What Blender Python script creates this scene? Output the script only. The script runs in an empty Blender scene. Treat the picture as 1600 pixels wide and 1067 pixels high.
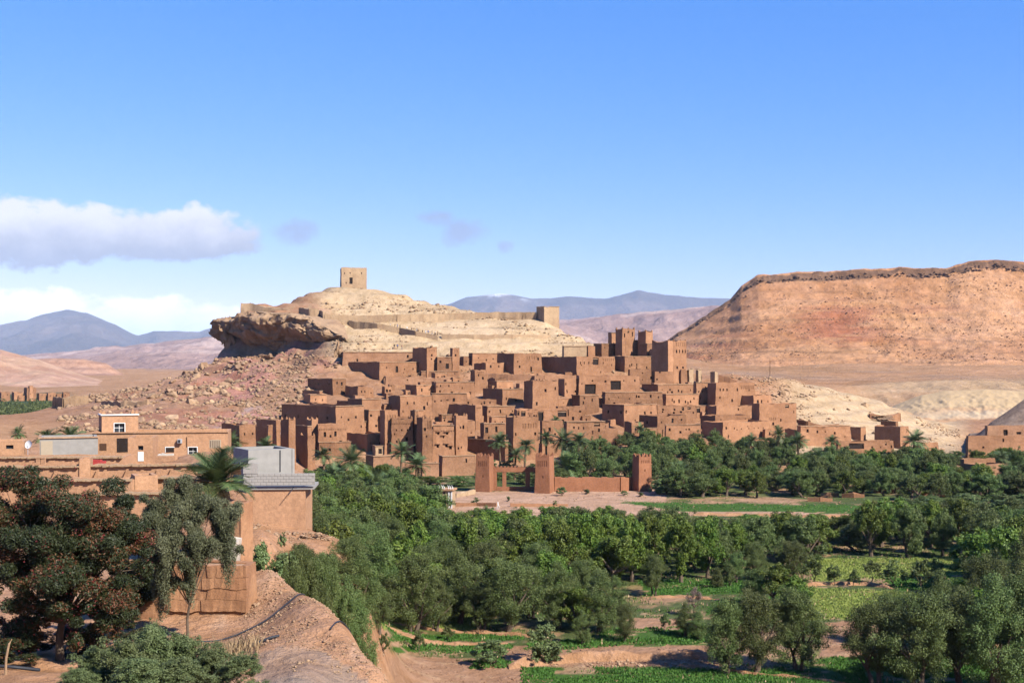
import bpy, bmesh, math, random
import numpy as np
from mathutils import Vector, Matrix, noise as mnoise

SC = bpy.context.scene
COL = SC.collection
R = math.radians
F, HY, CZ = 1930.0, 570.0, 26.0      # focal length in photo pixels, horizon row, eye height above the valley floor

# ------------------------------------------------------------------ camera
cam = bpy.data.cameras.new('camera')
cam.sensor_width = 36.0
cam.lens = F / 1600.0 * 36.0
cam.shift_y = (HY - 533.5) / 1600.0
cam.clip_start, cam.clip_end = 0.5, 90000.0
camo = bpy.data.objects.new('camera', cam)
camo.location = (0, 0, CZ)
camo.rotation_euler = (R(90), 0, 0)
COL.objects.link(camo)
SC.camera = camo

# ------------------------------------------------------------------ light
SUN_AZ, SUN_EL = 50.0, 40.0          # degrees to the right of straight behind the camera, and above the horizon
SUN_DIR = Vector((math.sin(R(SUN_AZ)) * math.cos(R(SUN_EL)), -math.cos(R(SUN_AZ)) * math.cos(R(SUN_EL)), math.sin(R(SUN_EL))))
sun = bpy.data.lights.new('sun', 'SUN')
sun.energy, sun.angle, sun.color = 5.0, R(0.53), (1.0, 0.95, 0.87)
suno = bpy.data.objects.new('sun', sun)
suno.rotation_euler = (-SUN_DIR).to_track_quat('-Z', 'Y').to_euler()
suno.location = (200, -200, 300)
COL.objects.link(suno)

SC.view_settings.view_transform = 'Standard'
SC.view_settings.look = 'None'
SC.view_settings.exposure = 1.18
SC.view_settings.gamma = 1.0
SC.view_settings.use_curve_mapping = False
SC.cycles.use_denoising = True
try:
    SC.cycles.denoiser = 'OPENIMAGEDENOISE'
    SC.cycles.denoising_prefilter = 'FAST'
except Exception:
    pass
SC.cycles.max_bounces = 5
SC.cycles.diffuse_bounces = 1
SC.cycles.glossy_bounces = 2
SC.cycles.transmission_bounces = 3
SC.cycles.volume_bounces = 1
SC.cycles.sample_clamp_indirect = 6.0

# ------------------------------------------------------------------ node helpers
def N(nt, t, **kw):
    n = nt.nodes.new(t)
    for k, v in kw.items():
        if k == 'ins':
            for i, val in v.items():
                n.inputs[i].default_value = val
        else:
            setattr(n, k, v)
    return n
def mth(nt, op, a, b=None, c=None):
    n = nt.nodes.new('ShaderNodeMath'); n.operation = op
    for i, v in enumerate((a, b, c)):
        if v is None: continue
        if isinstance(v, (int, float)): n.inputs[i].default_value = v
        else: nt.links.new(v, n.inputs[i])
    return n.outputs[0]
def sstep(nt, x, lo, hi):
    n = nt.nodes.new('ShaderNodeMapRange'); n.interpolation_type = 'SMOOTHSTEP'
    nt.links.new(x, n.inputs[0]); n.inputs[1].default_value = lo; n.inputs[2].default_value = hi
    return n.outputs[0]
def mixc(nt, fac, a, b, mode='MIX'):
    n = nt.nodes.new('ShaderNodeMix'); n.data_type = 'RGBA'; n.blend_type = mode
    for i, v in ((0, fac), (6, a), (7, b)):
        if isinstance(v, (int, float)): n.inputs[i].default_value = v
        elif isinstance(v, tuple): n.inputs[i].default_value = (*v, 1) if len(v) == 3 else v
        else: nt.links.new(v, n.inputs[i])
    return n.outputs[2]

# ------------------------------------------------------------------ world: sky with a few low clouds over the mountains
world = bpy.data.worlds.new('World'); SC.world = world; world.use_nodes = True
wt = world.node_tree; wt.nodes.clear()
sky = N(wt, 'ShaderNodeTexSky', sky_type='NISHITA')
sky.sun_disc = False
sky.sun_elevation = R(SUN_EL)
sky.sun_rotation = R(180 - SUN_AZ)
sky.altitude = 1300.0; sky.air_density = 1.0; sky.dust_density = 0.15; sky.ozone_density = 2.6
tc = N(wt, 'ShaderNodeTexCoord')
sep = N(wt, 'ShaderNodeSeparateXYZ'); wt.links.new(tc.outputs['Generated'], sep.inputs[0])
dy = mth(wt, 'MAXIMUM', sep.outputs[1], 0.05)
u = mth(wt, 'DIVIDE', sep.outputs[0], dy)          # tangent of the bearing, right of north
v = mth(wt, 'DIVIDE', sep.outputs[2], dy)          # tangent of the height above the horizon
comb = N(wt, 'ShaderNodeCombineXYZ'); wt.links.new(u, comb.inputs[0]); wt.links.new(mth(wt, 'MULTIPLY', v, 1.5), comb.inputs[1])
def cnoise(scale, detail, w, rough=0.6, dist=0.0):
    n = N(wt, 'ShaderNodeTexNoise', noise_dimensions='4D')
    wt.links.new(comb.outputs[0], n.inputs['Vector'])
    n.inputs['Scale'].default_value = scale; n.inputs['Detail'].default_value = detail
    n.inputs['Roughness'].default_value = rough; n.inputs['W'].default_value = w; n.inputs['Distortion'].default_value = dist
    return n.outputs[0]
n1 = cnoise(16.0, 9.0, 3.1, 0.62, 0.15); n2 = cnoise(40.0, 6.0, 7.7, 0.6, 0.3)
def envelope(px, py, hw, hh, wob=0.9):
    a = mth(wt, 'DIVIDE', mth(wt, 'SUBTRACT', u, (px - 800) / F), hw / F)
    b = mth(wt, 'DIVIDE', mth(wt, 'SUBTRACT', v, (HY - py) / F), hh / F)
    a = mth(wt, 'POWER', mth(wt, 'ABSOLUTE', a), 2.6); b = mth(wt, 'POWER', mth(wt, 'ABSOLUTE', b), 2.0)
    e = mth(wt, 'SUBTRACT', 1.0, mth(wt, 'ADD', a, b))
    return mth(wt, 'MAXIMUM', e, -3.0)
def cloud(envs, soft, amp, off):
    e = envs[0]
    for x in envs[1:]: e = mth(wt, 'MAXIMUM', e, x)
    q = mth(wt, 'ADD', mth(wt, 'MULTIPLY', e, 0.55), mth(wt, 'MULTIPLY', mth(wt, 'SUBTRACT', n1, 0.5), amp))
    q = mth(wt, 'ADD', q, mth(wt, 'MULTIPLY', mth(wt, 'SUBTRACT', n2, 0.5), amp * 0.35))
    return sstep(wt, mth(wt, 'ADD', q, off), 0.0, soft)
big = cloud([envelope(60, 364, 190, 50), envelope(250, 366, 190, 44), envelope(-150, 368, 200, 48)], 0.34, 2.3, 0.03)
bits = cloud([envelope(455, 360, 46, 24), envelope(680, 340, 40, 15), envelope(732, 362, 38, 26), envelope(790, 386, 16, 13)], 0.8, 2.8, 0.10)
bank = cloud([envelope(20, 484, 130, 30), envelope(270, 497, 165, 40), envelope(-180, 485, 160, 34)], 0.4, 2.6, 0.16)
front = sstep(wt, sep.outputs[1], 0.3, 0.6)
def mx(a, b): return mth(wt, 'MAXIMUM', a, b)
mask = mth(wt, 'MULTIPLY', mx(mth(wt, 'MULTIPLY', big, 0.93), mth(wt, 'MULTIPLY', bank, 0.95)), front)
# cloud brightness: sunlit tops, greyer bases
hgt_big = sstep(wt, mth(wt, 'ADD', v, mth(wt, 'MULTIPLY', mth(wt, 'SUBTRACT', n1, 0.5), 0.05)), (HY - 405) / F, (HY - 325) / F)
hgt_bank = sstep(wt, mth(wt, 'ADD', v, mth(wt, 'MULTIPLY', mth(wt, 'SUBTRACT', n2, 0.5), 0.03)), (HY - 540) / F, (HY - 470) / F)
low = sstep(wt, v, (HY - 440) / F, (HY - 430) / F)
hmix = mth(wt, 'ADD', mth(wt, 'MULTIPLY', hgt_big, low), mth(wt, 'MULTIPLY', hgt_bank, mth(wt, 'SUBTRACT', 1.0, low)))
ccol = mixc(wt, low, mixc(wt, hgt_bank, (4.4, 4.4, 5.0), (7.6, 7.1, 7.0)), mixc(wt, hgt_big, (2.1, 2.15, 2.6), (5.2, 5.05, 5.2)))
# the photograph's sky runs more evenly from zenith to horizon than the model's: the whole dome is evened out per channel
srgb = N(wt, 'ShaderNodeSeparateColor'); wt.links.new(sky.outputs[0], srgb.inputs[0])
crgb = N(wt, 'ShaderNodeCombineColor')
wt.links.new(mth(wt, 'MULTIPLY', mth(wt, 'POWER', srgb.outputs[0], 1.6), 0.245), crgb.inputs[0])
wt.links.new(mth(wt, 'ADD', mth(wt, 'MULTIPLY', srgb.outputs[1], 0.54), 0.40), crgb.inputs[1])
wt.links.new(mth(wt, 'ADD', mth(wt, 'MULTIPLY', srgb.outputs[2], 0.20), 4.3), crgb.inputs[2])
tint = crgb.outputs[0]
tint = mixc(wt, mth(wt, 'MULTIPLY', mth(wt, 'MULTIPLY', bits, 0.75), front), tint, (1.9, 2.2, 3.3))
skyc = mixc(wt, mask, tint, ccol)
bg = N(wt, 'ShaderNodeBackground'); bg.inputs[1].default_value = 0.079
wt.links.new(skyc, bg.inputs[0])
wo = N(wt, 'ShaderNodeOutputWorld'); wt.links.new(bg.outputs[0], wo.inputs[0])

# ------------------------------------------------------------------ numeric noise
def h2(i, j, s):
    q = np.sin(i * 127.1 + j * 311.7 + s * 74.7) * 43758.5453
    return q - np.floor(q)
def vn(x, y, s=0.0):
    i, j = np.floor(x), np.floor(y); f, g = x - i, y - j
    f = f * f * f * (f * (f * 6 - 15) + 10); g = g * g * g * (g * (g * 6 - 15) + 10)
    a = h2(i, j, s) * (1 - f) + h2(i + 1, j, s) * f
    b = h2(i, j + 1, s) * (1 - f) + h2(i + 1, j + 1, s) * f
    return (a * (1 - g) + b * g) * 2 - 1
def fbm(x, y, s=0.0, o=5, ridged=False):
    t = 0; a = 1.0; tot = 0
    for k in range(o):
        n = vn(x + 17.3 * k, y - 9.1 * k, s + k)
        if ridged: n = 1 - 2 * np.abs(n)
        t = t + a * n; tot += a; a *= 0.52; x = x * 2.03 + y * 0.31; y = y * 2.03 - x * 0.12
    return t / tot
def sm(x, a, b):
    t = np.clip((x - a) / (b - a), 0, 1); return t * t * (3 - 2 * t)
def inpoly(px, py, poly):
    r = np.zeros(np.shape(px), bool); n = len(poly)
    for k in range(n):
        x0, y0 = poly[k]; x1, y1 = poly[(k + 1) % n]
        if y0 == y1: continue
        c = ((y0 > py) != (y1 > py)) & (px < (x1 - x0) * (py - y0) / (y1 - y0) + x0)
        r ^= c
    return r
def P(px, py, Y): return Vector(((px - 800) / F * Y, Y, CZ + (HY - py) / F * Y))
def pyof(z, Y): return HY - (z - CZ) * F / Y

# ------------------------------------------------------------------ object helpers
def tag(o, label=None, cat=None, group=None, kind=None):
    if label: o['label'] = label
    if cat: o['category'] = cat
    if group: o['group'] = group
    if kind: o['kind'] = kind
    return o
def empty(name, loc, rz=0.0):
    o = bpy.data.objects.new(name, None); o.location = loc; o.rotation_euler = (0, 0, rz)
    o.empty_display_size = 0.5
    COL.objects.link(o); return o
def link(name, me, mat=None, parent=None):
    o = bpy.data.objects.new(name, me)
    if mat is not None and len(me.materials) == 0:
        for m in (mat if isinstance(mat, (list, tuple)) else [mat]): me.materials.append(m)
    if parent is not None: o.parent = parent
    COL.objects.link(o); return o
def mesh_np(name, verts, faces, smooth=False):
    """verts (n,3), faces (m,k) arrays"""
    me = bpy.data.meshes.new(name)
    m, k = faces.shape
    me.vertices.add(len(verts)); me.vertices.foreach_set('co', np.ascontiguousarray(verts, np.float32).ravel())
    me.loops.add(m * k); me.loops.foreach_set('vertex_index', np.ascontiguousarray(faces, np.int32).ravel())
    me.polygons.add(m); me.polygons.foreach_set('loop_start', np.arange(0, m * k, k, dtype=np.int32))
    if smooth: me.polygons.foreach_set('use_smooth', np.ones(m, bool))
    me.update(calc_edges=True)
    return me
def set_col(me, cols):
    at = me.color_attributes.new('Col', 'FLOAT_COLOR', 'POINT')
    c = np.ones((len(cols), 4), np.float32); c[:, :3] = cols
    at.data.foreach_set('color', c.ravel())
def set_float(me, name, vals):
    at = me.attributes.new(name, 'FLOAT', 'POINT'); at.data.foreach_set('value', np.ascontiguousarray(vals, np.float32))
class MB:
    def __init__(s): s.v = []; s.f = []; s.m = []
    def quad(s, a, b, c, d, m=0):
        i = len(s.v); s.v += [Vector(a), Vector(b), Vector(c), Vector(d)]; s.f.append((i, i + 1, i + 2, i + 3)); s.m.append(m)
    def box(s, lo, hi, m=0):
        x0, y0, z0 = lo; x1, y1, z1 = hi; i = len(s.v)
        s.v += [Vector(p) for p in ((x0, y0, z0), (x1, y0, z0), (x1, y1, z0), (x0, y1, z0), (x0, y0, z1), (x1, y0, z1), (x1, y1, z1), (x0, y1, z1))]
        for f in ((0, 3, 2, 1), (4, 5, 6, 7), (0, 1, 5, 4), (1, 2, 6, 5), (2, 3, 7, 6), (3, 0, 4, 7)):
            s.f.append(tuple(i + k for k in f)); s.m.append(m)
    def tube(s, pts, rad, n=6, m=0, cap=True):
        pts = [Vector(p) for p in pts]; rads = rad if isinstance(rad, (list, tuple)) else [rad] * len(pts)
        base = len(s.v)
        for k, p in enumerate(pts):
            d = (pts[min(k + 1, len(pts) - 1)] - pts[max(k - 1, 0)]).normalized()
            a = d.cross(Vector((0.31, 0.17, 0.93)) if abs(d.z) < 0.9 else Vector((1, 0.1, 0))).normalized(); b = d.cross(a)
            for q in range(n):
                t = 2 * math.pi * q / n; s.v.append(p + (a * math.cos(t) + b * math.sin(t)) * rads[k])
        for k in range(len(pts) - 1):
            for q in range(n):
                i = base + k * n; s.f.append((i + q, i + (q + 1) % n, i + n + (q + 1) % n, i + n + q)); s.m.append(m)
        if cap:
            s.f.append(tuple(base + q for q in range(n))[::-1]); s.m.append(m)
            s.f.append(tuple(base + (len(pts) - 1) * n + q for q in range(n))); s.m.append(m)
    def deform(s, fn): s.v = [fn(p) for p in s.v]
    def build(s, name, mat, parent=None, smooth=False, weld=False):
        me = bpy.data.meshes.new(name); me.from_pydata([tuple(p) for p in s.v], [], s.f)
        if weld:
            bm = bmesh.new(); bm.from_mesh(me); bmesh.ops.remove_doubles(bm, verts=bm.verts, dist=0.001); bm.to_mesh(me); bm.free()
        mats = mat if isinstance(mat, (list, tuple)) else [mat]
        for x in mats: me.materials.append(x)
        if len(mats) > 1 and not weld: me.polygons.foreach_set('material_index', s.m)
        if smooth: me.polygons.foreach_set('use_smooth', [True] * len(me.polygons))
        me.update()
        return link(name, me, None, parent)

# ------------------------------------------------------------------ materials
ALB = 0.67      # one scale for all surface colours, set together with the exposure
def new_mat(name):
    m = bpy.data.materials.new(name); m.use_nodes = True; nt = m.node_tree; nt.nodes.clear()
    out = N(nt, 'ShaderNodeOutputMaterial'); b = N(nt, 'ShaderNodeBsdfPrincipled')
    b.inputs['Roughness'].default_value = 0.95; b.inputs['Specular IOR Level'].default_value = 0.15
    nt.links.new(b.outputs[0], out.inputs[0]); return m, nt, b, out
def tnoise(nt, vec, scale, detail=6, rough=0.6, w=None):
    n = N(nt, 'ShaderNodeTexNoise'); n.inputs['Scale'].default_value = scale; n.inputs['Detail'].default_value = detail
    n.inputs['Roughness'].default_value = rough
    if vec is not None: nt.links.new(vec, n.inputs['Vector'])
    return n.outputs[0]
def geo_pos(nt): return N(nt, 'ShaderNodeNewGeometry').outputs['Position']
def obj_pos(nt): return N(nt, 'ShaderNodeTexCoord').outputs['Object']
def bump(nt, b, h, strength, dist):
    n = N(nt, 'ShaderNodeBump'); n.inputs['Strength'].default_value = strength; n.inputs['Distance'].default_value = dist
    nt.links.new(h, n.inputs['Height']); nt.links.new(n.outputs[0], b.inputs['Normal'])
def earth_mat(name, scale, bstr, bdist, var=0.55):
    """ground: colour from the sheet's own attribute, broken up by stony noise and relief"""
    m, nt, b, out = new_mat(name); p = geo_pos(nt)
    at = N(nt, 'ShaderNodeVertexColor', layer_name='Col')
    a = tnoise(nt, p, scale, 9, 0.68); c = tnoise(nt, p, scale * 0.13, 6, 0.6); f = tnoise(nt, p, scale * 6.0, 5, 0.7)
    k = mth(nt, 'ADD', mth(nt, 'MULTIPLY', mth(nt, 'SUBTRACT', a, 0.5), var * 1.5), mth(nt, 'MULTIPLY', mth(nt, 'SUBTRACT', c, 0.5), var * 0.8))
    k = mth(nt, 'ADD', k, mth(nt, 'MULTIPLY', mth(nt, 'SUBTRACT', f, 0.5), var * 0.9))
    hv = N(nt, 'ShaderNodeHueSaturation'); nt.links.new(at.outputs[0], hv.inputs['Color'])
    nt.links.new(mth(nt, 'MULTIPLY', mth(nt, 'ADD', 1.0, k), ALB), hv.inputs['Value'])
    nt.links.new(mth(nt, 'SUBTRACT', 1.05, mth(nt, 'MULTIPLY', k, 0.35)), hv.inputs['Saturation'])
    nt.links.new(hv.outputs[0], b.inputs['Base Color'])
    hh = mth(nt, 'ADD', a, mth(nt, 'MULTIPLY', f, 0.35))
    bump(nt, b, hh, bstr, bdist)
    return m
def adobe_mat(name, c1, c2, rough_scale=1.0, objvar=0.16):
    m, nt, b, out = new_mat(name); p = geo_pos(nt)
    a = tnoise(nt, p, 0.22 * rough_scale, 5, 0.6); f = tnoise(nt, p, 2.4 * rough_scale, 7, 0.7); g = tnoise(nt, p, 9.0 * rough_scale, 4, 0.6)
    mp = N(nt, 'ShaderNodeMapping'); mp.inputs['Scale'].default_value = (0.9, 0.9, 0.25); nt.links.new(p, mp.inputs[0])
    st = tnoise(nt, mp.outputs[0], 0.9 * rough_scale, 4, 0.6)            # rain streaks run down the mud plaster
    k = mth(nt, 'ADD', mth(nt, 'MULTIPLY', mth(nt, 'SUBTRACT', f, 0.5), 1.05), mth(nt, 'MULTIPLY', mth(nt, 'SUBTRACT', st, 0.5), 0.35))
    k = mth(nt, 'ADD', k, mth(nt, 'MULTIPLY', mth(nt, 'SUBTRACT', g, 0.5), 0.6))
    oi = N(nt, 'ShaderNodeObjectInfo')
    k = mth(nt, 'ADD', k, mth(nt, 'MULTIPLY', mth(nt, 'SUBTRACT', oi.outputs['Random'], 0.5), objvar))
    base = mixc(nt, sstep(nt, a, 0.35, 0.65), c1, c2)
    hv = N(nt, 'ShaderNodeHueSaturation'); nt.links.new(base, hv.inputs['Color']); nt.links.new(mth(nt, 'MULTIPLY', mth(nt, 'ADD', 1.0, k), ALB), hv.inputs['Value'])
    nt.links.new(hv.outputs[0], b.inputs['Base Color'])
    bump(nt, b, mth(nt, 'ADD', f, mth(nt, 'MULTIPLY', g, 0.5)), 0.5, 0.12 / rough_scale)
    return m
def plain_mat(name, c, rough=0.85, var=0.25, scale=3.0, bs=0.2, metal=0.0):
    m, nt, b, out = new_mat(name); p = obj_pos(nt); a = tnoise(nt, p, scale, 6, 0.65)
    hv = N(nt, 'ShaderNodeHueSaturation'); hv.inputs['Color'].default_value = (*c, 1)
    nt.links.new(mth(nt, 'MULTIPLY', mth(nt, 'ADD', 1.0 - var / 2, mth(nt, 'MULTIPLY', a, var)), ALB), hv.inputs['Value'])
    nt.links.new(hv.outputs[0], b.inputs['Base Color'])
    b.inputs['Roughness'].default_value = rough; b.inputs['Metallic'].default_value = metal
    if bs: bump(nt, b, a, bs, 0.05)
    return m
def leaf_mat(name, c1, c2, c3=None, trans=0.2, objvar=0.6, hv_=0.05):
    """leaves: colour varies leaf by leaf and tree by tree; some light passes through"""
    m, nt, b, out = new_mat(name)
    at = N(nt, 'ShaderNodeAttribute', attribute_name='leafvar'); oi = N(nt, 'ShaderNodeObjectInfo')
    base = mixc(nt, at.outputs['Fac'], c1, c2)
    if c3 is not None:
        base = mixc(nt, mth(nt, 'GREATER_THAN', at.outputs['Fac'], 0.70), base, c3)
    hv = N(nt, 'ShaderNodeHueSaturation'); nt.links.new(base, hv.inputs['Color'])
    nt.links.new(mth(nt, 'ADD', 0.5 - hv_ * 0.6, mth(nt, 'MULTIPLY', oi.outputs['Random'], hv_)), hv.inputs['Hue'])
    nt.links.new(mth(nt, 'MULTIPLY', mth(nt, 'ADD', 1.0 - objvar / 2, mth(nt, 'MULTIPLY', oi.outputs['Random'], objvar)), ALB * 1.06), hv.inputs['Value'])
    nt.links.new(hv.outputs[0], b.inputs['Base Color'])
    b.inputs['Roughness'].default_value = 0.6; b.inputs['Specular IOR Level'].default_value = 0.3
    tr = N(nt, 'ShaderNodeBsdfTranslucent'); nt.links.new(hv.outputs[0], tr.inputs[0])
    mxs = N(nt, 'ShaderNodeMixShader'); mxs.inputs[0].default_value = trans
    nt.links.new(b.outputs[0], mxs.inputs[1]); nt.links.new(tr.outputs[0], mxs.inputs[2]); nt.links.new(mxs.outputs[0], out.inputs[0])
    return m

M = {}
M['ground'] = earth_mat('ground_earth', 0.35, 1.0, 0.8, 0.72)
M['far_ground'] = earth_mat('far_ground_earth', 0.06, 1.0, 4.0, 0.7)
M['marl'] = earth_mat('pale_marl', 0.15, 0.35, 0.4, 0.22)
M['talus'] = adobe_mat('pink_talus', (0.44, 0.25, 0.20), (0.33, 0.17, 0.125), 0.8, 0.2)
M['mesa'] = earth_mat('mesa_rock', 0.05, 1.0, 5.0, 0.6)
M['far_hill'] = earth_mat('far_hill_rock', 0.006, 1.0, 40.0, 0.6)
M['mountain'] = earth_mat('mountain_rock', 0.0012, 1.0, 200.0, 0.6)
M['rock'] = adobe_mat('tan_sandstone', (0.42, 0.275, 0.16), (0.31, 0.19, 0.115), 0.8, 0.5)
M['cliff'] = adobe_mat('brown_cliff_rock', (0.42, 0.275, 0.16), (0.33, 0.205, 0.12), 0.4, 0.2)
M['adobe'] = adobe_mat('red_adobe', (0.370, 0.190, 0.101), (0.295, 0.146, 0.076), 1.0, 0.55)
M['adobe_tan'] = adobe_mat('tan_adobe', (0.40, 0.215, 0.122), (0.335, 0.172, 0.094), 1.0, 0.34)
M['adobe_pale'] = adobe_mat('pale_adobe', (0.47, 0.325, 0.195), (0.41, 0.27, 0.16))
M['gate_adobe'] = adobe_mat('gate_red_adobe', (0.345, 0.150, 0.078), (0.295, 0.125, 0.064), 1.2, 0.08)
M['cream'] = adobe_mat('cream_render', (0.49, 0.275, 0.155), (0.43, 0.235, 0.130), 1.3, 0.1)
M['pise'] = adobe_mat('rammed_earth', (0.43, 0.225, 0.115), (0.33, 0.162, 0.082), 2.2, 0.12)
M['roof'] = adobe_mat('mud_roof', (0.46, 0.29, 0.175), (0.39, 0.235, 0.14), 1.2, 0.15)
M['concrete'] = plain_mat('grey_concrete', (0.32, 0.30, 0.27), 0.9, 0.6, 1.2, 0.3)
M['block'] = plain_mat('concrete_block', (0.36, 0.335, 0.30), 0.9, 0.5, 5.0, 0.3)
M['dark'] = plain_mat('unlit_opening', (0.03, 0.02, 0.016), 0.9, 0.4, 2.0, 0)  # near-black stands for the unlit rooms behind the openings
M['wood'] = plain_mat('dark_wood', (0.09, 0.045, 0.025), 0.8, 0.5, 6.0, 0.2)
M['white'] = plain_mat('white_paint', (0.78, 0.76, 0.72), 0.7, 0.15, 3.0, 0)
M['shutter'] = plain_mat('beige_shutter', (0.42, 0.34, 0.24), 0.7, 0.3, 3.0, 0)
M['glass'] = plain_mat('window_glass', (0.04, 0.05, 0.06), 0.12, 0.2, 1.0, 0)
M['metal'] = plain_mat('painted_metal', (0.55, 0.56, 0.57), 0.4, 0.2, 3.0, 0, 0.3)
M['black'] = plain_mat('black_rubber', (0.035, 0.037, 0.045), 0.5, 0.3, 3.0, 0)
M['reed'] = plain_mat('reed_edge', (0.40, 0.27, 0.16), 0.95, 0.6, 4.0, 0.6)
M['red'] = plain_mat('red_cloth', (0.45, 0.06, 0.05), 0.8, 0.4, 3.0, 0)
M['bark'] = plain_mat('tree_bark', (0.14, 0.10, 0.07), 0.95, 0.6, 6.0, 0.6)
M['palmbark'] = plain_mat('palm_bark', (0.17, 0.11, 0.065), 0.95, 0.7, 5.0, 0.8)
M['olive'] = leaf_mat('olive_leaf', (0.054, 0.094, 0.018), (0.165, 0.205, 0.058))
M['green'] = leaf_mat('almond_leaf', (0.050, 0.105, 0.010), (0.175, 0.225, 0.030))
M['shrub'] = leaf_mat('shrub_leaf', (0.070, 0.115, 0.034), (0.185, 0.225, 0.075))
M['pepper'] = leaf_mat('pepper_leaf', (0.022, 0.034, 0.010), (0.052, 0.060, 0.018), (0.15, 0.058, 0.024), 0.2, 0.3, 0.0)
M['droop'] = leaf_mat('grey_leaf', (0.075, 0.088, 0.036), (0.215, 0.220, 0.115), None, 0.25, 0.1, 0.0)
M['palmleaf'] = leaf_mat('palm_leaf', (0.063, 0.104, 0.032), (0.135, 0.176, 0.063))
M['deadfrond'] = leaf_mat('dry_frond', (0.34, 0.24, 0.11), (0.50, 0.37, 0.18))
M['twig'] = leaf_mat('bare_twig', (0.16, 0.11, 0.085), (0.26, 0.19, 0.15), None, 0.1)
M['crop'] = leaf_mat('crop_blade', (0.040, 0.100, 0.012), (0.105, 0.180, 0.030))
M['wheat'] = leaf_mat('bright_crop_blade', (0.190, 0.230, 0.035), (0.340, 0.360, 0.100))
M['drygrass'] = leaf_mat('dry_grass', (0.50, 0.36, 0.17), (0.74, 0.58, 0.32))
# ------------------------------------------------------------------ terrain: one height field through points read off the photograph
CTRL = []
def cp(px, *pairs):
    for py, Y in pairs: CTRL.append((px, Y, CZ + (HY - py) / F * Y))
def cz(px, *pairs):
    for Y, z in pairs: CTRL.append((px, Y, z))
# the ksar hill, column by column
cp(540, (742, 290), (700, 312), (660, 335), (620, 362), (590, 385), (562, 402), (535, 422), (518, 437), (503, 450), (488, 463), (470, 478), (455, 490), (446, 500)); cz(540, (520, 57), (545, 50), (600, 14), (680, 4))
cp(480, (740, 291), (700, 311), (660, 333), (630, 353), (600, 378), (572, 398), (556, 416), (551, 426), (543, 436), (503, 447), (488, 458), (468, 478), (458, 492)); cz(480, (515, 53), (545, 44), (600, 12), (680, 4))
cp(430, (700, 300), (665, 325), (640, 345), (605, 378), (578, 402), (562, 420)); cz(430, (436, 28.6), (444, 28.8), (450, 30.0), (460, 46), (470, 47.5), (490, 49), (520, 46), (600, 10))
cp(385, (690, 290), (665, 318), (640, 345), (600, 388), (575, 408), (560, 428)); cz(385, (444, 28), (450, 28.5), (456, 30), (467, 45.5), (480, 47), (500, 45), (540, 30), (620, 6))
cp(345, (680, 295), (650, 330), (615, 378), (590, 405), (565, 432)); cz(345, (455, 29), (490, 28), (540, 15), (620, 4))
cp(300, (670, 295), (645, 330), (615, 378), (590, 408), (577, 432)); cz(300, (470, 20), (540, 7), (640, 1))
cp(215, (670, 285), (645, 325), (618, 380), (606, 420)); cz(215, (470, 13), (540, 4), (640, 0))
cp(120, (680, 275), (655, 320), (632, 375), (622, 400)); cz(120, (440, 10), (520, 2), (640, 0))
cp(0, (690, 240), (668, 300), (650, 340)); cz(0, (400, 7), (470, 2), (600, 0))
cp(-200, (690, 240), (655, 330)); cz(-200, (450, 4), (600, 0))
cp(620, (742, 289), (700, 313), (660, 337), (620, 364), (592, 386), (565, 404), (540, 422), (520, 438), (503, 452), (487, 466), (468, 482), (457, 496)); cz(620, (515, 54), (545, 47), (600, 14), (680, 4))
cp(700, (742, 290), (700, 315), (660, 340), (620, 366), (590, 388), (560, 409), (530, 431), (514, 445), (499, 458), (487, 470), (477, 484)); cz(700, (505, 47), (540, 38), (600, 12), (680, 4))
cp(780, (735, 296), (700, 318), (660, 342), (620, 368), (590, 390), (560, 410), (530, 432), (513, 447), (497, 462), (489, 472)); cz(780, (490, 43), (530, 30), (600, 9), (680, 4))
cp(850, (722, 306), (690, 326), (660, 345), (620, 370), (590, 392), (560, 412), (540, 428), (520, 445), (500, 462)); cz(850, (476, 40), (510, 28), (580, 8))
cp(905, (715, 313), (690, 329), (660, 347), (620, 372), (590, 394), (560, 414), (540, 430), (525, 446)); cz(905, (470, 30), (510, 18), (580, 6))
cp(955, (710, 318), (690, 331), (660, 349), (620, 375), (590, 396), (560, 416), (541, 433)); cz(955, (460, 25), (510, 12), (580, 6))
cp(1010, (706, 322), (690, 333), (660, 352), (620, 379), (597, 395), (572, 410), (556, 422)); cz(1010, (450, 22), (510, 10), (580, 6))
cp(1075, (703, 326), (680, 344), (640, 371), (605, 396), (582, 412)); cz(1075, (440, 18), (500, 8), (580, 6))
cp(1140, (702, 330), (680, 345), (655, 362), (620, 386), (585, 412)); cz(1140, (440, 18), (500, 9), (580, 6))
cp(1220, (703, 334), (685, 350), (655, 372), (620, 396), (590, 418)); cz(1220, (445, 19), (500, 9), (600, 6))
cp(1300, (706, 336), (690, 352), (660, 380), (630, 405), (606, 428)); cz(1300, (455, 14), (500, 9), (600, 6))
cp(1370, (708, 338), (695, 355), (665, 390), (640, 412), (625, 430)); cz(1370, (460, 9), (520, 6), (600, 4))
cp(1440, (710, 340), (690, 375), (670, 405), (652, 430)); cz(1440, (480, 3), (530, 3))
cp(1510, (712, 342), (700, 370), (685, 410), (660, 480)); cz(1510, (560, 4))
cp(1600, (712, 330), (705, 345)); cz(1600, (420, 3), (500, 3))
cp(1800, (712, 330)); cz(1800, (420, 3), (500, 3))
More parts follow.
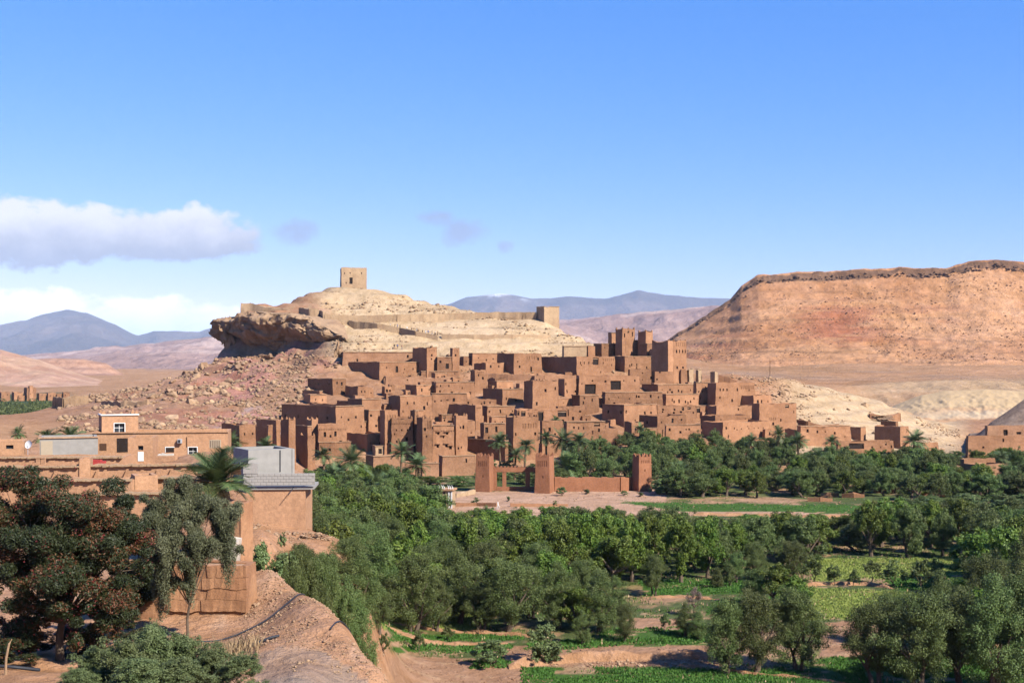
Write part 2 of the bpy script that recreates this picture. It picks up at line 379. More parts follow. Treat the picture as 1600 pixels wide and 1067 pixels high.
# pale badlands and the plain rising to the foot of the mesa
cp(1300, (612, 640), (600, 760)); cp(1400, (640, 560), (625, 620), (607, 680)); cp(1500, (650, 560), (612, 640)); cp(1600, (640, 560), (612, 640)); cp(1800, (640, 560), (612, 640))
for px in (1000, 1150, 1300, 1450, 1600, 1850):
    cp(px, (588, 850), (576, 1000), (566, 1150)); cz(px, (1500, 31), (2600, 40), (4500, 50))
for px in (-250, -50, 100, 250, 400, 550, 700, 850):
    cz(px, (800, 0), (1100, 3), (1600, 8), (2600, 15), (4500, 30))
# valley floor
for px in (700, 800, 900, 1000, 1100, 1200, 1300, 1400, 1500, 1600, 1800):
    cz(px, (90, 0.3), (105, 0.0), (125, 0.1), (150, 0.1), (180, 0.0), (215, 0.2), (250, 0.2), (285, 0.4))
for px in (520, 600): cz(px, (155, 0.6), (180, 0.2), (215, 0.2), (250, 0.3), (272, 0.5))
cz(440, (190, 3), (230, 2), (265, 2)); cz(380, (200, 8), (250, 6)); cz(300, (210, 11.5), (250, 10))
# the near bank on the left with the modern houses
cp(-200, (715, 165), (760, 120), (800, 95), (900, 66), (1000, 46)); cp(0, (712, 168), (738, 140), (762, 118), (790, 100), (860, 78), (960, 55), (1045, 40))
cp(150, (715, 166), (740, 140), (765, 116), (795, 98), (860, 78), (955, 55), (1040, 41)); cp(260, (716, 166), (742, 138), (768, 114), (800, 98), (870, 76), (955, 54), (1030, 42))
cp(345, (716, 166), (748, 130), (790, 104), (825, 90), (870, 72), (948, 53.5), (1020, 42)); cp(385, (730, 150), (815, 96), (835, 88), (880, 66), (900, 60), (950, 52.5), (1015, 42))
cp(430, (800, 105), (822, 96), (850, 86), (880, 74), (896, 59), (950, 51), (1010, 42), (1060, 36)); cp(476, (831, 95), (846, 90), (875, 80), (930, 52), (985, 44), (1060, 36))
cp(510, (838, 93), (858, 89), (959, 48.5), (1010, 42), (1065, 37)); cp(550, (866, 93), (885, 90), (993, 45), (1040, 40)); cp(590, (1050, 41.3)); cz(590, (92, 6.5), (100, 5.5), (112, 3)); cp(608, (1072, 39.5))
cz(560, (72, 6.5), (62, 6), (115, 3.5)); cz(500, (72, 7.5), (62, 9), (110, 9), (125, 4)); cz(450, (66, 10.5), (71, 9.5), (120, 10), (150, 5)); cz(415, (68, 12), (130, 11.5))
cz(622, (80, 2.0), (62, 4.0), (48, 7.5), (92, 2.2), (104, 1.4), (125, 0.6)); cz(660, (80, 0.8), (62, 3.5), (45, 7), (30, 11.5), (100, 0.9)); cz(700, (65, 2.6), (45, 5.5), (30, 10), (18, 16))
for px in (850, 1050, 1300, 1600, 1850): cz(px, (70, 1.5), (50, 4), (32, 9), (18, 16), (9, 21.5))
for px in (-200, 0, 150, 300, 450): cz(px, (32, 17.4), (24, 19.2), (16, 21.2), (9, 23.2))
cz(560, (30, 15), (22, 18.3), (12, 22)); cz(600, (36, 13))

CT = np.array(CTRL); CA = np.stack([CT[:, 0] / 100.0, np.log(CT[:, 1]) * 8.0], 1)
def tpk(r2): return np.where(r2 > 1e-12, r2 * np.log(np.maximum(r2, 1e-12)) * 0.5, 0.0)
n_ = len(CA)
K_ = tpk(((CA[:, None, :] - CA[None, :, :]) ** 2).sum(2)) + np.eye(n_) * 0.004
A_ = np.zeros((n_ + 3, n_ + 3)); A_[:n_, :n_] = K_; A_[:n_, n_] = 1; A_[:n_, n_ + 1:] = CA; A_[n_, :n_] = 1; A_[n_ + 1:, :n_] = CA.T
# heights are fitted divided by distance, so near and far points weigh alike in the view
W_ = np.linalg.solve(A_, np.concatenate([(CT[:, 2] - CZ) / CT[:, 1] * 400, [0, 0, 0]]))
def tps(px, Y):
    a = px / 100.0; b = np.log(Y) * 8.0; z = W_[n_] + W_[n_ + 1] * a + W_[n_ + 2] * b
    for k in range(n_): z = z + W_[k] * tpk((a - CA[k, 0]) ** 2 + (b - CA[k, 1]) ** 2)
    return z * Y / 400 + CZ

def rough(px, Y, z):
    x = (px - 800) / F * Y
    near = sm(Y, 5, 60)
    hill = sm(Y, 300, 350) * (1 - sm(Y, 560, 640))
    up = hill * sm(z, 12, 30)
    valley = (1 - sm(z, 2.0, 4.0)) * sm(Y, 85, 100) * (1 - sm(Y, 290, 330))
    q = z / 2.6 + 0.35 * fbm(x / 26, Y / 26, 3.0, 3)
    f = q - np.floor(q); st = 2.6 * (sm(f, 0.45, 0.98) - f)
    z = z + st * 1.15 * np.maximum(up, 0.45 * hill * sm(px, 1180, 1260)) * sm(fbm(x / 60, Y / 60, 8.0, 3), -0.5, 0.2)
    scree = sm(Y, 290, 330) * (1 - sm(Y, 440, 470)) * (1 - sm(px, 440, 500)) * sm(px, 60, 200)
    z = z + fbm(x / 9, Y / 9, 11.0, 5) * (0.75 * hill + 0.9 * scree) + fbm(x / 2.4, Y / 2.4, 12.0, 3) * (0.12 * hill + 0.35 * scree)
    left = (1 - sm(px, 560, 660)) * (1 - sm(Y, 190, 260))
    z = z + fbm(x / 3.5, Y / 3.5, 14.0, 5, ) * 0.34 * left * sm(Y, 8, 30) + fbm(x / 0.9, Y / 0.9, 15.0, 3) * 0.06 * left
    z = z + valley * (fbm(x / 7, Y / 7, 16.0, 4) * 0.14 + fbm(x / 40, Y / 40, 17.0, 2) * 0.25)
    far = sm(Y, 560, 700)
    z = z + far * (fbm(x / 60, Y / 60, 18.0, 5) * 2.2 + fbm(x / 240, Y / 240, 19.0, 3) * 4.0 * sm(Y, 700, 1100))
    bad = sm(px, 1330, 1400) * sm(Y, 540, 580) * (1 - sm(Y, 690, 760))
    z = z + bad * fbm(x / 9, Y / 40, 20.0, 4, True) * 1.8
    return z

YS = np.exp(np.concatenate([np.arange(math.log(8), math.log(30), 0.02), np.arange(math.log(30), math.log(100), 0.009), np.arange(math.log(100), math.log(300), 0.006),
                            np.arange(math.log(300), math.log(520), 0.0032), np.arange(math.log(520), math.log(720), 0.009), [math.log(720)]]))
PXS = np.arange(-300, 1901, 3.4)
GP, GY = np.meshgrid(PXS, YS)
GZ = rough(GP, GY, tps(GP, GY))
def zat(px, Y):
    i = min(max((px - PXS[0]) / (PXS[1] - PXS[0]), 0), len(PXS) - 1.001); j = np.interp(Y, YS, np.arange(len(YS))); j = min(j, len(YS) - 1.001)
    i0, j0 = int(i), int(j); a, b = i - i0, j - j0
    return float((GZ[j0, i0] * (1 - a) + GZ[j0, i0 + 1] * a) * (1 - b) + (GZ[j0 + 1, i0] * (1 - a) + GZ[j0 + 1, i0 + 1] * a) * b)
def zat_v(px, Y):
    i = np.clip((px - PXS[0]) / (PXS[1] - PXS[0]), 0, len(PXS) - 1.001); j = np.minimum(np.interp(Y, YS, np.arange(len(YS))), len(YS) - 1.001)
    i0, j0 = i.astype(int), j.astype(int); a, b = i - i0, j - j0
    return (GZ[j0, i0] * (1 - a) + GZ[j0, i0 + 1] * a) * (1 - b) + (GZ[j0 + 1, i0] * (1 - a) + GZ[j0 + 1, i0 + 1] * a) * b
def zxy(x, y): return zat(800 + x / y * F, y)
def hit(px, py, Y0=30.0):
    """first ground point seen through a photo pixel, farther than Y0"""
    i = min(max((px - PXS[0]) / (PXS[1] - PXS[0]), 0), len(PXS) - 1.001); i0 = int(i); a = i - i0
    col = GZ[:, i0] * (1 - a) + GZ[:, i0 + 1] * a
    ray = CZ + (HY - py) / F * YS
    ok = np.where((col >= ray) & (YS > Y0))[0]
    if len(ok) == 0: return None
    k = ok[0]
    if k == 0: return float(YS[0])
    d0, d1 = ray[k - 1] - col[k - 1], ray[k] - col[k]; t = d0 / (d0 - d1) if d0 != d1 else 0
    return float(YS[k - 1] + max(0, min(1, t)) * (YS[k] - YS[k - 1]))

# ---- what grows or lies where (soil, rock and turf colours; one crop plot painted as shade)
FIELDS = {
    'bright': [[(1262, 874), (1512, 870), (1528, 896), (1380, 902), (1270, 908)], [(1262, 918), (1400, 926), (1470, 932), (1330, 968), (1262, 968)], [(600, 940), (760, 960), (750, 985), (560, 982)]],
    'crop': [[(1375, 898), (1535, 896), (1535, 922), (1400, 924)], [(1255, 1030), (1610, 1022), (1620, 1090), (1235, 1090)], [(815, 1042), (1255, 1046), (1262, 1090), (815, 1090)],  # first plot is a shaded strip of field, painted dark green
             [(945, 984), (1112, 980), (1112, 1006), (925, 1012)], [(960, 784), (1390, 790), (1420, 802), (1060, 798)], [(1000, 905), (1262, 905), (1262, 927), (1000, 930)],
             [(590, 992), (820, 990), (820, 999), (590, 1001)], [(590, 1008), (800, 1006), (800, 1016), (595, 1018)], [(830, 1000), (960, 998), (930, 1018), (820, 1015)],
             [(1120, 940), (1255, 930), (1255, 960), (1100, 960)], [(700, 1030), (800, 1026), (800, 1042), (720, 1044)], [(1330, 800), (1620, 800), (1620, 845), (1400, 835)]],
    'soil': [[(1285, 972), (1350, 968), (1350, 1026), (1280, 1026)], [(985, 966), (1070, 966), (1065, 984), (985, 984)], [(600, 1026), (700, 1026), (830, 1044), (815, 1100), (605, 1100)], [(790, 1008), (1125, 1008), (1130, 1040), (790, 1042)]],
    'dirt': [[(600, 765), (760, 768), (1040, 764), (1040, 783), (960, 784), (1060, 798), (1350, 800), (1350, 810), (1100, 806), (900, 803), (660, 806), (600, 800)]],
}
ZPOLY = {k: v for k, v in FIELDS.items()}
def field_of(px, py):
    for k, polys in FIELDS.items():
        for q in polys:
            if bool(inpoly(np.array(px), np.array(py), q)): return k
    return None
def colours(px, Y, z):
    x = (px - 800) / F * Y; py = pyof(z, Y); n = px.size
    n1 = fbm(x / 14, Y / 14, 31.0, 5); n2 = fbm(x / 4, Y / 4, 32.0, 4); n3 = fbm(x / 60, Y / 60, 33.0, 4)
    c = np.zeros((*px.shape, 3))
    def lay(col, m):
        c[:] = c * (1 - m[..., None]) + np.array(col) * m[..., None]
    one = np.ones(px.shape)
    lay((0.43, 0.245, 0.13), one)                                            # plain
    lay((0.46, 0.25, 0.13), sm(n3, -0.1, 0.5) * 0.7)
    hill = sm(Y, 296, 330) * (1 - sm(Y, 540, 600))
    lay((0.36, 0.195, 0.108), hill)                                            # village earth
    lay((0.51, 0.365, 0.222), hill * sm(z + n1 * 5, 23, 31) * sm(px, 470, 520))    # pale sandstone crown
    lay((0.50, 0.36, 0.22), hill * sm(n2, 0.0, 0.5) * 0.5 * sm(z, 24, 31))
    lay((0.50, 0.355, 0.215), hill * sm(px, 1190, 1260) * sm(py, 575, 580) * (1 - sm(px, 1480, 1530)))
    lay((0.49, 0.37, 0.225), sm(n1 + n3, 0.0, 0.5) * hill * sm(px, 1190, 1260) * (1 - sm(py + n1 * 8, 600, 640)) * 0.8)
    scree = sm(Y, 270, 320) * (1 - sm(Y, 450, 480)) * (1 - sm(px, 470, 540)) * sm(px, 40, 150)
    lay((0.36, 0.205, 0.125), scree)
    lay((0.39, 0.195, 0.145), scree * sm(n1 + 0.4 * n2, -0.1, 0.3) * sm(px, 250, 380))
    lay((0.44, 0.33, 0.30), scree * sm(fbm(x / 6, Y / 6, 41.0, 4), 0.15, 0.4) * sm(py, 625, 645) * sm(px, 300, 380) * 0.8)
    lay((0.33, 0.145, 0.092), sm(fbm(x / 10, Y / 25, 42.0, 4), 0.1, 0.4) * scree * 0.6)
    # pale marl badlands
    bad = sm(px, 1290, 1420) * sm(Y, 500, 560) * (1 - sm(Y, 700, 800))
    lay((0.46, 0.28, 0.155), bad)
    lay((0.47, 0.31, 0.175), bad * sm(fbm(x / 30, z * 0.5, 43.0, 4) + (z - 8) * 0.10, -0.2, 0.4) * sm(z + n1, 5, 9))
    lay((0.48, 0.33, 0.195), bad * sm(fbm(x / 22, z * 0.9, 44.0, 4), 0.1, 0.4) * 0.7)
    lay((0.36, 0.235, 0.16), sm(Y, 700, 850) * (1 - sm(Y, 950, 1100)) * sm(px, 1050, 1150) * sm(fbm(x / 90, Y / 25, 45.0, 4), 0.0, 0.4) * 0.6)
    lay((0.34, 0.25, 0.155), hill * sm(z, 24, 30) * sm(fbm(x / 30, z * 1.1, 49.0, 4), 0.22, 0.42) * 0.55)
    # green far oasis on the left, river side
    oas = sm(Y, 560, 600) * (1 - sm(Y, 1000, 1080)) * (1 - sm(px, 70, 130))
    lay((0.05, 0.075, 0.028), oas)
    # valley floor
    val = (1 - sm(z + n1 * 0.8, 1.8, 3.4)) * sm(Y, 86, 98) * (1 - sm(Y + n1 * 6, 285, 300)) * sm(px, 470, 560)
    lay((0.42, 0.255, 0.15), val)
    lay((0.085, 0.108, 0.034), val * sm(n1 + 0.6 * n2, -0.35, 0.05))
    lay((0.16, 0.17, 0.05), val * sm(n2 - n1, 0.1, 0.5) * 0.5)
    wx = px + n2 * 5 + n1 * 6; wy = py + n2 * 2.0 + n1 * 2.0
    on = (Y > 90) & (Y < 300)
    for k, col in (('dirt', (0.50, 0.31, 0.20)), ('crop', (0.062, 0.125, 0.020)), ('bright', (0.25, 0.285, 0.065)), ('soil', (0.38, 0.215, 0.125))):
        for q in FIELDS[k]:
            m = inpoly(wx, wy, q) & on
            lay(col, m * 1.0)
    lay((0.44, 0.27, 0.155), sm(fbm(x / 3, Y / 1.2, 46.0, 4), 0.28, 0.42) * on * (px > 560) * (py > 800) * (z < 3) * 0.85)   # bare patches between the plots
    # the near bank
    bank = (1 - sm(px, 600, 680)) * (1 - sm(Y, 180, 230)) * sm(z, 3.0, 5.0)
    lay((0.46, 0.25, 0.137), bank)
    lay((0.50, 0.285, 0.165), bank * sm(n1, 0.0, 0.5) * 0.7)
    lay((0.40, 0.215, 0.115), bank * sm(fbm(x / 2, Y / 2, 47.0, 4), 0.0, 0.4) * 0.6)
    lay((0.52, 0.33, 0.21), bank * sm(fbm(x / 1.0, Y / 3.0, 48.0, 4), 0.2, 0.5) * 0.5 * (1 - sm(Y, 55, 70)))
    grav = inpoly(wx, wy, [(400, 1020), (440, 1008), (500, 1014), (545, 1042), (580, 1072), (580, 1200), (395, 1200)]) & (Y < 48)
    lay((0.29, 0.225, 0.175), grav * (0.5 + 0.4 * sm(n2, -0.4, 0.3)))
    return np.clip(c, 0, 1)
def grid_faces(nr, nc):
    i = (np.arange(nr - 1)[:, None] * nc + np.arange(nc - 1)[None, :]).ravel()
    return np.stack([i, i + 1, i + nc + 1, i + nc], 1)
def sheet(name, px, Y, z, cols, mat):
    V = np.stack([((px - 800) / F * Y).ravel(), Y.ravel(), z.ravel()], 1)
    me = mesh_np(name, V, grid_faces(*px.shape), True); set_col(me, cols.reshape(-1, 3))
    return link(name, me, mat)
o = sheet('ground', GP, GY, GZ, colours(GP, GY, GZ), M['ground']); tag(o, kind='structure')
# the plain beyond, to the feet of the mountains
FP, FY = np.meshgrid(np.arange(-900, 2501, 9.0), np.exp(np.arange(math.log(720), math.log(60000), 0.03)))
FZ = rough(FP, np.minimum(FY, 4400), tps(FP, np.minimum(FY, 4400)))
FZ[0] = np.interp(FP[0], PXS, GZ[-1]) - 0.05
t_ = sm(FY, 3000, 5000); FZ = FZ * (1 - t_) + 30 * t_
o = sheet('plain', FP, FY, FZ, colours(FP, np.minimum(FY, 5000), FZ), M['far_ground']); tag(o, kind='structure')

# ---- ridges: mesa, hills, mountains
def ridge(name, prof, Yb, Yc, Yd, pyb, mat, colfn, rows=40, step=4.0, gul=1.0, gs=60.0, cap=None, seed=0.0, crest_rough=1.0, ynoise=0.0):
    xs = np.arange(prof[0][0], prof[-1][0] + 0.1, step)
    top = np.interp(xs, [p[0] for p in prof], [p[1] for p in prof])
    crest = fbm(xs / 22, xs * 0 + seed, seed, 4) * crest_rough
    if not cap: top = top + crest
    t = np.unique(np.concatenate([np.linspace(0, 1, rows), np.linspace(1.12, 2, 8)] + ([np.linspace(0.882, 0.912, 14)] if cap else [])))
    T, X = np.meshgrid(t, xs, indexing='ij')
    Yn = ynoise * fbm(X / 60, X * 0, seed + 9, 3)
    Y = np.where(T <= 1, Yb + (Yc - Yb) * T, Yc + (Yd - Yc) * (T - 1)) + Yn * np.clip(1 - T, 0, 1)
    zb = CZ + (HY - pyb) / F * Yb
    zc = CZ + (HY - top[None, :]) / F * Yc
    if cap:
        k0, g0 = cap[0][-5], cap[1][-5]; g = np.where(T <= k0, g0 * (T / k0) ** cap[2], np.interp(T, cap[0], cap[1])) if len(cap) > 2 else np.interp(T, cap[0], cap[1])
        g = np.where(T <= 1, g, 1.0 - 0.25 * (T - 1)); zc = zc - crest[None, :] / F * Yc * sm(T, 0.84, 0.9)
    else: g = np.where(T <= 1, T ** 1.25, 1 - (T - 1) ** 1.2)
    z = zb + (zc - zb) * g
    xw = (X - 800) / F * Y
    env = np.sin(np.pi * np.clip(T, 0, 1)) ** (1.0 if cap else 0.6) * np.clip((zc - zb) / np.maximum((zc - zb).max(), 1), 0.1, 1)
    z = z + gul * env * (fbm(xw / gs, Y / (gs * (0.9 if cap else 2.2)), seed, 5, not cap) * 0.75 + 0.5 * fbm(xw / (gs * 0.35), Y / (gs * 0.8), seed + 3, 4)) * (1 if not cap else np.where(T > 0.86, 0.35, 1))
    if cap: z = z + np.where((T > 0.885) & (T < 0.915), 0.9, 0.0) * 3.2 * np.clip((zc - zb) / 60, 0, 1) * (np.floor(3 * (fbm(xw / 13, Y / 40, seed + 5, 3) + 1)) / 3 - 1) * (T <= 1)
    if cap and len(cap) > 2:      # harder beds stand out as ledges
        q = z / 13.0 + 0.25 * fbm(xw / 90, Y / 90, seed + 6, 3); f = q - np.floor(q); z = z + 13.0 * (sm(f, 0.55, 0.95) - f) * 0.32 * sm(fbm(xw / 55, Y / 120, seed + 7, 4), -0.05, 0.25) * sm(T, 0.4, 0.5) * (1 - sm(T, 0.82, 0.87))
    z[0] -= (zc[0] - zb).clip(0) * 0.05 + 5
    cols = colfn(X, Y, z, T, xw)
    return tag(sheet(name, X, Y, z, np.clip(cols, 0, 1), mat), kind='structure')
def lerp(a, b, m): return np.array(a) * (1 - m[..., None]) + np.array(b) * m[..., None]
def mesa_col(X, Y, z, T, xw):
    c = lerp((0.47, 0.24, 0.122), (0.55, 0.30, 0.158), sm(fbm(xw / 60, Y / 60, 51, 6), -0.3, 0.35))
    c = c * (1 + 0.30 * fbm(xw / 7, Y / 7, 151, 5))[..., None]
    red = sm(fbm(xw / 50, z / 5, 52, 4), -0.1, 0.3) * sm(T, 0.5, 0.58) * (1 - sm(T, 0.72, 0.82)) * np.maximum(np.exp(-((X - 1310) / 70) ** 2), np.maximum(0.75 * np.exp(-((X - 1100) / 60) ** 2), 0.45 * np.exp(-((X - 1450) / 60) ** 2)))
    c = c * (1 - 0.9 * red[..., None]) + np.array((0.40, 0.16, 0.088)) * 0.9 * red[..., None]
    bands = sm(np.sin(z * 0.55 + 2.5 * fbm(xw / 120, Y / 120, 152, 3)), 0.75, 0.95) * sm(fbm(xw / 70, z / 10, 153, 3), 0.0, 0.25)
    c = c * (1 - 0.22 * bands[..., None])
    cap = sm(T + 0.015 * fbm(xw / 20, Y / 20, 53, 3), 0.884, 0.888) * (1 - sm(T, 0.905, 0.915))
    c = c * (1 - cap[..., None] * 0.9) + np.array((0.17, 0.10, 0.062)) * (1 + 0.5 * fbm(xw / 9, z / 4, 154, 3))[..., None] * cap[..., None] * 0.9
    return c
MESA = [(960, 572), (1010, 552), (1045, 530), (1080, 507), (1112, 487), (1140, 468), (1158, 447), (1185, 431), (1225, 427), (1290, 425), (1350, 421), (1405, 418), (1450, 420), (1480, 419), (1500, 412), (1540, 407), (1575, 409), (1620, 411), (1750, 414), (2000, 418)]
ridge('mesa', MESA, 900, 1400, 1900, 591, M['mesa'], mesa_col, 190, 2.0, 4.0, 38.0, ([0, 0.25, 0.5, 0.7, 0.885, 0.890, 0.902, 0.93, 1], [0, 0.055, 0.175, 0.46, 0.885, 0.892, 0.962, 0.982, 1.0], 2.5), 61.0, 2.2, 0)
def pink_col(X, Y, z, T, xw): return lerp((0.50, 0.295, 0.20), (0.56, 0.36, 0.24), sm(fbm(xw / 30, Y / 30, 55, 5), -0.3, 0.4))
ridge('pink_hill', [(-600, 520), (-200, 532), (0, 546), (60, 562), (110, 580), (170, 598), (240, 608), (300, 612)], 1250, 1500, 1700, 606, M['mesa'], pink_col, 60, 3.0, 8.0, 60.0, None, 62.0, 1.0)
ridge('layered_butte', [(-100, 560), (30, 562), (70, 560), (130, 561), (165, 567), (185, 580), (215, 598), (250, 606)], 1750, 1950, 2300, 603, M['mesa'], lambda X, Y, z, T, xw: lerp((0.46, 0.27, 0.18), (0.36, 0.205, 0.14), sm(np.sin(z * 0.7), 0.2, 0.7)), 50, 3.0, 7.0, 60.0, ([0, 0.4, 0.75, 0.8, 1], [0, 0.3, 0.7, 0.93, 1.0]), 63.0, 1.0)
ridge('dark_gap_hill', [(120, 592), (190, 580), (230, 578), (270, 578), (330, 574), (420, 570), (520, 575)], 2300, 2600, 2900, 596, M['mesa'], lambda X, Y, z, T, xw: lerp((0.30, 0.19, 0.14), (0.42, 0.27, 0.19), sm(fbm(xw / 60, Y / 60, 56, 4), -0.3, 0.3)), 30, 4.0, 8.0, 80.0, None, 64.0, 1.0)
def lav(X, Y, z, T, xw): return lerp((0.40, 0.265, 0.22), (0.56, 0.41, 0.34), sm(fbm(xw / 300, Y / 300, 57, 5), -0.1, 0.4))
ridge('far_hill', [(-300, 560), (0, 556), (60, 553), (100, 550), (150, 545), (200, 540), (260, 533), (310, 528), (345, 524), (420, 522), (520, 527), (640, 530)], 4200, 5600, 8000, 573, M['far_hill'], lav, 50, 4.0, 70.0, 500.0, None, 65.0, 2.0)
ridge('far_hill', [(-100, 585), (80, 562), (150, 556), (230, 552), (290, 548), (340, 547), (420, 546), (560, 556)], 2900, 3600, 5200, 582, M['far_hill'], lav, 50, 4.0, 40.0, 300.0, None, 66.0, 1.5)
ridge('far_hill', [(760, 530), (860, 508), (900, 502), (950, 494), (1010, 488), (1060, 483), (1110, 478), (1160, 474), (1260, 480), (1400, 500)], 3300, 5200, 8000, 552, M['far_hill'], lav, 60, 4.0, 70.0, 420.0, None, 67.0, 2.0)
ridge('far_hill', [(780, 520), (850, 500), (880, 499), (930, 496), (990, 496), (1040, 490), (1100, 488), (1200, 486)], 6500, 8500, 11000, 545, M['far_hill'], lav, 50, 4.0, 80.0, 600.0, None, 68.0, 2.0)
def mtn(X, Y, z, T, xw): return lerp((0.10, 0.075, 0.065), (0.17, 0.125, 0.105), sm(fbm(xw / 1500, Y / 1500, 58, 5), -0.2, 0.4))
def mtn_snow(X, Y, z, T, xw):
    c = mtn(X, Y, z, T, xw); s = sm(fbm(xw / 260, Y / 260, 59, 4), -0.1, 0.2) * sm(T, 0.9, 0.97) * np.exp(-((X - 785) / 32) ** 2)
    return c * (1 - s[..., None]) + 0.75 * s[..., None]
ridge('mountain', [(600, 500), (680, 480), (705, 473), (730, 464), (752, 461), (780, 459), (805, 461), (830, 466), (860, 465), (890, 463), (920, 465), (945, 466), (968, 462), (985, 457), (998, 453), (1010, 456), (1040, 462), (1080, 464), (1120, 466), (1200, 470), (1400, 490), (1700, 520)], 15000, 19500, 26000, 566, M['mountain'], mtn_snow, 60, 4.0, 260.0, 1900.0, None, 70.0, 1.6)
ridge('mountain', [(-500, 530), (-200, 505), (-60, 500), (0, 508), (40, 500), (70, 490), (105, 484), (135, 489), (165, 502), (190, 514), (215, 524), (240, 517), (275, 518), (310, 520), (340, 508), (365, 502), (420, 496), (500, 505), (600, 520)], 14000, 18500, 25000, 566, M['mountain'], mtn, 60, 4.0, 260.0, 1900.0, None, 71.0, 1.6)

def marl(X, Y, z, T, xw):
    c = lerp((0.46, 0.28, 0.158), (0.49, 0.35, 0.20), sm(T + 0.15 * fbm(xw / 20, Y / 20, 81, 4), 0.35, 0.6)); w_ = sm(np.abs(T - 0.38 + 0.1 * fbm(xw / 25, Y / 25, 82, 3)), 0.0, 0.12)
    return c * w_[..., None] + np.array((0.52, 0.39, 0.25)) * (1 - w_[..., None])
ridge('marl_hill', [(1385, 640), (1405, 630), (1440, 617), (1480, 610), (1540, 608), (1600, 611), (1660, 612), (1800, 618)], 500, 590, 700, 668, M['marl'], marl, 60, 2.0, 1.3, 4.5, None, 83.0, 0.8)
ridge('gravel_hill', [(1515, 690), (1530, 677), (1548, 660), (1575, 642), (1600, 624), (1650, 592), (1800, 540)], 338, 372, 430, 705, M['ground'], lambda X, Y, z, T, xw: lerp((0.27, 0.185, 0.125), (0.36, 0.25, 0.17), sm(fbm(xw / 5, Y / 5, 84, 5), -0.3, 0.4)), 50, 2.0, 0.8, 8.0, None, 85.0, 0.5)  # the slope's shade is put into this darker gravel colour
# ------------------------------------------------------------------ buildings
class Frame: pass
def solve_house(xL, xC, xR, yT, yB, Y, a, xRR=None, depth=None):
    h = Frame(); C = P(xC, yB, Y); phi = math.atan((xC - 800) / F)
    dark = xC - xL
    if a is None:
        if xRR is not None: a = -16.0
        elif dark > 0.6: a = 28.0 if dark < 0.8 * (xR - xC) else 38.0
        else: a = math.degrees(-phi) - 1.0
    ar = R(a); ca, sa = math.cos(ar), math.sin(ar); k = (xR - 800) / F
    h.w = max(1.0, (k * Y - C.x) / (ca - k * sa))
    if xRR is not None:
        Rx, Ry = C.x + h.w * ca, C.y + h.w * sa; k2 = (xRR - 800) / F
        h.d = (k2 * Ry - Rx) / (-sa - k2 * ca)
    elif dark > 0.6:
        k2 = (xL - 800) / F; den = sa + k2 * ca
        h.d = (C.x - k2 * Y) / den if den > 0.05 else 12.0
    else: h.d = depth or min(max(h.w * 0.7, 3.5), 9.0)
    if depth: h.d = depth
    h.d = min(max(h.d, 1.2), 26.0)
    h.h = (yB - yT) / F * Y
    h.C, h.a, h.Y = C, ar, Y
    return h
def wall_face(mb, O, U, V, Nin, w, z0, z1, holes, depth, m=0, step=2.2, backs=()):
    us = {0.0, w}; zs = {z0, z1}
    for (a, b, c, d) in list(holes) + list(backs): us |= {a, b}; zs |= {c, d}
    for k in range(1, int(w / step) + 1): us.add(w * k / (int(w / step) + 1))
    nz = int((z1 - z0) / step)
    for k in range(1, nz + 1): zs.add(z0 + (z1 - z0) * k / (nz + 1))
    us, zs = sorted(us), sorted(zs)
    def pt(u, z, q=0.0): return O + U * u + V * z + Nin * q
    for i in range(len(us) - 1):
        if us[i + 1] - us[i] < 1e-5: continue
        for j in range(len(zs) - 1):
            if zs[j + 1] - zs[j] < 1e-5: continue
            cu, cz_ = (us[i] + us[i + 1]) / 2, (zs[j] + zs[j + 1]) / 2
            if any(a < cu < b and c < cz_ < d for (a, b, c, d) in list(holes) + list(backs)): continue
            mb.quad(pt(us[i], zs[j]), pt(us[i + 1], zs[j]), pt(us[i + 1], zs[j + 1]), pt(us[i], zs[j + 1]), m)
    for (hs, dp, bk) in ((holes, depth, False), (backs, 0.14, True)):
        for (a, b, c, d) in hs:
            mb.quad(pt(a, c), pt(b, c), pt(b, c, dp), pt(a, c, dp), m); mb.quad(pt(a, d), pt(a, d, dp), pt(b, d, dp), pt(b, d), m)
            mb.quad(pt(a, c), pt(a, c, dp), pt(a, d, dp), pt(a, d), m); mb.quad(pt(b, c), pt(b, d), pt(b, d, dp), pt(b, c, dp), m)
            if bk: mb.quad(pt(a, c, dp), pt(b, c, dp), pt(b, d, dp), pt(a, d, dp), m)
def clean_holes(hs, w, z0, z1, gap=0.06):
    out = []
    for (a, b, c, d) in hs:
        a, b = max(a, 0.12), min(b, w - 0.12); c, d = max(c, z0 + 0.05), min(d, z1 - 0.12)
        if b - a < 0.12 or d - c < 0.12: continue
        if any(a < q[1] + gap and b > q[0] - gap and c < q[3] + gap and d > q[2] - gap for q in out): continue
        out.append((a, b, c, d))
    return out
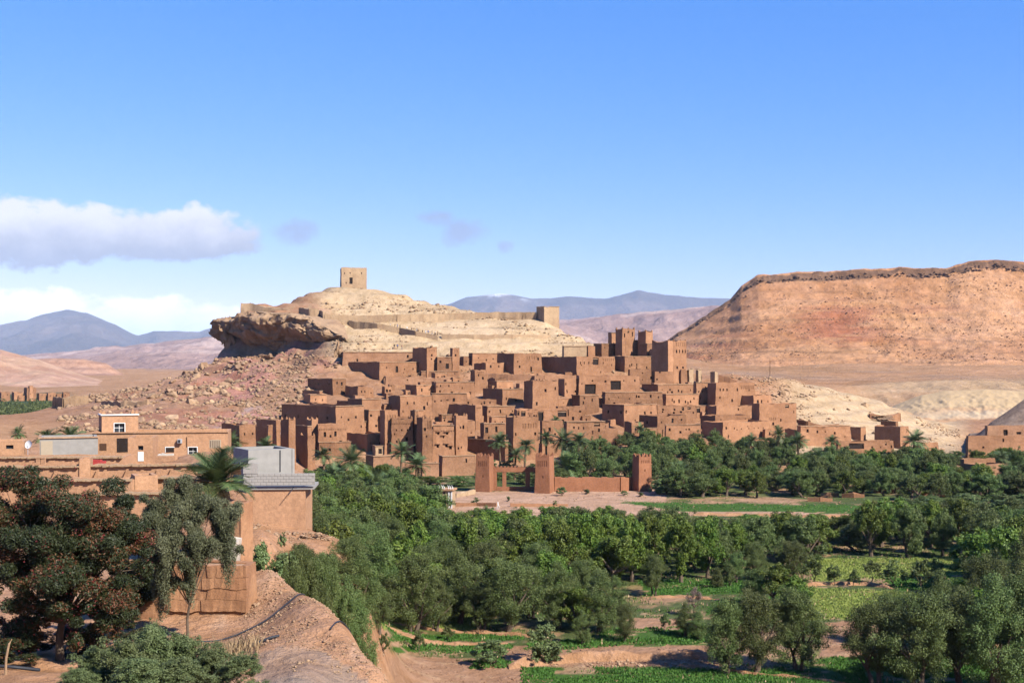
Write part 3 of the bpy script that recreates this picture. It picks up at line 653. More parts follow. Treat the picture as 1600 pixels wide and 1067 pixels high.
def house(name, cat, xL, xC, xR, yT, yB, Y=None, a=None, win=0, wl=0, niche=None, merl=0, taper=0.025, mat='adobe', roofmat='roof', par=0.55,
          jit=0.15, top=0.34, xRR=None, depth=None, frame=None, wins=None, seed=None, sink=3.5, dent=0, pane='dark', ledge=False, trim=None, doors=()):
    """one building. xL..xC is the left side seen in the photo, xC..xR the front; Y comes from the ground it stands on"""
    if Y is None: Y = hit(xC, yB, 240.0) or 330.0
    g = solve_house(xL, xC, xR, yT, yB, Y, a, xRR, depth); w, d, h = g.w, g.d, g.h
    rnd = random.Random(seed if seed is not None else int(xC * 13 + yT * 7))
    root = empty(name, g.C, g.a)
    root['px'] = (xC + xR) / 2; mm = M[mat]
    so = Vector((rnd.uniform(0, 50), rnd.uniform(0, 50), rnd.uniform(0, 50)))
    def dfm(p):
        k = 1 - taper * max(p.z, -1) / max(h, 2.0)
        q = Vector((w / 2 + (p.x - w / 2) * k, d / 2 + (p.y - d / 2) * k, p.z))
        n = mnoise.noise_vector(p * 0.45 + so); n2 = mnoise.noise_vector(p * 1.3 + so)
        q.x += (n.x + 0.5 * n2.x) * jit; q.y += (n.y + 0.5 * n2.y) * jit
        if p.z > h - 0.3: q.z += (n.z + 0.8 * n2.z) * top
        return q
    s = F / Y
    # openings in the front
    H = []
    for t in (wins or []):
        px, py, ww, hh = t[:4]; uc = w * (px - xC) / max(xR - xC, 1e-3); zc = (yB - py) / s
        H.append((uc - ww / s / 2, uc + ww / s / 2, zc - hh / s / 2, zc + hh / s / 2))
    for k in range(win):
        ww, hh = rnd.uniform(0.35, 0.7), rnd.uniform(0.45, 1.0)
        lvl = rnd.choice([0.76, 0.70, 0.62, 0.42, 0.3]) if h > 4.5 else rnd.uniform(0.45, 0.65)
        if rnd.random() < 0.35: ww, hh = rnd.uniform(0.25, 0.4), rnd.uniform(0.3, 0.6)
        uc = w * (k + rnd.uniform(0.25, 0.75)) / win
        H.append((uc - ww / 2, uc + ww / 2, lvl * h - hh / 2, lvl * h + hh / 2))
    B = []
    if niche:                                   # a row of blind slits: (from, to, count, top below edge, height) in fractions / metres
        f0, f1, nn, below, nh = niche
        for k in range(nn):
            uc = w * (f0 + (f1 - f0) * (k + 0.5) / nn); nw = w * (f1 - f0) / nn * 0.42
            B.append((uc - nw / 2, uc + nw / 2, h - below - nh, h - below))
    if dent:
        for k in range(dent):
            uc = w * (k + 0.5) / dent; nw = w / dent * 0.5
            B.append((uc - nw / 2, uc + nw / 2, h - 1.5, h - 1.15))
    H = clean_holes(H, w, -0.2, h - 0.25); B = [b for b in clean_holes(B, w, 0, h - 0.1) if not any(b[0] < q[1] and b[1] > q[0] and b[2] < q[3] and b[3] > q[2] for q in H)]
    L = []
    for k in range(wl):
        ww, hh = rnd.uniform(0.45, 0.7), rnd.uniform(0.6, 1.0); uc = d * (k + rnd.uniform(0.25, 0.75)) / wl
        L.append((uc - ww / 2, uc + ww / 2, 0.68 * h - hh / 2, 0.68 * h + hh / 2))
    L = clean_holes(L, d, -0.2, h - 0.25)
    dp = 0.42; mb = MB(); X, Yv, Z = Vector((1, 0, 0)), Vector((0, 1, 0)), Vector((0, 0, 1))
    O = Vector((0, 0, 0))
    wall_face(mb, O, X, Z, Yv, w, -sink, h, H, dp, 0, 1.5, B)
    wall_face(mb, Vector((0, d, 0)), -Yv, Z, X, d, -sink, h, [(d - b, d - a_, c, e) for (a_, b, c, e) in L], dp)
    wall_face(mb, Vector((w, 0, 0)), Yv, Z, -X, d, -sink, h, [], dp)
    wall_face(mb, Vector((w, d, 0)), -X, Z, -Yv, w, -sink, h, [], dp)
    t = min(0.38, w * 0.2, d * 0.2)              # parapet: flat top and inner faces
    def ring(u0, v0, u1, v1, steps):
        for k in range(steps):
            f0, f1 = k / steps, (k + 1) / steps
            oa, ob = Vector((u0 + (u1 - u0) * f0, v0 + (v1 - v0) * f0, h)), Vector((u0 + (u1 - u0) * f1, v0 + (v1 - v0) * f1, h))
            def inn(p): return Vector((min(max(p.x, t), w - t), min(max(p.y, t), d - t), h))
            ia, ib = inn(oa), inn(ob)
            mb.quad(oa, ob, ib, ia); mb.quad(ia, ib, ib - Z * par * 1.3, ia - Z * par * 1.3)
    ring(0, 0, w, 0, max(1, int(w / 1.8))); ring(w, 0, w, d, max(1, int(d / 1.8))); ring(w, d, 0, d, max(1, int(w / 1.8))); ring(0, d, 0, 0, max(1, int(d / 1.8)))
    mb.deform(dfm); mb.build('wall', mm, root, weld=True)
    rb = MB(); zr = h - par; rb.box((t * 0.6, t * 0.6, zr - 0.25), (w - t * 0.6, d - t * 0.6, zr)); rb.deform(dfm); rb.build('roof', M[roofmat], root)
    for (a_, b, c, e) in H:
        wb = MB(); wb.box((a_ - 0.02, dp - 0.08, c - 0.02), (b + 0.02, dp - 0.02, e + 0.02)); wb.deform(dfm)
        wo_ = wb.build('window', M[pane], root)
        if frame:
            fb = MB(); q = 0.10
            fb.box((a_ - q, -0.05, c - q), (a_, 0.03, e + q)); fb.box((b, -0.05, c - q), (b + q, 0.03, e + q)); fb.box((a_, -0.05, e), (b, 0.03, e + q)); fb.box((a_, -0.05, c - q), (b, 0.03, c))
            fb.box(((a_ + b) / 2 - 0.03, dp - 0.14, c), ((a_ + b) / 2 + 0.03, dp - 0.09, e)); fb.box((a_, dp - 0.137, (c + e) / 2 - 0.03), (b, dp - 0.093, (c + e) / 2 + 0.03))
            fb.deform(dfm); fb.build('frame', M[frame], wo_)
        if ledge:
            lb = MB(); lb.box((a_ - 0.35, -0.30, e + 0.03), (b + 0.35, 0.05, e + 0.22)); lb.deform(dfm); lb.build('window_hood', mm, wo_)
    for (a_, b, c, e) in L:
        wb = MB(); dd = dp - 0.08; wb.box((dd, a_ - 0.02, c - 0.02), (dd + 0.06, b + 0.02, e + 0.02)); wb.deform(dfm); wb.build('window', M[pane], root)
    if trim:
        tb = MB(); tb.box((-0.14, -0.16, h - 0.02), (w + 0.10, 0.12, h + 0.14)); tb.box((-0.14, 0.12, h - 0.02), (0.12, d, h + 0.14)); tb.deform(lambda p: dfm(p) if p.z < h - 0.35 else dfm(Vector((p.x, p.y, h - 0.31))) + Vector((0, 0, p.z - h + 0.31)))
        tb.build('coping', M[trim], root)
    if merl:
        spots = [(0, 0), (w, 0), (0, d), (w, d)]
        if merl > 1:
            spots += [(w * k / merl, 0) for k in range(1, merl)] + [(0, d * k / merl) for k in range(1, merl)]
        for (u_, v_) in spots:
            cb = MB(); r = 0.24; uu, vv = min(max(u_, r), w - r), min(max(v_, r), d - r)
            cb.box((uu - r, vv - r, h - 0.35), (uu + r, vv + r, h + 0.38)); cb.box((uu - r * 0.5, vv - r * 0.5, h + 0.38), (uu + r * 0.5, vv + r * 0.5, h + 0.62))
            cb.deform(lambda p: dfm(Vector((p.x, p.y, min(p.z, h - 0.35)))) + Vector((0, 0, max(p.z - h + 0.35, 0))))
            cb.build('merlon', mm, root)
    root['n_win'] = len(H); root['dims'] = (w, d, h)
    return root, g, dfm

ROWS = {}
def V(row, *a, **k):
    hint = k.pop('hint', None); nm = k.pop('name', 'mud_house')
    if not k.get('merl') and not k.get('niche') and (int(a[1] * 7) % 5) < 3: k.setdefault('trim', 'roof')
    wpx = a[2] - a[1]
    if 'mat' not in k or k['mat'] == 'adobe': k['win'] = max(k.get('win', 0), int(wpx / 17) + (1 if wpx > 12 else 0))
    root, g, f = house(nm, 'house', *a, **k); ROWS.setdefault(row, []).append((root, hint, k.get('merl', 0), k.get('niche')))
    return root

# --- foot of the village, left of the tall kasbah
V('foot', 345, 374, 400, 664, 712, a=40, win=1); V('foot', 384, 417, 420, 667, 716, a=44, depth=14); V('foot', 438, 451, 462, 656, 728, merl=1, a=34, hint='corner tower')
V('foot', 400, 432, 438, 657, 700, a=42, win=0)
V('foot', 416, 419, 424, 664, 720, a=30, hint='slim tower'); V('foot', 453, 481, 487, 666, 730, a=42, wl=2); V('foot', 478, 487.5, 497, 656, 706, merl=1, a=34, hint='corner tower')
V('foot', 468, 481, 492.5, 681, 734, merl=1, a=38, hint='corner tower')
V('foot', 495, 497, 542, 663, 712, a=14, wins=[(507.5, 679, 4, 8), (524, 678, 4, 8)], dent=16, hint='two tall windows')
V('foot', 496, 498, 549, 691, 716, a=12, win=3, top=0.4)
V('foot', 535, 574, 612, 679, 706, a=36, win=2); V('foot', 571, 583, 634, 713, 746, a=26, win=0, mat='adobe_tan'); V('foot', 582, 586, 611, 697, 716, a=16, wins=[(594, 705, 6, 8), (606, 705, 6, 9)], mat='adobe_pale')  # last block stands in for a sunlit yard, its brightness in pale adobe
# tall kasbah
V('kasbah', 593, 601, 622, 641, 716, a=24, niche=(0.1, 0.9, 4, 1.2, 1.6), wins=[(612, 664, 2, 3), (606, 690, 3, 3)], taper=0.06, top=0.3)
V('kasbah', 610, 611, 646, 654, 718, a=8, dent=12, wins=[(619, 672, 2, 3), (628, 672, 2, 3), (637, 672, 2, 3), (636, 686, 4, 6), (620, 690, 2.5, 4)], taper=0.06, merl=1)
V('kasbah', 641, 648, 653, 642, 716, a=30, taper=0.05)
V('kasbah', 650, 660, 676, 653, 728, a=22, niche=(0.1, 0.95, 5, 0.7, 2.0), wins=[(666, 682, 2, 3)], taper=0.09, merl=1)
V('kasbah', 675, 676, 710, 665, 724, a=4, dent=13, wins=[(685, 677, 3.5, 4), (699, 677, 3.5, 4), (684, 697, 4, 5), (698, 696, 4, 5)], ledge=True, taper=0.05)
V('kasbah', 708, 712, 731, 650, 722, a=16, niche=(0.15, 0.8, 2, 1.2, 1.5), wins=[(720, 668, 2, 3), (721, 699, 2, 3)], taper=0.08, merl=1)
V('kasbah', 725, 727, 742, 657, 690, a=14, win=1, top=0.35)
V('forecourt', 685, 691, 743, 713, 744, a=20, win=1, mat='adobe_tan'); V('forecourt', 657, 660, 686, 724, 748, a=10, mat='adobe_tan'); V('forecourt', 632, 634, 652, 722, 744, a=10, mat='adobe_tan')
V('kasbah', 727, 790, 795, 689, 722, a=46, depth=24); V('kasbah', 790, 802, 842, 652, 722, a=30, niche=(0.3, 0.95, 6, 1.6, 1.2), win=4, merl=1, top=0.3)
V('kasbah', 750, 756, 790, 662, 700, a=24, wins=[(760, 672, 5, 9), (776, 671, 4, 9), (784, 690, 8, 7)], top=0.5)
# second row
V('second', 440, 525, 570, 635, 692, a=46, wl=4, wins=[(534, 652, 2.5, 3), (557, 653, 4, 4)], depth=24)
V('second', 474, 485, 511, 617, 634, a=30, win=1); V('second', 472, 500, 504, 611, 626, a=44); V('second', 480, 520, 541, 592, 618, a=44, wl=3, win=1)
V('second', 539, 559, 577, 604, 626, a=36, wins=[(565, 612, 2, 3.5), (570, 612, 2, 3.5)], wl=1); V('second', 543, 566, 596, 624, 662, a=34, win=2)
V('second', 526, 545, 566, 627, 645, a=34, win=0); V('second', 568, 576, 592, 641, 676, a=30, win=2, hint='narrow tower'); V('second', 572, 596, 600, 651, 676, a=40)
V('second', 553, 558, 576, 659, 676, a=24, win=1)
V('second', 606, 625, 676, 619, 660, a=30, wins=[(636, 630, 2.5, 4), (647, 630, 2.5, 4), (663, 638, 4, 6)]); V('second', 596, 600, 626, 632, 654, a=24, win=1, niche=(0.2, 0.9, 5, 0.5, 0.7))
V('second', 672, 675, 730, 615, 656, a=10, wins=[(679, 627, 2, 3), (700, 625, 2, 3), (689, 626, 3, 2), (718, 640, 2, 3)])
V('second', 640, 650, 662, 641, 660, a=26); V('second', 685, 690, 706, 648, 664, a=20, wins=[(694, 652, 4, 4)]); V('second', 706, 709, 726, 652, 668, a=16, wins=[(714, 661, 3, 3)])
V('second', 698, 743, 754, 633, 672, a=42, wl=0, niche=(0.15, 0.85, 4, 0.6, 0.4)); V('second', 752, 761, 805, 635, 662, a=28, win=2); V('second', 726, 729, 776, 624, 640, a=10, wins=[(731, 629, 3, 4), (757, 629, 3, 5), (766, 629, 2, 4)], roofmat='roof')
V('second', 764, 768, 806, 651, 672, a=16, win=2, top=0.5)
V('second', 802, 807, 888, 640, 672, a=8, wins=[(808, 645, 6, 8), (817, 646, 7, 10), (845, 650, 9, 15), (879, 646, 15, 11)], niche=(0.2, 0.42, 6, 0.8, 0.7)); V('second', 843, 847, 880, 658, 712, a=14, win=4, top=0.35)
V('second', 868, 872, 914, 635, 662, a=12, wins=[(881, 645, 16, 10)]); V('second', 880, 885, 946, 659, 704, a=12, wins=[(896, 668, 3, 3), (904, 669, 2, 4), (912, 669, 2, 4), (933, 663, 10, 7)])
V('second', 918, 922, 966, 669, 704, a=10, wins=[(955, 664, 12, 6)]); V('second', 975, 987, 1006, 660, 696, a=28, win=1); V('second', 1000, 1006, 1027, 669, 700, a=20, win=1, top=0.4)
V('second', 940, 975, 1027, 633, 668, a=40, wl=2, win=2); V('second', 998, 1027, 1073, 650, 684, a=36, wins=[(1034, 660, 2, 3), (1051, 658, 5, 7), (1065, 657, 3, 3)], wl=1); V('second', 1038, 1040, 1096, 664, 694, a=10, win=2, wins=[(1077, 671, 2.5, 3)])
V('second', 1094, 1117, 1173, 650, 676, a=30, win=4); V('second', 1096, 1129, 1203, 660, 692, a=34, wins=[(1134, 669, 3, 4), (1147, 670, 2, 3), (1158, 671, 2, 2), (1170, 671, 2, 2), (1178, 671, 2, 2), (1185, 671, 2, 2), (1193, 671, 2, 2)])
V('second', 1174, 1186, 1245, 631, 676, a=26, wins=[(1230, 634, 8, 8)], niche=(0.25, 0.45, 4, 4.0, 0.8)); V('second', 1184, 1188, 1200, 636, 664, a=20, wins=[(1191, 647, 2, 4)], mat='adobe_tan')
V('second', 1244, 1250, 1330, 666, 696, a=16, win=3, top=0.6, jit=0.2); V('second', 1325, 1345, 1353, 668, 692, a=40); V('second', 1366, 1407, 1421, 667, 702, a=42, hint='flat-capped tower')
V('second', 1376, 1400, 1404, 659, 690, a=42); V('second', 1305, 1309, 1397, 689, 710, a=10, wins=[(1338, 697, 26, 9), (1385, 694, 3, 5)]); V('second', 1226, 1252, 1256, 671, 694, a=44, top=0.5)
V('second', 1436, 1442, 1466, 692, 712, a=20, win=2)
# middle row
V('middle', 633, 651, 681, 602, 622, a=34, win=0); V('middle', 674, 681, 742, 597, 622, a=16, wins=[(682, 604, 2, 3), (688, 603, 2, 3), (701, 603, 2, 3)]); V('middle', 735, 742, 761, 578, 612, a=26, win=1, niche=(0.2, 0.8, 5, 0.5, 0.4), hint='tower house')
V('middle', 762, 776, 802, 596, 616, a=36, win=1, top=0.4); V('middle', 754, 785, 818, 608, 634, a=40, win=2); V('middle', 818, 832, 873, 595, 646, a=30, win=3, top=0.3); V('middle', 872, 882, 906, 592, 620, a=28, wins=[(884, 600, 2, 4)])
V('middle', 862, 869, 900, 623, 640, a=20, win=1); V('middle', 893, 906, 936, 618, 648, a=28, wins=[(913, 622, 2.5, 3)]); V('middle', 900, 904, 1000, 587, 620, a=10, wins=[(922, 608, 18, 15), (962, 602, 17, 14), (946, 596, 3, 3)])
V('middle', 940, 945, 1036, 613, 640, a=12, wins=[(983, 623, 2, 2), (959, 630, 3, 3), (998, 620, 3, 3)]); V('middle', 1002, 1028, 1085, 601, 622, a=32, wins=[(1043, 613, 2, 3), (1050, 613, 4, 3), (1060, 611, 2.5, 4)])
V('middle', 1083, 1088, 1109, 598, 632, a=22, wins=[(1092, 612, 2, 3), (1098, 612, 2, 3)]); V('middle', 1030, 1040, 1092, 616, 640, a=26, wins=[(1053, 628, 2.5, 4), (1061, 627, 2.5, 6), (1071, 628, 2.5, 4), (1079, 628, 2.5, 4)])
V('middle', 1024, 1027, 1088, 634, 656, a=10, wins=[(1036, 640, 3, 3), (1054, 640, 3, 3), (1067, 638, 4, 7), (1077, 637, 5, 6), (1092, 639, 5, 8)]); V('middle', 1105, 1118, 1180, 598, 638, a=26, wins=[(1125, 609, 2.5, 4), (1130, 609, 2.5, 4), (1136, 609, 2.5, 4), (1152, 609, 2.5, 5)], niche=(0.62, 0.98, 7, 0.9, 1.1))
V('middle', 1099, 1119, 1178, 634, 660, a=30, win=3); V('middle', 1154, 1177, 1206, 618, 644, a=40, wins=[(1184, 628, 5, 6), (1190, 628, 3, 6)]); V('middle', 1086, 1088, 1102, 634, 654, a=12, wins=[(1091, 640, 7, 10)])
V('middle', 1174, 1178, 1186, 610, 626, a=30, mat='adobe_tan')
# upper row
V('upper', 535, 593, 668, 566, 594, a=40, wins=[(620, 577, 5, 10), (632, 577, 2, 2), (652, 580, 2, 2)], depth=22); V('upper', 644, 667, 683, 543, 590, a=38, niche=(0.15, 0.85, 4, 0.6, 0.8), wins=[(675, 555, 2.5, 3.5)], hint='square tower')
V('upper', 681, 683, 706, 558, 588, a=12, wins=[(699, 572, 5, 8), (694, 555, 4, 3)]); V('upper', 703, 707, 718, 544, 588, a=24, niche=(0.2, 0.8, 3, 0.5, 0.8), wins=[(712, 555, 2.5, 3.5)], hint='square tower')
V('upper', 532, 535, 656, 550, 572, a=10, win=2, top=0.3, mat='adobe_tan'); V('upper', 599, 602, 662, 588, 602, a=10, win=1, top=0.4, mat='adobe_tan'); V('upper', 674, 680, 698, 583, 598, a=20, wins=[(691, 590, 3, 5)])
V('upper', 655, 658, 717, 580, 590, a=8, top=0.3); V('upper', 776, 803, 847, 552, 588, a=38, niche=(0.42, 0.95, 6, 0.9, 1.1), wins=[(830, 577, 3.5, 8), (809, 565, 2, 3)], merl=0); V('upper', 732, 738, 779, 552, 572, a=20, win=1)
V('upper', 740, 759, 804, 567, 590, a=34, win=1); V('upper', 718, 724, 738, 557, 572, a=30); V('upper', 864, 901, 962, 557, 592, a=40, wins=[(907, 567, 2, 4), (913, 567, 2, 4), (920, 567, 2, 4), (931, 564, 12, 12), (943, 567, 2, 3)], niche=(0.66, 0.98, 6, 0.5, 0.9), depth=20)
V('upper', 878, 881, 918, 541, 562, a=12, top=0.5, mat='adobe_pale'); V('upper', 917, 919, 930, 540, 562, a=14); V('upper', 927, 940, 966, 537, 562, a=32, win=2, top=0.5); V('upper', 950, 956, 968, 520, 556, a=30, top=0.4)
# the citadel
V('citadel', 961, 972, 993, 514, 568, a=30, wins=[(976, 524, 2.5, 6), (982, 517, 3.5, 6), (989, 522, 2.5, 7)], merl=1, taper=0.07, top=0.35); V('citadel', 963, 977, 1000, 531, 566, a=32, wins=[(981, 541, 2.5, 5)], taper=0.05, top=0.35)
V('citadel', 996, 1009, 1021, 518, 572, a=34, merl=1, taper=0.08, top=0.35); V('citadel', 998, 1011, 1023, 537, 576, a=34, wins=[(1015, 549, 2, 3)], taper=0.04); V('citadel', 960, 976, 1018, 557, 582, a=32, wins=[(987, 570, 2, 4), (995, 570, 2, 4), (991, 559, 3, 2.5)])
V('citadel', 981, 984, 1023, 577, 600, a=12, wins=[(1004, 583, 2, 2), (1013, 575, 8, 2)]); V('citadel', 1015, 1026, 1041, 546, 584, a=32, wins=[(1039, 555, 3, 5)], top=0.4); V('citadel', 1018, 1044, 1052, 533, 560, a=44, top=0.5)
V('citadel', 1043, 1052, 1073, 533, 604, a=26, wins=[(1057, 549, 2.5, 5), (1062, 549, 2, 5), (1067, 549, 2, 5), (1071, 549, 2, 5)], niche=(0.15, 0.95, 5, 0.4, 1.2), taper=0.05, merl=1); V('citadel', 1020, 1023, 1053, 566, 604, a=14, win=5, top=0.3)
V('citadel', 1060, 1064, 1074, 578, 604, a=30, top=0.7, jit=0.25); V('citadel', 1072, 1077, 1084, 577, 604, a=30, top=0.7, jit=0.25, mat='adobe_pale'); V('citadel', 1087, 1091, 1096, 577, 602, a=30, top=0.7, jit=0.25, mat='adobe_pale'); V('citadel', 1110, 1117, 1122, 581, 606, a=34, top=0.3, mat='adobe_pale')

# --- names that single each house out: counted along its row from a landmark
ORD = ['first', 'second', 'third', 'fourth', 'fifth', 'sixth', 'seventh', 'eighth', 'ninth', 'tenth', 'eleventh', 'twelfth', 'thirteenth', 'fourteenth', 'fifteenth', 'sixteenth', 'seventeenth', 'eighteenth', 'nineteenth', 'twentieth']
def ordn(k):
    if k < 20: return ORD[k]
    n = k + 1; tens = ['', '', 'twenty', 'thirty', 'forty', 'fifty', 'sixty', 'seventy', 'eighty', 'ninety']
    if n >= 100: return 'one hundred and ' + ordn(n - 101) if n > 100 else 'hundredth'
    t, u_ = tens[n // 10], n % 10
    return t + '-' + ORD[u_ - 1] if u_ else t[:-1] + 'ieth'
PHR = {'foot': 'along the village foot from the boulder scree', 'kasbah': 'of the tall kasbah blocks from the scree', 'forecourt': 'enclosure at the kasbah foot from the scree',
       'second': 'in the lower rows from the boulder scree', 'middle': 'in the middle row from the boulder scree', 'upper': 'in the upper row from the cliff', 'citadel': 'of the citadel blocks from the cliff side'}
GRP = {'foot': 'houses along the village foot', 'kasbah': 'blocks of the tall kasbah', 'forecourt': 'enclosures below the kasbah', 'second': 'houses in the lower village rows', 'middle': 'houses in the middle village row', 'upper': 'houses in the upper village row', 'citadel': 'ruined citadel blocks'}
for row, L_ in ROWS.items():
    L_.sort(key=lambda q: q[0]['px'])
    for k, (root, hint, ml, nc) in enumerate(L_):
        w_, d_, h_ = root['dims']; nw = root['n_win']
        shape = hint or ('tall' if h_ > 1.5 * w_ else ('long low' if w_ > 2.6 * h_ else 'squat' if h_ < 4 else 'boxy'))
        what = 'mud tower' if (h_ > 1.6 * w_) else 'mud house'
        if hint and 'tower' in hint: txt = 'mud ' + hint
        elif hint: txt = 'mud house with ' + hint
        else: txt = shape + ' ' + what
        if h_ > 1.6 * w_ or (hint and 'tower' in hint): root.name = 'mud_tower'
        if ml: txt += ' with corner spikes'
        elif nc: txt += ' with slit decoration'
        elif nw == 0: txt += ' without windows'
        tag(root, (txt + ', ' + ordn(k) + ' ' + PHR[row]), 'tower' if root.name.startswith('mud_tower') else 'house', GRP[row])
        for kk in ('px', 'dims', 'n_win'): del root[kk]

# --- small sheds, rooms and yard walls wedged between the houses
IR = random.Random(11); spots = []
for o in COL.objects:
    if o.parent is None and o.type == 'EMPTY': spots.append((o.location.x, o.location.y))
made = 0
while made < 130:
    px, py = IR.uniform(470, 1230), IR.uniform(575, 700)
    if py < 575 + max(0, 700 - px) * 0.22 or py < 590 + max(0, px - 1080) * 0.35: continue
    Y = hit(px, py, 260.0); x = (px - 800) / F * Y
    if any((x - a) ** 2 + (Y - b) ** 2 < 2.2 ** 2 for a, b in spots): continue
    spots.append((x, Y)); w_, h_ = IR.choice([IR.uniform(6, 12), IR.uniform(8, 20)]), IR.uniform(5, 13); a_ = IR.uniform(14, 34); dk = w_ * IR.uniform(0.2, 0.7); made += 1
    o, g, _ = house('mud_shed', 'house', px - dk, px, px + w_, py - h_, py + 3, a=a_, win=IR.choice([0, 1, 1, 2]), top=IR.uniform(0.1, 0.5), mat=IR.choice(['adobe', 'adobe', 'adobe_tan']))
    tag(o, 'small mud-walled room wedged between larger village houses', 'house', 'small rooms between the village houses')
    for kk in ('px', 'dims', 'n_win'): del o[kk]

# ------------------------------------------------------------------ free-standing walls
def wall_line(name, label, cat, pts, th=0.5, mat='adobe_tan', jit=0.12, top=0.2, crenel=0.0, group=None, sink=1.5, Y=None):
    """pts: (px, base row, top row[, Y]); base on the ground"""
    W = []
    for p in pts:
        y = p[3] if len(p) > 3 else (hit(p[0], p[1], 30 if Y is None else Y) or 330.0)
        b = P(p[0], p[1], y); W.append((b, (p[1] - p[2]) / F * y))
    root_loc = W[0][0].copy(); mb = MB(); rnd = random.Random(int(pts[0][0]))
    so = Vector((rnd.uniform(0, 40), rnd.uniform(0, 40), 0))
    for (b0, h0), (b1, h1) in zip(W[:-1], W[1:]):
        d = b1 - b0; L_ = max(d.length, 0.1); n = max(1, int(L_ / 1.2)); nrm = Vector((d.y, -d.x, 0)).normalized() * th / 2
        for k in range(n):
            f0, f1 = k / n, (k + 1) / n; p0, p1 = b0 + d * f0 - root_loc, b1 - d * (1 - f1) - root_loc
            g0, g1 = h0 + (h1 - h0) * f0, h0 + (h1 - h0) * f1
            if crenel: g0 = g1 = max(g0, g1) + (crenel if k % 2 == 0 else 0)
            S = Vector((0, 0, -sink)); a0, a1 = Vector((0, 0, g0)), Vector((0, 0, g1))
            nv = max(1, int(max(g0, g1) / 1.2))
            for j in range(nv):
                q0, q1 = j / nv, (j + 1) / nv
                l0 = S + (a0 - S) * q0; l1 = S + (a1 - S) * q0; u0 = S + (a0 - S) * q1; u1 = S + (a1 - S) * q1
                mb.quad(p0 + nrm + l0, p1 + nrm + l1, p1 + nrm + u1, p0 + nrm + u0); mb.quad(p1 - nrm + l1, p0 - nrm + l0, p0 - nrm + u0, p1 - nrm + u1)
            mb.quad(p0 + nrm + a0, p1 + nrm + a1, p1 - nrm + a1, p0 - nrm + a0)
            mb.quad(p0 - nrm + S, p0 + nrm + S, p0 + nrm + a0, p0 - nrm + a0); mb.quad(p1 + nrm + S, p1 - nrm + S, p1 - nrm + a1, p1 + nrm + a1)
    def df(p):
        nn = mnoise.noise_vector(p * 0.5 + so); n2 = mnoise.noise_vector(p * 1.6 + so)
        return p + Vector(((nn.x + 0.5 * n2.x) * jit, (nn.y + 0.5 * n2.y) * jit, (nn.z + n2.z) * top if p.z > 0.4 else 0))
    mb.deform(df); o = mb.build(name, M[mat], None); o.location = root_loc
    return tag(o, label, cat, group)
HW = dict(Y=240.0)
wall_line('rampart', 'long pale stone rampart running below the granary knoll to the ruined tower', 'wall', [(507, 506, 491), (560, 506, 493), (620, 503, 492), (700, 500, 490), (780, 498, 488), (838, 499, 488)], 0.9, 'adobe_pale', 0.3, 0.25, **HW)
wall_line('rampart', 'short shadowed rampart return facing the overhanging cliff', 'wall', [(507, 507, 487), (496, 498, 484, 462)], 0.9, 'adobe_pale', 0.3, 0.25, **HW)
wall_line('stair_wall', 'sloping pale wall beside the stepped path climbed by visitors', 'wall', [(545, 508, 501), (590, 513, 505), (625, 520, 512), (650, 524, 517), (672, 528, 522), (684, 531, 525)], 0.6, 'adobe_pale', 0.25, 0.25, **HW)
wall_line('terrace_wall', 'straight terrace wall on the pale slope right of the visitors\' steps', 'wall', [(690, 529, 522), (740, 529, 523), (800, 528, 523), (860, 527, 523)], 0.6, 'adobe_pale', 0.2, 0.2, **HW)
wall_line('cliff_wall', 'ruined pale wall standing on the overhanging cliff top', 'wall', [(376, 489, 474, 470), (392, 489, 474, 470), (410, 489, 479, 468), (440, 489, 482, 466), (470, 490, 487, 463)], 0.8, 'adobe_pale', 0.25, 0.5)
wall_line('cliff_wall', 'short ruined wall between the cliff top and the rampart', 'wall', [(468, 493, 481), (485, 494, 482), (498, 496, 484)], 0.8, 'adobe_pale', 0.3, 0.4, **HW)
wall_line('village_wall', 'bare terrace wall below the two square towers in the upper village', 'wall', [(600, 600, 591), (660, 599, 590), (705, 597, 590)], 0.6, 'adobe_tan', 0.2, 0.3, **HW)
wall_line('village_wall', 'long terrace wall under the slit-decorated upper house', 'wall', [(762, 594, 584), (800, 594, 585), (850, 595, 586), (900, 594, 586)], 0.6, 'adobe_tan', 0.2, 0.3, **HW)
wall_line('village_wall', 'stepped dark wall descending behind the ruined pale pillars', 'wall', [(1123, 599, 585), (1132, 599, 588), (1140, 600, 591), (1151, 601, 595)], 0.7, 'adobe', 0.2, 0.3, **HW)
wall_line('village_wall', 'crumbled wall at the rocky edge of the village below the sandstone ledges', 'wall', [(1246, 662, 655), (1262, 668, 659), (1285, 672, 664), (1310, 668, 662)], 0.6, 'adobe', 0.3, 0.6, **HW)
wall_line('village_wall', 'low wall climbing through the pale slope beside the ruined walls', 'wall', [(850, 575, 570), (862, 577, 571), (880, 583, 577), (900, 588, 582)], 0.6, 'adobe_pale', 0.2, 0.4, **HW)
wall_line('ledge_wall', 'ruined rubble wall on the rock above the flat-capped tower', 'wall', [(1358, 652, 646), (1380, 657, 650), (1405, 658, 646)], 1.2, 'adobe', 0.4, 0.5, **HW)
wall_line('scree_wall', 'dark rubble wall on the low ridge beside the scree', 'wall', [(84, 636, 621), (100, 636, 622), (118, 634, 620), (138, 630, 619)], 1.0, 'cliff', 0.4, 0.5, **HW)
wall_line('scree_wall', 'low rubble wall crossing the ridge below the boulders', 'wall', [(160, 634, 627), (190, 635, 627), (230, 632, 625)], 0.9, 'cliff', 0.4, 0.4, **HW)
tw = V('upper', 838, 850, 874, 479, 504, a=30, mat='adobe_pale', top=0.6, win=0)
tw.name = 'ruined_tower'; tag(tw, 'ruined square tower at the end of the long rampart on the skyline', 'tower')
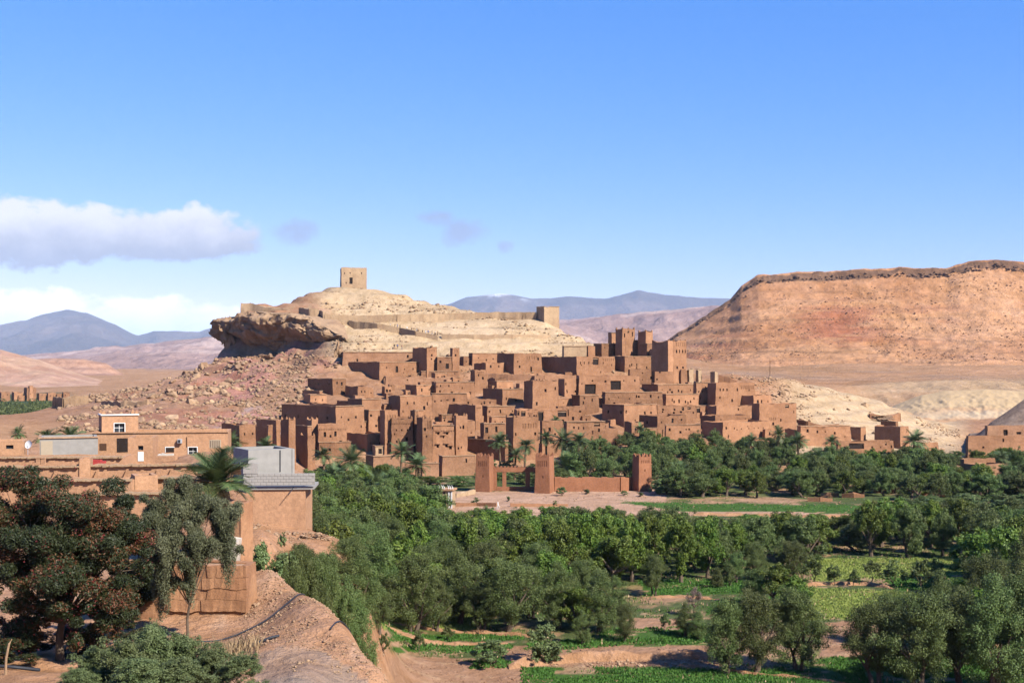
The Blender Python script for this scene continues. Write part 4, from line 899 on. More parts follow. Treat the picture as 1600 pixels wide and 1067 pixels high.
for kk in ('px', 'dims', 'n_win'): del tw[kk]
# granary on the summit
gr, g_, f_ = house('granary', 'granary', 531.5, 533.5, 573, 418, 446, a=11, wins=[(548.5, 438.5, 5, 10), (538, 427, 1.6, 2.4), (547, 426.5, 1.6, 2.4), (565, 426.5, 1.6, 2.4), (541, 442, 1.5, 2)], mat='adobe_pale', top=0.22, taper=0.0, Y=500)
tag(gr, 'pale square granary with one dark door standing alone on the summit', 'granary')
for kk in ('px', 'dims', 'n_win'): del gr[kk]

# ------------------------------------------------------------------ the walled gate in the valley
def strip(o):
    for kk in ('px', 'dims', 'n_win'):
        if kk in o: del o[kk]
GK = dict(mat='gate_adobe', jit=0.05, top=0.04, par=0.4)
t1, _, _ = house('gate_tower', 'tower', 742, 742, 765, 713, 771, Y=250, a=-18, xRR=773, niche=(0.12, 0.88, 5, 0.85, 1.15), wins=[(754, 744, 1.6, 4)], taper=0.12, merl=3, **GK)
tag(t1, 'tapered red gate tower with slits beside the small white shrine', 'tower', 'red gate towers'); strip(t1)
t2, _, _ = house('gate_tower', 'tower', 835, 835, 859, 713, 773, Y=247, a=-16, xRR=867, niche=(0.12, 0.88, 5, 0.85, 1.15), wins=[(848, 745, 1.6, 4)], taper=0.12, merl=3, **GK)
tag(t2, 'tapered red gate tower between the open gateway and the crenellated wall', 'tower', 'red gate towers'); strip(t2)
t3, _, _ = house('gate_tower', 'tower', 987, 998, 1019, 714, 769, Y=252, a=24, niche=(0.12, 0.88, 5, 0.7, 0.6), wins=[(1008, 735, 1.6, 4)], taper=0.10, merl=3, **GK)
tag(t3, 'tapered red tower at the far end of the crenellated wall', 'tower', 'red gate towers'); strip(t3)
wall_line('gate_wall', 'red crenellated wall joining the two right-hand towers', 'wall', [(866, 770, 746, 250), (920, 770, 746, 251), (968, 770, 746, 252), (988, 769, 746, 255)], 0.7, 'gate_adobe', 0.04, 0.03, crenel=0.14)
gw = empty('gateway', P(772, 771, 252)); tag(gw, 'open red mud gateway with lintel and side window between two towers', 'gateway')
def gate_part(nm, x0, x1, y0, y1, th=0.9, Y=252.0, dy=0.0):
    a_, b_ = P(x0, y1, Y), P(x1, y0, Y); l = gw.location
    mb = MB(); mb.box((a_.x - l.x, -th / 2 + dy, a_.z - l.z), (b_.x - l.x, th / 2 + dy, b_.z - l.z)); so = Vector((x0, y0, 0))
    mb.deform(lambda p: p + mnoise.noise_vector(p * 0.7 + so) * 0.05); return mb.build(nm, M['gate_adobe'], gw)
gate_part('lintel', 770, 838, 730, 737); gate_part('post', 770, 776.5, 737.05, 775); gate_part('post', 785, 791, 737.05, 760, 0.8); gate_part('post', 821, 828, 737.05, 760, 0.8); gate_part('low_wall', 776.6, 840, 760.1, 776)
for k in range(12): gate_part('merlon', 771 + k * 5.4, 774 + k * 5.4, 728.2, 729.95, 0.7)

# small white shrine with finials
sh = empty('shrine', P(688, 797, 222)); tag(sh, 'small whitewashed shrine with pronged roof and dark doorway beside the gate', 'shrine')
def sh_part(nm, x0, x1, y0, y1, d0, d1, mat):
    a_, b_ = P(x0, y1, 222), P(x1, y0, 222); l = sh.location
    mb = MB(); mb.box((a_.x - l.x, d0, a_.z - l.z), (b_.x - l.x, d1, b_.z - l.z)); return mb.build(nm, M[mat], sh)
sh.rotation_euler = (0, 0, R(-12))
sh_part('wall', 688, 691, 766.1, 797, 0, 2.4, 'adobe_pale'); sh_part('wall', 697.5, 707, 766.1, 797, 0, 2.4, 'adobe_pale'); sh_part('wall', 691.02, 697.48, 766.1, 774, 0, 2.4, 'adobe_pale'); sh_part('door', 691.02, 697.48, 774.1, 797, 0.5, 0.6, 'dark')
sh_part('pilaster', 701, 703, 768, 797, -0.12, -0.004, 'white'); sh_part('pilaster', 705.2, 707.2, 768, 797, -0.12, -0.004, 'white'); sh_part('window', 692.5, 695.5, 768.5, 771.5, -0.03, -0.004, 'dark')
sh_part('roof', 686, 709, 763.5, 766.05, -0.3, 2.7, 'cream')
for k, x in enumerate((687.5, 691, 695, 701, 705, 707.5)):
    a_ = P(x, 763.5, 222) - sh.location; mb = MB()
    mb.tube([(a_.x, -0.15 + (k % 2) * 0.4, a_.z - 0.02), (a_.x - 0.05, -0.15 + (k % 2) * 0.4, a_.z + 0.35), (a_.x - 0.22, -0.2 + (k % 2) * 0.4, a_.z + 0.7)], [0.10, 0.07, 0.02], 5); mb.build('finial', M['white'], sh)
for q in ([(640, 800, 790), (690, 806, 795)], ):
    pass
wall_line('garden_wall', 'low shaded garden wall along the sandy track by the white shrine', 'wall', [(712, 791, 785.5), (745, 790, 785), (776, 791, 785.5)], 0.5, 'adobe', 0.08, 0.1, Y=150)
wall_line('garden_wall', 'second low shaded wall on the sandy track below the gate tower', 'wall', [(797, 791, 786), (840, 791, 786.5), (888, 791, 787)], 0.5, 'adobe', 0.08, 0.1, Y=150)
wall_line('garden_wall', 'pale rubble wall rising to the gate tower from the shrine', 'wall', [(712, 777, 772), (728, 774, 768), (742, 771, 764)], 0.5, 'adobe_pale', 0.15, 0.2, Y=150)
for i_, (x0, x1, y) in enumerate(((1283, 1310, 776), (1316, 1350, 777), (1262, 1300, 783), (1365, 1400, 770), (1440, 1475, 776), (1452, 1490, 770))):
    wall_line('garden_wall', ['short red garden wall among olives, nearest the village', 'low red garden wall beside the strip of green crop', 'long red garden wall edging the green strip', 'red garden wall half hidden by olives', 'broken red garden wall near the roofed hut', 'small red garden wall under the big palm'][i_], 'wall', [(x0, y, y - 6), ((x0 + x1) / 2, y + 0.5, y - 6), (x1, y, y - 5)], 0.5, 'adobe', 0.12, 0.3, Y=150)

# buildings at the right end of the valley
hb, g_, f_ = house('walled_house', 'house', 1508, 1512, 1640, 681, 712, Y=318, a=10, win=4, mat='adobe', top=0.12, merl=0); tag(hb, 'long brown walled house at the foot of the shade-toned gravel slope', 'house'); strip(hb)
hb, g_, f_ = house('upper_house', 'house', 1538, 1542, 1640, 665, 700, Y=326, a=8, wins=[(1571, 676, 7, 9), (1592, 677, 8, 4)], mat='adobe_tan', top=0.1); tag(hb, 'tan house with arched white doorway above the brown walled house', 'house'); strip(hb)
hb, g_, f_ = house('hut', 'hut', 1505, 1530, 1566, 726, 752, Y=272, a=30, win=0, mat='adobe_tan', top=0.25); tag(hb, 'small roofed mud hut half buried in olive trees', 'hut'); strip(hb)
hb, g_, f_ = house('hut', 'hut', 1500, 1506, 1556, 717, 746, Y=282, a=14, win=0, mat='adobe', top=0.2); tag(hb, 'dark mud shed behind the small roofed hut', 'hut'); strip(hb)
# ------------------------------------------------------------------ rocks
def rock_mesh(name, seed, sub=2, flat=0.7, rough_=0.35):
    bm = bmesh.new(); bmesh.ops.create_icosphere(bm, subdivisions=sub, radius=1.0); so = Vector((seed * 3.1, seed * 1.7, seed * 0.9))
    rnd = random.Random(seed); cuts = [Vector((rnd.uniform(-1, 1), rnd.uniform(-1, 1), rnd.uniform(-0.6, 1))).normalized() for _ in range(12)]
    for v_ in bm.verts:
        p = v_.co.copy()
        for c in cuts:                                  # flat facets
            d = p.dot(c)
            if d > 0.52: p -= c * (d - 0.52) * 0.95
        p += mnoise.noise_vector(p * 1.6 + so) * rough_ * 0.5 + mnoise.noise_vector(p * 4 + so) * rough_ * 0.18
        p.z *= flat; v_.co = p
    me = bpy.data.meshes.new(name); bm.to_mesh(me); bm.free(); me.materials.append(M['rock']); return me
ROCKS = [rock_mesh('boulder_shape', k, 2, [0.6, 0.75, 0.85, 0.5, 0.7, 0.62][k]) for k in range(6)]
RN = random.Random(5)
def boulder(px, py, wpx, label, group, Y=None, Y0=240.0, squash=1.0, mi=None, cat='boulder', name='boulder'):
    Y = Y or hit(px, py, Y0)
    if Y is None: return
    r = wpx / F * Y / 2; o = link(name, ROCKS[mi if mi is not None else RN.randrange(6)]); p = P(px, py, Y)
    o.location = (p.x, p.y, zat(px, Y) + r * 0.10); o.scale = (r * RN.uniform(0.85, 1.25), r * RN.uniform(0.8, 1.2), r * RN.uniform(0.75, 1.15) * squash)
    o.rotation_euler = (RN.uniform(-0.35, 0.35), RN.uniform(-0.35, 0.35), RN.uniform(0, 6.28)); return tag(o, label, cat, group)
# scree below the cliff: every larger block its own boulder
n_b = 0
while n_b < 290:
    px, py = RN.uniform(95, 470), RN.uniform(560, 690)
    if py < 556 + max(0, 345 - px) * 0.32: continue                  # keep below the skyline of the ridge
    if py > 690 - max(0, px - 300) * 0.16: continue
    if px > 440 and py > 640: continue
    if mnoise.noise(Vector((px * 0.022 + py * 0.012, py * 0.03, 4.2))) < -0.22: continue        # rockfall gathers in chutes
    s = RN.choice([4, 5, 6, 7, 8, 10, 12, 15, 19]) * (1.3 if 225 < px < 360 and 560 < py < 640 else 0.9)
    if px > 330 and py > 630:
        boulder(px, py, s * 0.9, ('big' if s > 8 else 'small') + ' pale pinkish rock low on the scree', 'pale rocks low on the scree')
    elif px > 215: boulder(px, py, s, ('large' if s > 11 else 'middling' if s > 6 else 'small') + ' tan boulder ' + ('high on the scree' if py < 600 else 'halfway down the scree' if py < 640 else 'near the foot of the scree'), 'boulders on the scree')
    else: boulder(px, py, s * 0.85, ('large' if s > 9 else 'middling' if s > 5 else 'small') + ' brown boulder on the low ridge', 'boulders on the low ridge')
    n_b += 1
for px, py, s, lb in ((318, 575, 30, 'big layered tan boulder perched on the ridge beside the cliff'), (307, 590, 24, 'tilted tan block just below the perched boulder'), (268, 655, 26, 'wide flat boulder low on the scree behind the roofs'), (215, 660, 24, 'dark-shadowed boulder behind the cream roof room'),
                      (335, 612, 26, 'split tan boulder in the middle of the scree'), (372, 598, 20, 'tan boulder at the foot of the pink talus'), (300, 630, 22, 'pointed tan boulder in the lower scree'), (130, 650, 26, 'rounded brown boulder on the ridge by the rubble wall'),
                      (1222, 617, 22, 'dark-sided round boulder on the pale slope beside the village'), (1352, 634, 15, 'brown block lying on the pale ledges'), (1326, 640, 12, 'brown boulder on the pale slope above the ruins'), (1303, 640, 8, 'small brown boulder beside two larger ones on the pale slope'),
                      (1162, 582, 10, 'dark boulder on the ridge line right of the citadel')):
    boulder(px, py, s, lb, None)
for px, py, s in ((400, 945, 20),): boulder(px, py, s, 'flat orange rock lying on the near slope beside the mud wall', None, Y0=30.0, squash=0.6, mi=3)
for px, py, s, lb in ((408, 845, 11, 'grey rock on the rubble slope under the tan wall'), (422, 850, 8, 'white stone on the rubble slope under the tan wall'), (452, 835, 9, 'pale stone at the foot of the tan wall'), (470, 925, 7, 'small pale stone on the slope edge'), (484, 945, 7, 'white stone where the hose bends on the slope')):
    boulder(px, py, s, lb, None, Y0=30.0)
# the brow of the cliff
def cliff():
    top = [(338, 505, 474), (346, 497, 466), (362, 494, 458), (376, 489, 452), (400, 488, 447), (425, 489, 443), (450, 491, 440), (475, 497, 436), (500, 508, 431), (520, 521, 427), (534, 531, 424)]
    bot = [548, 556, 558, 556, 554, 552, 551, 550, 546, 542, 538]
    nc, nr = 260, 84; Vv = np.zeros((nr, nc, 3)); u_ = np.linspace(0, len(top) - 1, nc)
    px = np.interp(u_, range(len(top)), [t[0] for t in top]); pt = np.interp(u_, range(len(top)), [t[1] for t in top]); Y = np.interp(u_, range(len(top)), [t[2] for t in top]); pb = np.interp(u_, range(len(top)), bot)
    x = (px - 800) / F * Y; tx, ty = np.gradient(x), np.gradient(Y); ln = np.hypot(tx, ty); nx, ny = ty / ln, -tx / ln     # outward, towards the viewer
    prof_s = [-16, -9, -4, -0.5, 1.6, 1.9, 0.9, -0.9, -2.9, -4.9, -6.6, -7.6]; prof_h = [1.01, 1.02, 1.02, 1.0, 0.93, 0.8, 0.62, 0.45, 0.32, 0.2, 0.05, -0.35]
    t = np.linspace(0, len(prof_s) - 1, nr); s = np.interp(t, range(len(prof_s)), prof_s); hh = np.interp(t, range(len(prof_h)), prof_h)
    zt = CZ + (HY - pt) / F * Y; zb = CZ + (HY - pb) / F * Y
    for i in range(nr):
        for j in range(nc):
            sj = s[i] * (0.12 + 0.88 * min(1.0, max(0, zt[j] - zb[j] - 1.0) / 11)); p = Vector((x[j] + nx[j] * sj, Y[j] + ny[j] * sj, zb[j] + (zt[j] - zb[j]) * hh[i]))
            n = mnoise.noise_vector(p * 0.09) * 2.3 + mnoise.noise_vector(Vector((p.x * 0.3, p.y * 0.3, p.z * 0.16))) * 1.5 + mnoise.noise_vector(p * 0.7) * 0.55 + mnoise.noise_vector(p * 1.7) * 0.2
            b = math.floor(p.z / 3.2 + 0.5 * mnoise.noise(p * 0.1)) % 2                                  # bedding: harder and softer bands
            fi = i / nr
            jn = mnoise.cell(Vector((p.x * 0.17 + 0.25 * n.x, p.y * 0.17, p.z * 0.15 + 7))) - 0.5; j2 = mnoise.cell(Vector((p.x * 0.42, p.y * 0.42, p.z * 0.36 + 3 + 0.2 * n.z))) - 0.5       # joint-bounded blocks
            n = n * 0.75 + Vector((nx[j], ny[j], 0.1)) * (1.3 * jn + 0.35 * j2)
            n += Vector((nx[j], ny[j], 0)) * (0.5 if b else -0.4) * (1 if fi > 0.3 else 0); k = 0.3 if fi < 0.25 else 1.0
            Vv[i, j] = p + n * k * 1.0
    me = mesh_np('cliff', Vv.reshape(-1, 3), grid_faces(nr, nc), False); return tag(link('cliff', me, M['cliff']), kind='structure')
cliff()
def crag(px, py, Y, wx, wy, wz, label, seed, mat='cliff', rz=0.0):
    me = rock_mesh('crag', seed, 4, 1.0, 0.6); me.materials.clear(); me.materials.append(M[mat]); o = link('crag', me); p = P(px, py, Y)
    for v_ in me.vertices:
        q = v_.co.copy(); v_.co = q + q.normalized() * (0.34 * (mnoise.cell(q * 3.1 + Vector((seed, 0, 0))) - 0.5) + 0.16 * (mnoise.cell(q * 7.3) - 0.5))
    o.location = p; o.scale = (wx, wy, wz); o.rotation_euler = (0.1, 0.05, rz); return tag(o, label, 'rock')
crag(357, 518, 462, 3.8, 5, 7.0, 'round dark crag leaning out at the end of the overhanging cliff', 21); crag(393, 574, 424, 7.5, 4, 4.6, 'pink streaked talus buttress under the overhanging cliff', 22, 'talus'); crag(420, 562, 428, 5, 4, 3.2, 'grey ledge under the overhanging cliff', 23, 'rock')
crag(528, 556, 408, 2.2, 2.2, 6.5, 'added upright rock standing in for the shadowed cleft by the upper long house', 24); crag(508, 575, 398, 6, 4, 3.5, 'pink rock shoulder below the cleft stand-in', 25, 'talus'); crag(480, 517, 436, 4.0, 3, 2.2, 'tan rock hump beside the overhang', 26, 'rock')  # first crag is added in place of a shadowed cleft
crag(866, 535, 438, 3.5, 2.5, 1.0, 'low rock ledge on the pale slope behind the citadel', 27, 'rock'); crag(905, 545, 430, 4.0, 2.5, 1.2, 'long rock ledge on the pale slope left of the citadel', 28, 'rock'); crag(1375, 652, 400, 6.5, 3, 1.3, 'wide rock ledge above the flat-capped tower', 29, 'rock')
# loose stones nobody could count
def stones(name, pts, rmin, rmax, mat, seed):
    r = np.random.default_rng(seed); n = len(pts); ico = np.array([(0, 0, 1), (0.9, 0, 0.2), (0.3, 0.85, 0.15), (-0.7, 0.5, 0.25), (-0.7, -0.5, 0.1), (0.3, -0.85, 0.2), (0, 0, -0.6)]); fc = np.array([(0, 1, 2), (0, 2, 3), (0, 3, 4), (0, 4, 5), (0, 5, 1), (6, 2, 1), (6, 3, 2), (6, 4, 3), (6, 5, 4), (6, 1, 5)])
    q = ico[None] * r.uniform(0.55, 1.3, (n, 7, 3)); rad = (r.uniform(rmin, rmax, n) * (0.6 + r.random(n) ** 3 * 1.4))[:, None]; a = r.uniform(0, 6.28, n)[:, None]; c, s = np.cos(a), np.sin(a)
    V_ = np.stack([(q[..., 0] * c - q[..., 1] * s) * rad, (q[..., 0] * s + q[..., 1] * c) * rad, q[..., 2] * 0.65 * rad], 2) + pts[:, None, :] + np.stack([rad * 0, rad * 0, rad * 0.1], 2)
    me = mesh_np(name, V_.reshape(-1, 3), (fc[None] + 7 * np.arange(n)[:, None, None]).reshape(-1, 3)); return tag(link(name, me, mat), kind='stuff')
def ground_pts(n, px0, px1, Y0, Y1, seed, cond=None, clump=0.0, cs=8.0):
    """random ground points, gathered in drifts when clump > 0"""
    r = np.random.default_rng(seed); px = r.uniform(px0, px1, n * 6); Y = np.sqrt(r.uniform(Y0 ** 2, Y1 ** 2, n * 6)); z = zat_v(px, Y); x = (px - 800) / F * Y; ok = np.ones(len(px), bool)
    if cond is not None: ok &= cond(px, Y, z, pyof(z, Y))
    if clump: ok &= fbm(x / cs, Y / cs, seed * 1.0, 4) > clump - 0.25
    i = np.where(ok)[0][:n]; return np.stack([x[i], Y[i], z[i]], 1)
stones('scree_stones', ground_pts(5200, 90, 490, 285, 455, 1, lambda a, Y, z, p: (p > 552) & (p < 705), 0.15, 14.0), 0.22, 0.8, M['rock'], 1)
stones('hill_stones', ground_pts(2600, 480, 960, 385, 500, 2, lambda a, Y, z, p: z > 22, 0.38, 10.0), 0.15, 0.62, M['rock'], 2)
stones('slope_stones', ground_pts(1500, 1120, 1500, 350, 432, 3, None, 0.4, 12.0), 0.15, 0.6, M['rock'], 3)
stones('bank_stones', ground_pts(3200, 380, 610, 35, 60, 4, lambda a, Y, z, p: z > 12, 0.3, 2.0), 0.015, 0.06, M['rock'], 4)
stones('rubble_slope_stones', ground_pts(1100, 385, 610, 76, 98, 5, lambda a, Y, z, p: z > 5, 0.25, 3.0), 0.04, 0.16, M['rock'], 5)
stones('track_stones', ground_pts(900, 620, 1340, 208, 250, 6, lambda a, Y, z, p: (p > 768) & (p < 812), 0.2, 6.0), 0.06, 0.2, M['rock'], 6)
def mesa_stones():
    me = bpy.data.objects['mesa'].data; n = len(me.vertices); co = np.zeros(n * 3, np.float32); me.vertices.foreach_get('co', co); co = co.reshape(-1, 3).astype(float); r = np.random.default_rng(7)
    cl = fbm(co[:, 0] / 45, co[:, 1] / 45, 77.0, 4); i = np.where((co[:, 1] < 1338) & (co[:, 1] > 1080) & (cl > -0.05))[0]; i = r.choice(i, 5200); stones('mesa_boulders', co[i] + r.uniform(-1.2, 1.2, (len(i), 3)) * (1, 1, 0.1), 0.35, 1.15, M['mesarock'], 7)
    t0 = 900 + 500 * 0.884; i = np.where((co[:, 1] > t0) & (co[:, 1] < t0 + 7))[0]; i = r.choice(i, 900); stones('mesa_rim_blocks', co[i] - (0, 1.0, 0.6), 0.9, 2.4, M['rim'], 8)
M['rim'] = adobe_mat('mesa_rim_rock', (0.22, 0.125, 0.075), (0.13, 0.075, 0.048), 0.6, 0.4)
M['mesarock'] = adobe_mat('mesa_boulder_rock', (0.36, 0.20, 0.11), (0.23, 0.125, 0.07), 0.8, 0.5)
mesa_stones()

# ------------------------------------------------------------------ trees
def leaves(name, cen, nrm, ln, wd, mat, var, seed, droop=0.0):
    """flat leaf clumps: one quad each, facing about along nrm"""
    r = np.random.default_rng(seed); n = len(cen); t = r.normal(size=(n, 3)); t[:, 2] -= droop; t -= nrm * (t * nrm).sum(1, keepdims=True); t /= np.linalg.norm(t, axis=1, keepdims=True) + 1e-9; b = np.cross(nrm, t)
    l = (ln * r.uniform(0.6, 1.4, n))[:, None]; w = (wd * r.uniform(0.6, 1.4, n))[:, None]
    Vv = np.stack([cen - t * l * 0.5, cen + b * w * 0.5 + t * l * 0.05, cen + t * l * 0.5, cen - b * w * 0.5 + t * l * 0.05], 1).reshape(-1, 3)
    me = mesh_np(name, Vv, np.arange(n * 4).reshape(n, 4)); set_float(me, 'leafvar', np.repeat(var, 4)); me.materials.append(mat); return me
def crown_mesh(name, seed, mat, lobes=16, n=5200, ln=0.05, wd=0.026, base=0.16, wide=0.5, spread=0.85, shape=1.0, sparse=0.35, sub=5):
    """unit tree crown: about 1 high and 1 wide, made of boughs, each of several leaf tufts"""
    r = np.random.default_rng(seed); C, Rr = [], []
    for k in range(lobes):
        a = r.uniform(0, 6.283); h = base + 0.10 + (0.80 - base) * r.random() ** 0.85; prof = math.sin(math.pi * min(1, max(0.05, (h - base + 0.10) / (1.08 - base)) ** shape))
        rad = wide * spread * prof * r.random() ** 0.42 * r.uniform(0.75, 1.18)
        c0 = np.array((rad * math.cos(a), rad * math.sin(a), h))
        for q in range(sub):
            C.append(c0 + r.normal(size=3) * (0.075, 0.075, 0.065)); Rr.append(r.uniform(0.04, 0.105))
    C, Rr = np.array(C), np.array(Rr); k = r.choice(len(C), n, p=Rr ** 2 / (Rr ** 2).sum())
    d = r.normal(size=(n, 3)); d /= np.linalg.norm(d, axis=1, keepdims=True); q = r.random(n) ** sparse * np.where(r.random(n) < 0.14, r.uniform(1.0, 1.7, n), 1.0)
    cen = C[k] + d * (Rr[k] * q)[:, None] * (1, 1, 0.85); nr_ = d * 0.75 + r.normal(size=(n, 3)) * 0.6 + (0, 0, 0.25); nr_ /= np.linalg.norm(nr_, axis=1, keepdims=True)
    tuft = r.random(len(C)); var = np.clip(0.55 * tuft[k] + 0.45 * r.random(n), 0, 1)
    m = cen[:, 2] > 0.03; return leaves(name, cen[m], nr_[m], ln, wd, mat, var[m], seed + 1)
def trunk_mesh(name, seed, h=0.45, r0=0.045, limbs=5, mat='bark', lean=0.1, stems=1):
    r = random.Random(seed); mb = MB()
    for s in range(stems):
        a0 = r.uniform(0, 6.28); bx, by = (0.05 * math.cos(a0), 0.05 * math.sin(a0)) if stems > 1 else (0, 0)
        lx, ly = r.uniform(-lean, lean) + bx * 2, r.uniform(-lean, lean) + by * 2; fork = h * r.uniform(0.45, 0.7)
        mb.tube([(bx, by, -0.08), (bx, by, 0.0), (bx + lx * 0.4, by + ly * 0.4, fork * 0.5), (bx + lx, by + ly, fork)], [r0 * 1.5, r0 * 1.15, r0 * 0.85, r0 * 0.7], 7)
        for k in range(limbs):
            a = 6.28 * k / limbs + r.uniform(-0.5, 0.5); o_ = r.uniform(0.16, 0.33); z1 = r.uniform(0.42, 0.66)
            mb.tube([(bx + lx, by + ly, fork * 0.93), (bx + lx + math.cos(a) * o_ * 0.45, by + ly + math.sin(a) * o_ * 0.45, fork + (z1 - fork) * 0.45), (bx + lx + math.cos(a) * o_, by + ly + math.sin(a) * o_, z1)], [r0 * 0.55, r0 * 0.34, r0 * 0.1], 5)
    me = bpy.data.meshes.new(name); me.from_pydata([tuple(p) for p in mb.v], [], mb.f); me.materials.append(M[mat]); me.update(); return me
TR = {
    'olive': ([crown_mesh('olive_crown', 100 + k, M['olive'], 22 + 3 * (k % 4), 14000, 0.034, 0.017, 0.03 + 0.05 * (k % 3), shape=0.8 + 0.12 * (k % 4)) for k in range(7)], [trunk_mesh('olive_trunk', k, 0.4, 0.045, 5, lean=0.12, stems=1 + k % 2) for k in range(3)]),
    'bigolive': ([crown_mesh('olive_crown', 150 + k, M['olive'], 30, 34000, 0.021, 0.0105, 0.04 + 0.05 * k, shape=0.85 + 0.1 * k, sub=7) for k in range(4)], [trunk_mesh('olive_trunk', 70 + k, 0.36, 0.035, 6, lean=0.12, stems=2) for k in range(2)]),
    'green': ([crown_mesh('almond_crown', 200 + k, M['green'], 20 + 3 * (k % 3), 12000, 0.038, 0.024, 0.12, shape=0.9 + 0.1 * (k % 3), sub=6) for k in range(5)], [trunk_mesh('almond_trunk', 20 + k, 0.42, 0.05, 5) for k in range(2)]),
    'shrub': ([crown_mesh('shrub_crown', 300 + k, M['shrub'], 14, 5200, 0.055, 0.028, 0.02, shape=0.7) for k in range(3)], [trunk_mesh('shrub_stem', 40, 0.25, 0.02, 6, stems=2)]),
    'sapling': ([crown_mesh('sapling_crown', 350 + k, M['olive'], 11, 1900, 0.085, 0.035, 0.15, shape=0.85) for k in range(3)], [trunk_mesh('sapling_trunk', 50, 0.35, 0.03, 4)]),
    'twig': ([crown_mesh('twig_crown', 380, M['twig'], 14, 2600, 0.11, 0.008, 0.15)], [trunk_mesh('twig_trunk', 60, 0.45, 0.03, 7)]),
}
TR_rnd = random.Random(77)
def tree(name, label, cat, kind, px, Y, height, width, group=None, z=None):
    cr, tk = TR['bigolive' if kind == 'olive' and Y < 150 else kind]; z = zat(px, Y) if z is None else z; x = (px - 800) / F * Y
    root = empty(name, (x, Y, z), TR_rnd.uniform(0, 6.28)); tag(root, label, cat, group)
    sx = width * 1.0
    for nm, me in (('trunk', TR_rnd.choice(tk)), ('crown', TR_rnd.choice(cr))):
        o = link(nm, me, None, root); o.scale = (sx, sx, height)
    return root
PLACED = []
def free(x, y, d):
    for (a, b, c) in PLACED:
        if (x - a) ** 2 + (y - b) ** 2 < ((d + c) * 0.5) ** 2: return False
    return True
def T(px, pyb, hpx, wpx, kind, label, group=None, Y=None, name=None):
    Y = Y or hit(px, pyb, 60.0) or 150.0; h, w = hpx / F * Y, wpx / F * Y; PLACED.append(((px - 800) / F * Y, Y, w * 0.7))
    nm = name or {'olive': 'olive_tree', 'green': 'almond_tree', 'shrub': 'shrub', 'sapling': 'olive_sapling', 'twig': 'bare_tree'}[kind]
    return tree(nm, label, {'shrub': 'shrub', 'sapling': 'sapling'}.get(kind, 'tree'), kind, px, Y, h, w, group)
# trees that stand apart in the open plots
OL = 'olive tree'; G1 = 'big olive trees in the near right corner'; G2 = 'young olives edging the bright plots'
for a in ((1135, 1052, 120, 92), (1182, 1050, 132, 100), (1248, 1046, 128, 105)): T(*a, 'olive', 'big olive by the bare soil square', 'olives beside the bare soil square')
for a in ((1368, 1068, 135, 110), (1432, 1078, 155, 130), (1500, 1070, 150, 120), (1556, 1085, 175, 140), (1612, 1080, 180, 130), (1470, 1020, 120, 90), (1545, 1000, 130, 100), (1600, 990, 150, 110), (1395, 1010, 90, 70)): T(*a, 'olive', 'big dense olive tree shading the corner plot of crop', G1)
for a in ((1570, 940, 120, 95), (1528, 925, 95, 80), (1606, 905, 95, 90), (1500, 985, 80, 75)): T(*a, 'green', 'broad leafy tree beyond the bright crop', 'leafy trees at the end of the bright field')
for a in ((1305, 914, 36, 28), (1333, 916, 28, 20), (1362, 910, 34, 34), (1397, 917, 42, 44), (1440, 922, 50, 40), (1462, 918, 46, 34), (1272, 911, 45, 35), (1512, 926, 26, 24)): T(*a, 'sapling', 'young olive on the earth bank between the two bright fields', G2)
T(1240, 905, 62, 62, 'olive', 'rounded grey olive at the corner of the bright field'); T(1212, 950, 68, 72, 'green', 'leafy tree beside the lower bright field'); T(1245, 955, 55, 55, 'green', 'small leafy tree touching the lower bright field'); T(1178, 945, 55, 50, 'olive', 'olive beside the leafy tree left of the lower bright field')
T(1083, 962, 46, 36, 'twig', 'leafless purplish tree among the green plots'); T(1072, 994, 50, 46, 'olive', 'small olive in front of the leafless tree'); T(1090, 998, 42, 40, 'olive', 'small olive right beside the leafless tree'); T(1038, 985, 28, 20, 'sapling', 'lone sapling on the bare brown plot')
T(975, 1002, 60, 46, 'olive', 'slim olive standing on the green plot above the earth bank'); T(910, 1006, 50, 40, 'olive', 'slim olive left of the green plot above the earth bank'); T(1022, 930, 62, 50, 'olive', 'round dark olive alone in the grassy clearing'); T(942, 924, 42, 34, 'sapling', 'small olive at the edge of the grassy clearing')
T(848, 1034, 66, 76, 'shrub', 'dense bright green shrub growing on the stony earth bank', name='shrub'); T(765, 1040, 40, 72, 'shrub', 'low leafy shrub on the striped vegetable plots'); T(655, 1018, 34, 24, 'sapling', 'small sapling between the striped vegetable plots'); T(600, 1022, 34, 22, 'sapling', 'small sapling at the foot of the near bank'); T(700, 1000, 24, 24, 'sapling', 'tiny sapling on the first vegetable strip'); T(748, 990, 40, 24, 'sapling', 'thin pale sapling before the dark grove')
for a in ((988, 908, 102, 66), (1064, 910, 100, 64), (905, 905, 108, 80), (940, 900, 100, 70), (1105, 902, 90, 60), (866, 905, 96, 60), (1020, 898, 90, 60)): T(*a, 'green', 'leafy almond tree behind the grassy clearing', 'almond trees behind the grassy clearing')
for a in ((1130, 895, 66, 60), (1150, 910, 46, 40), (1140, 915, 34, 30), (1120, 918, 30, 26), (1178, 905, 60, 56)): T(*a, 'olive', 'grey olive on the far side of the grassy clearing', 'olives on the far side of the clearing')
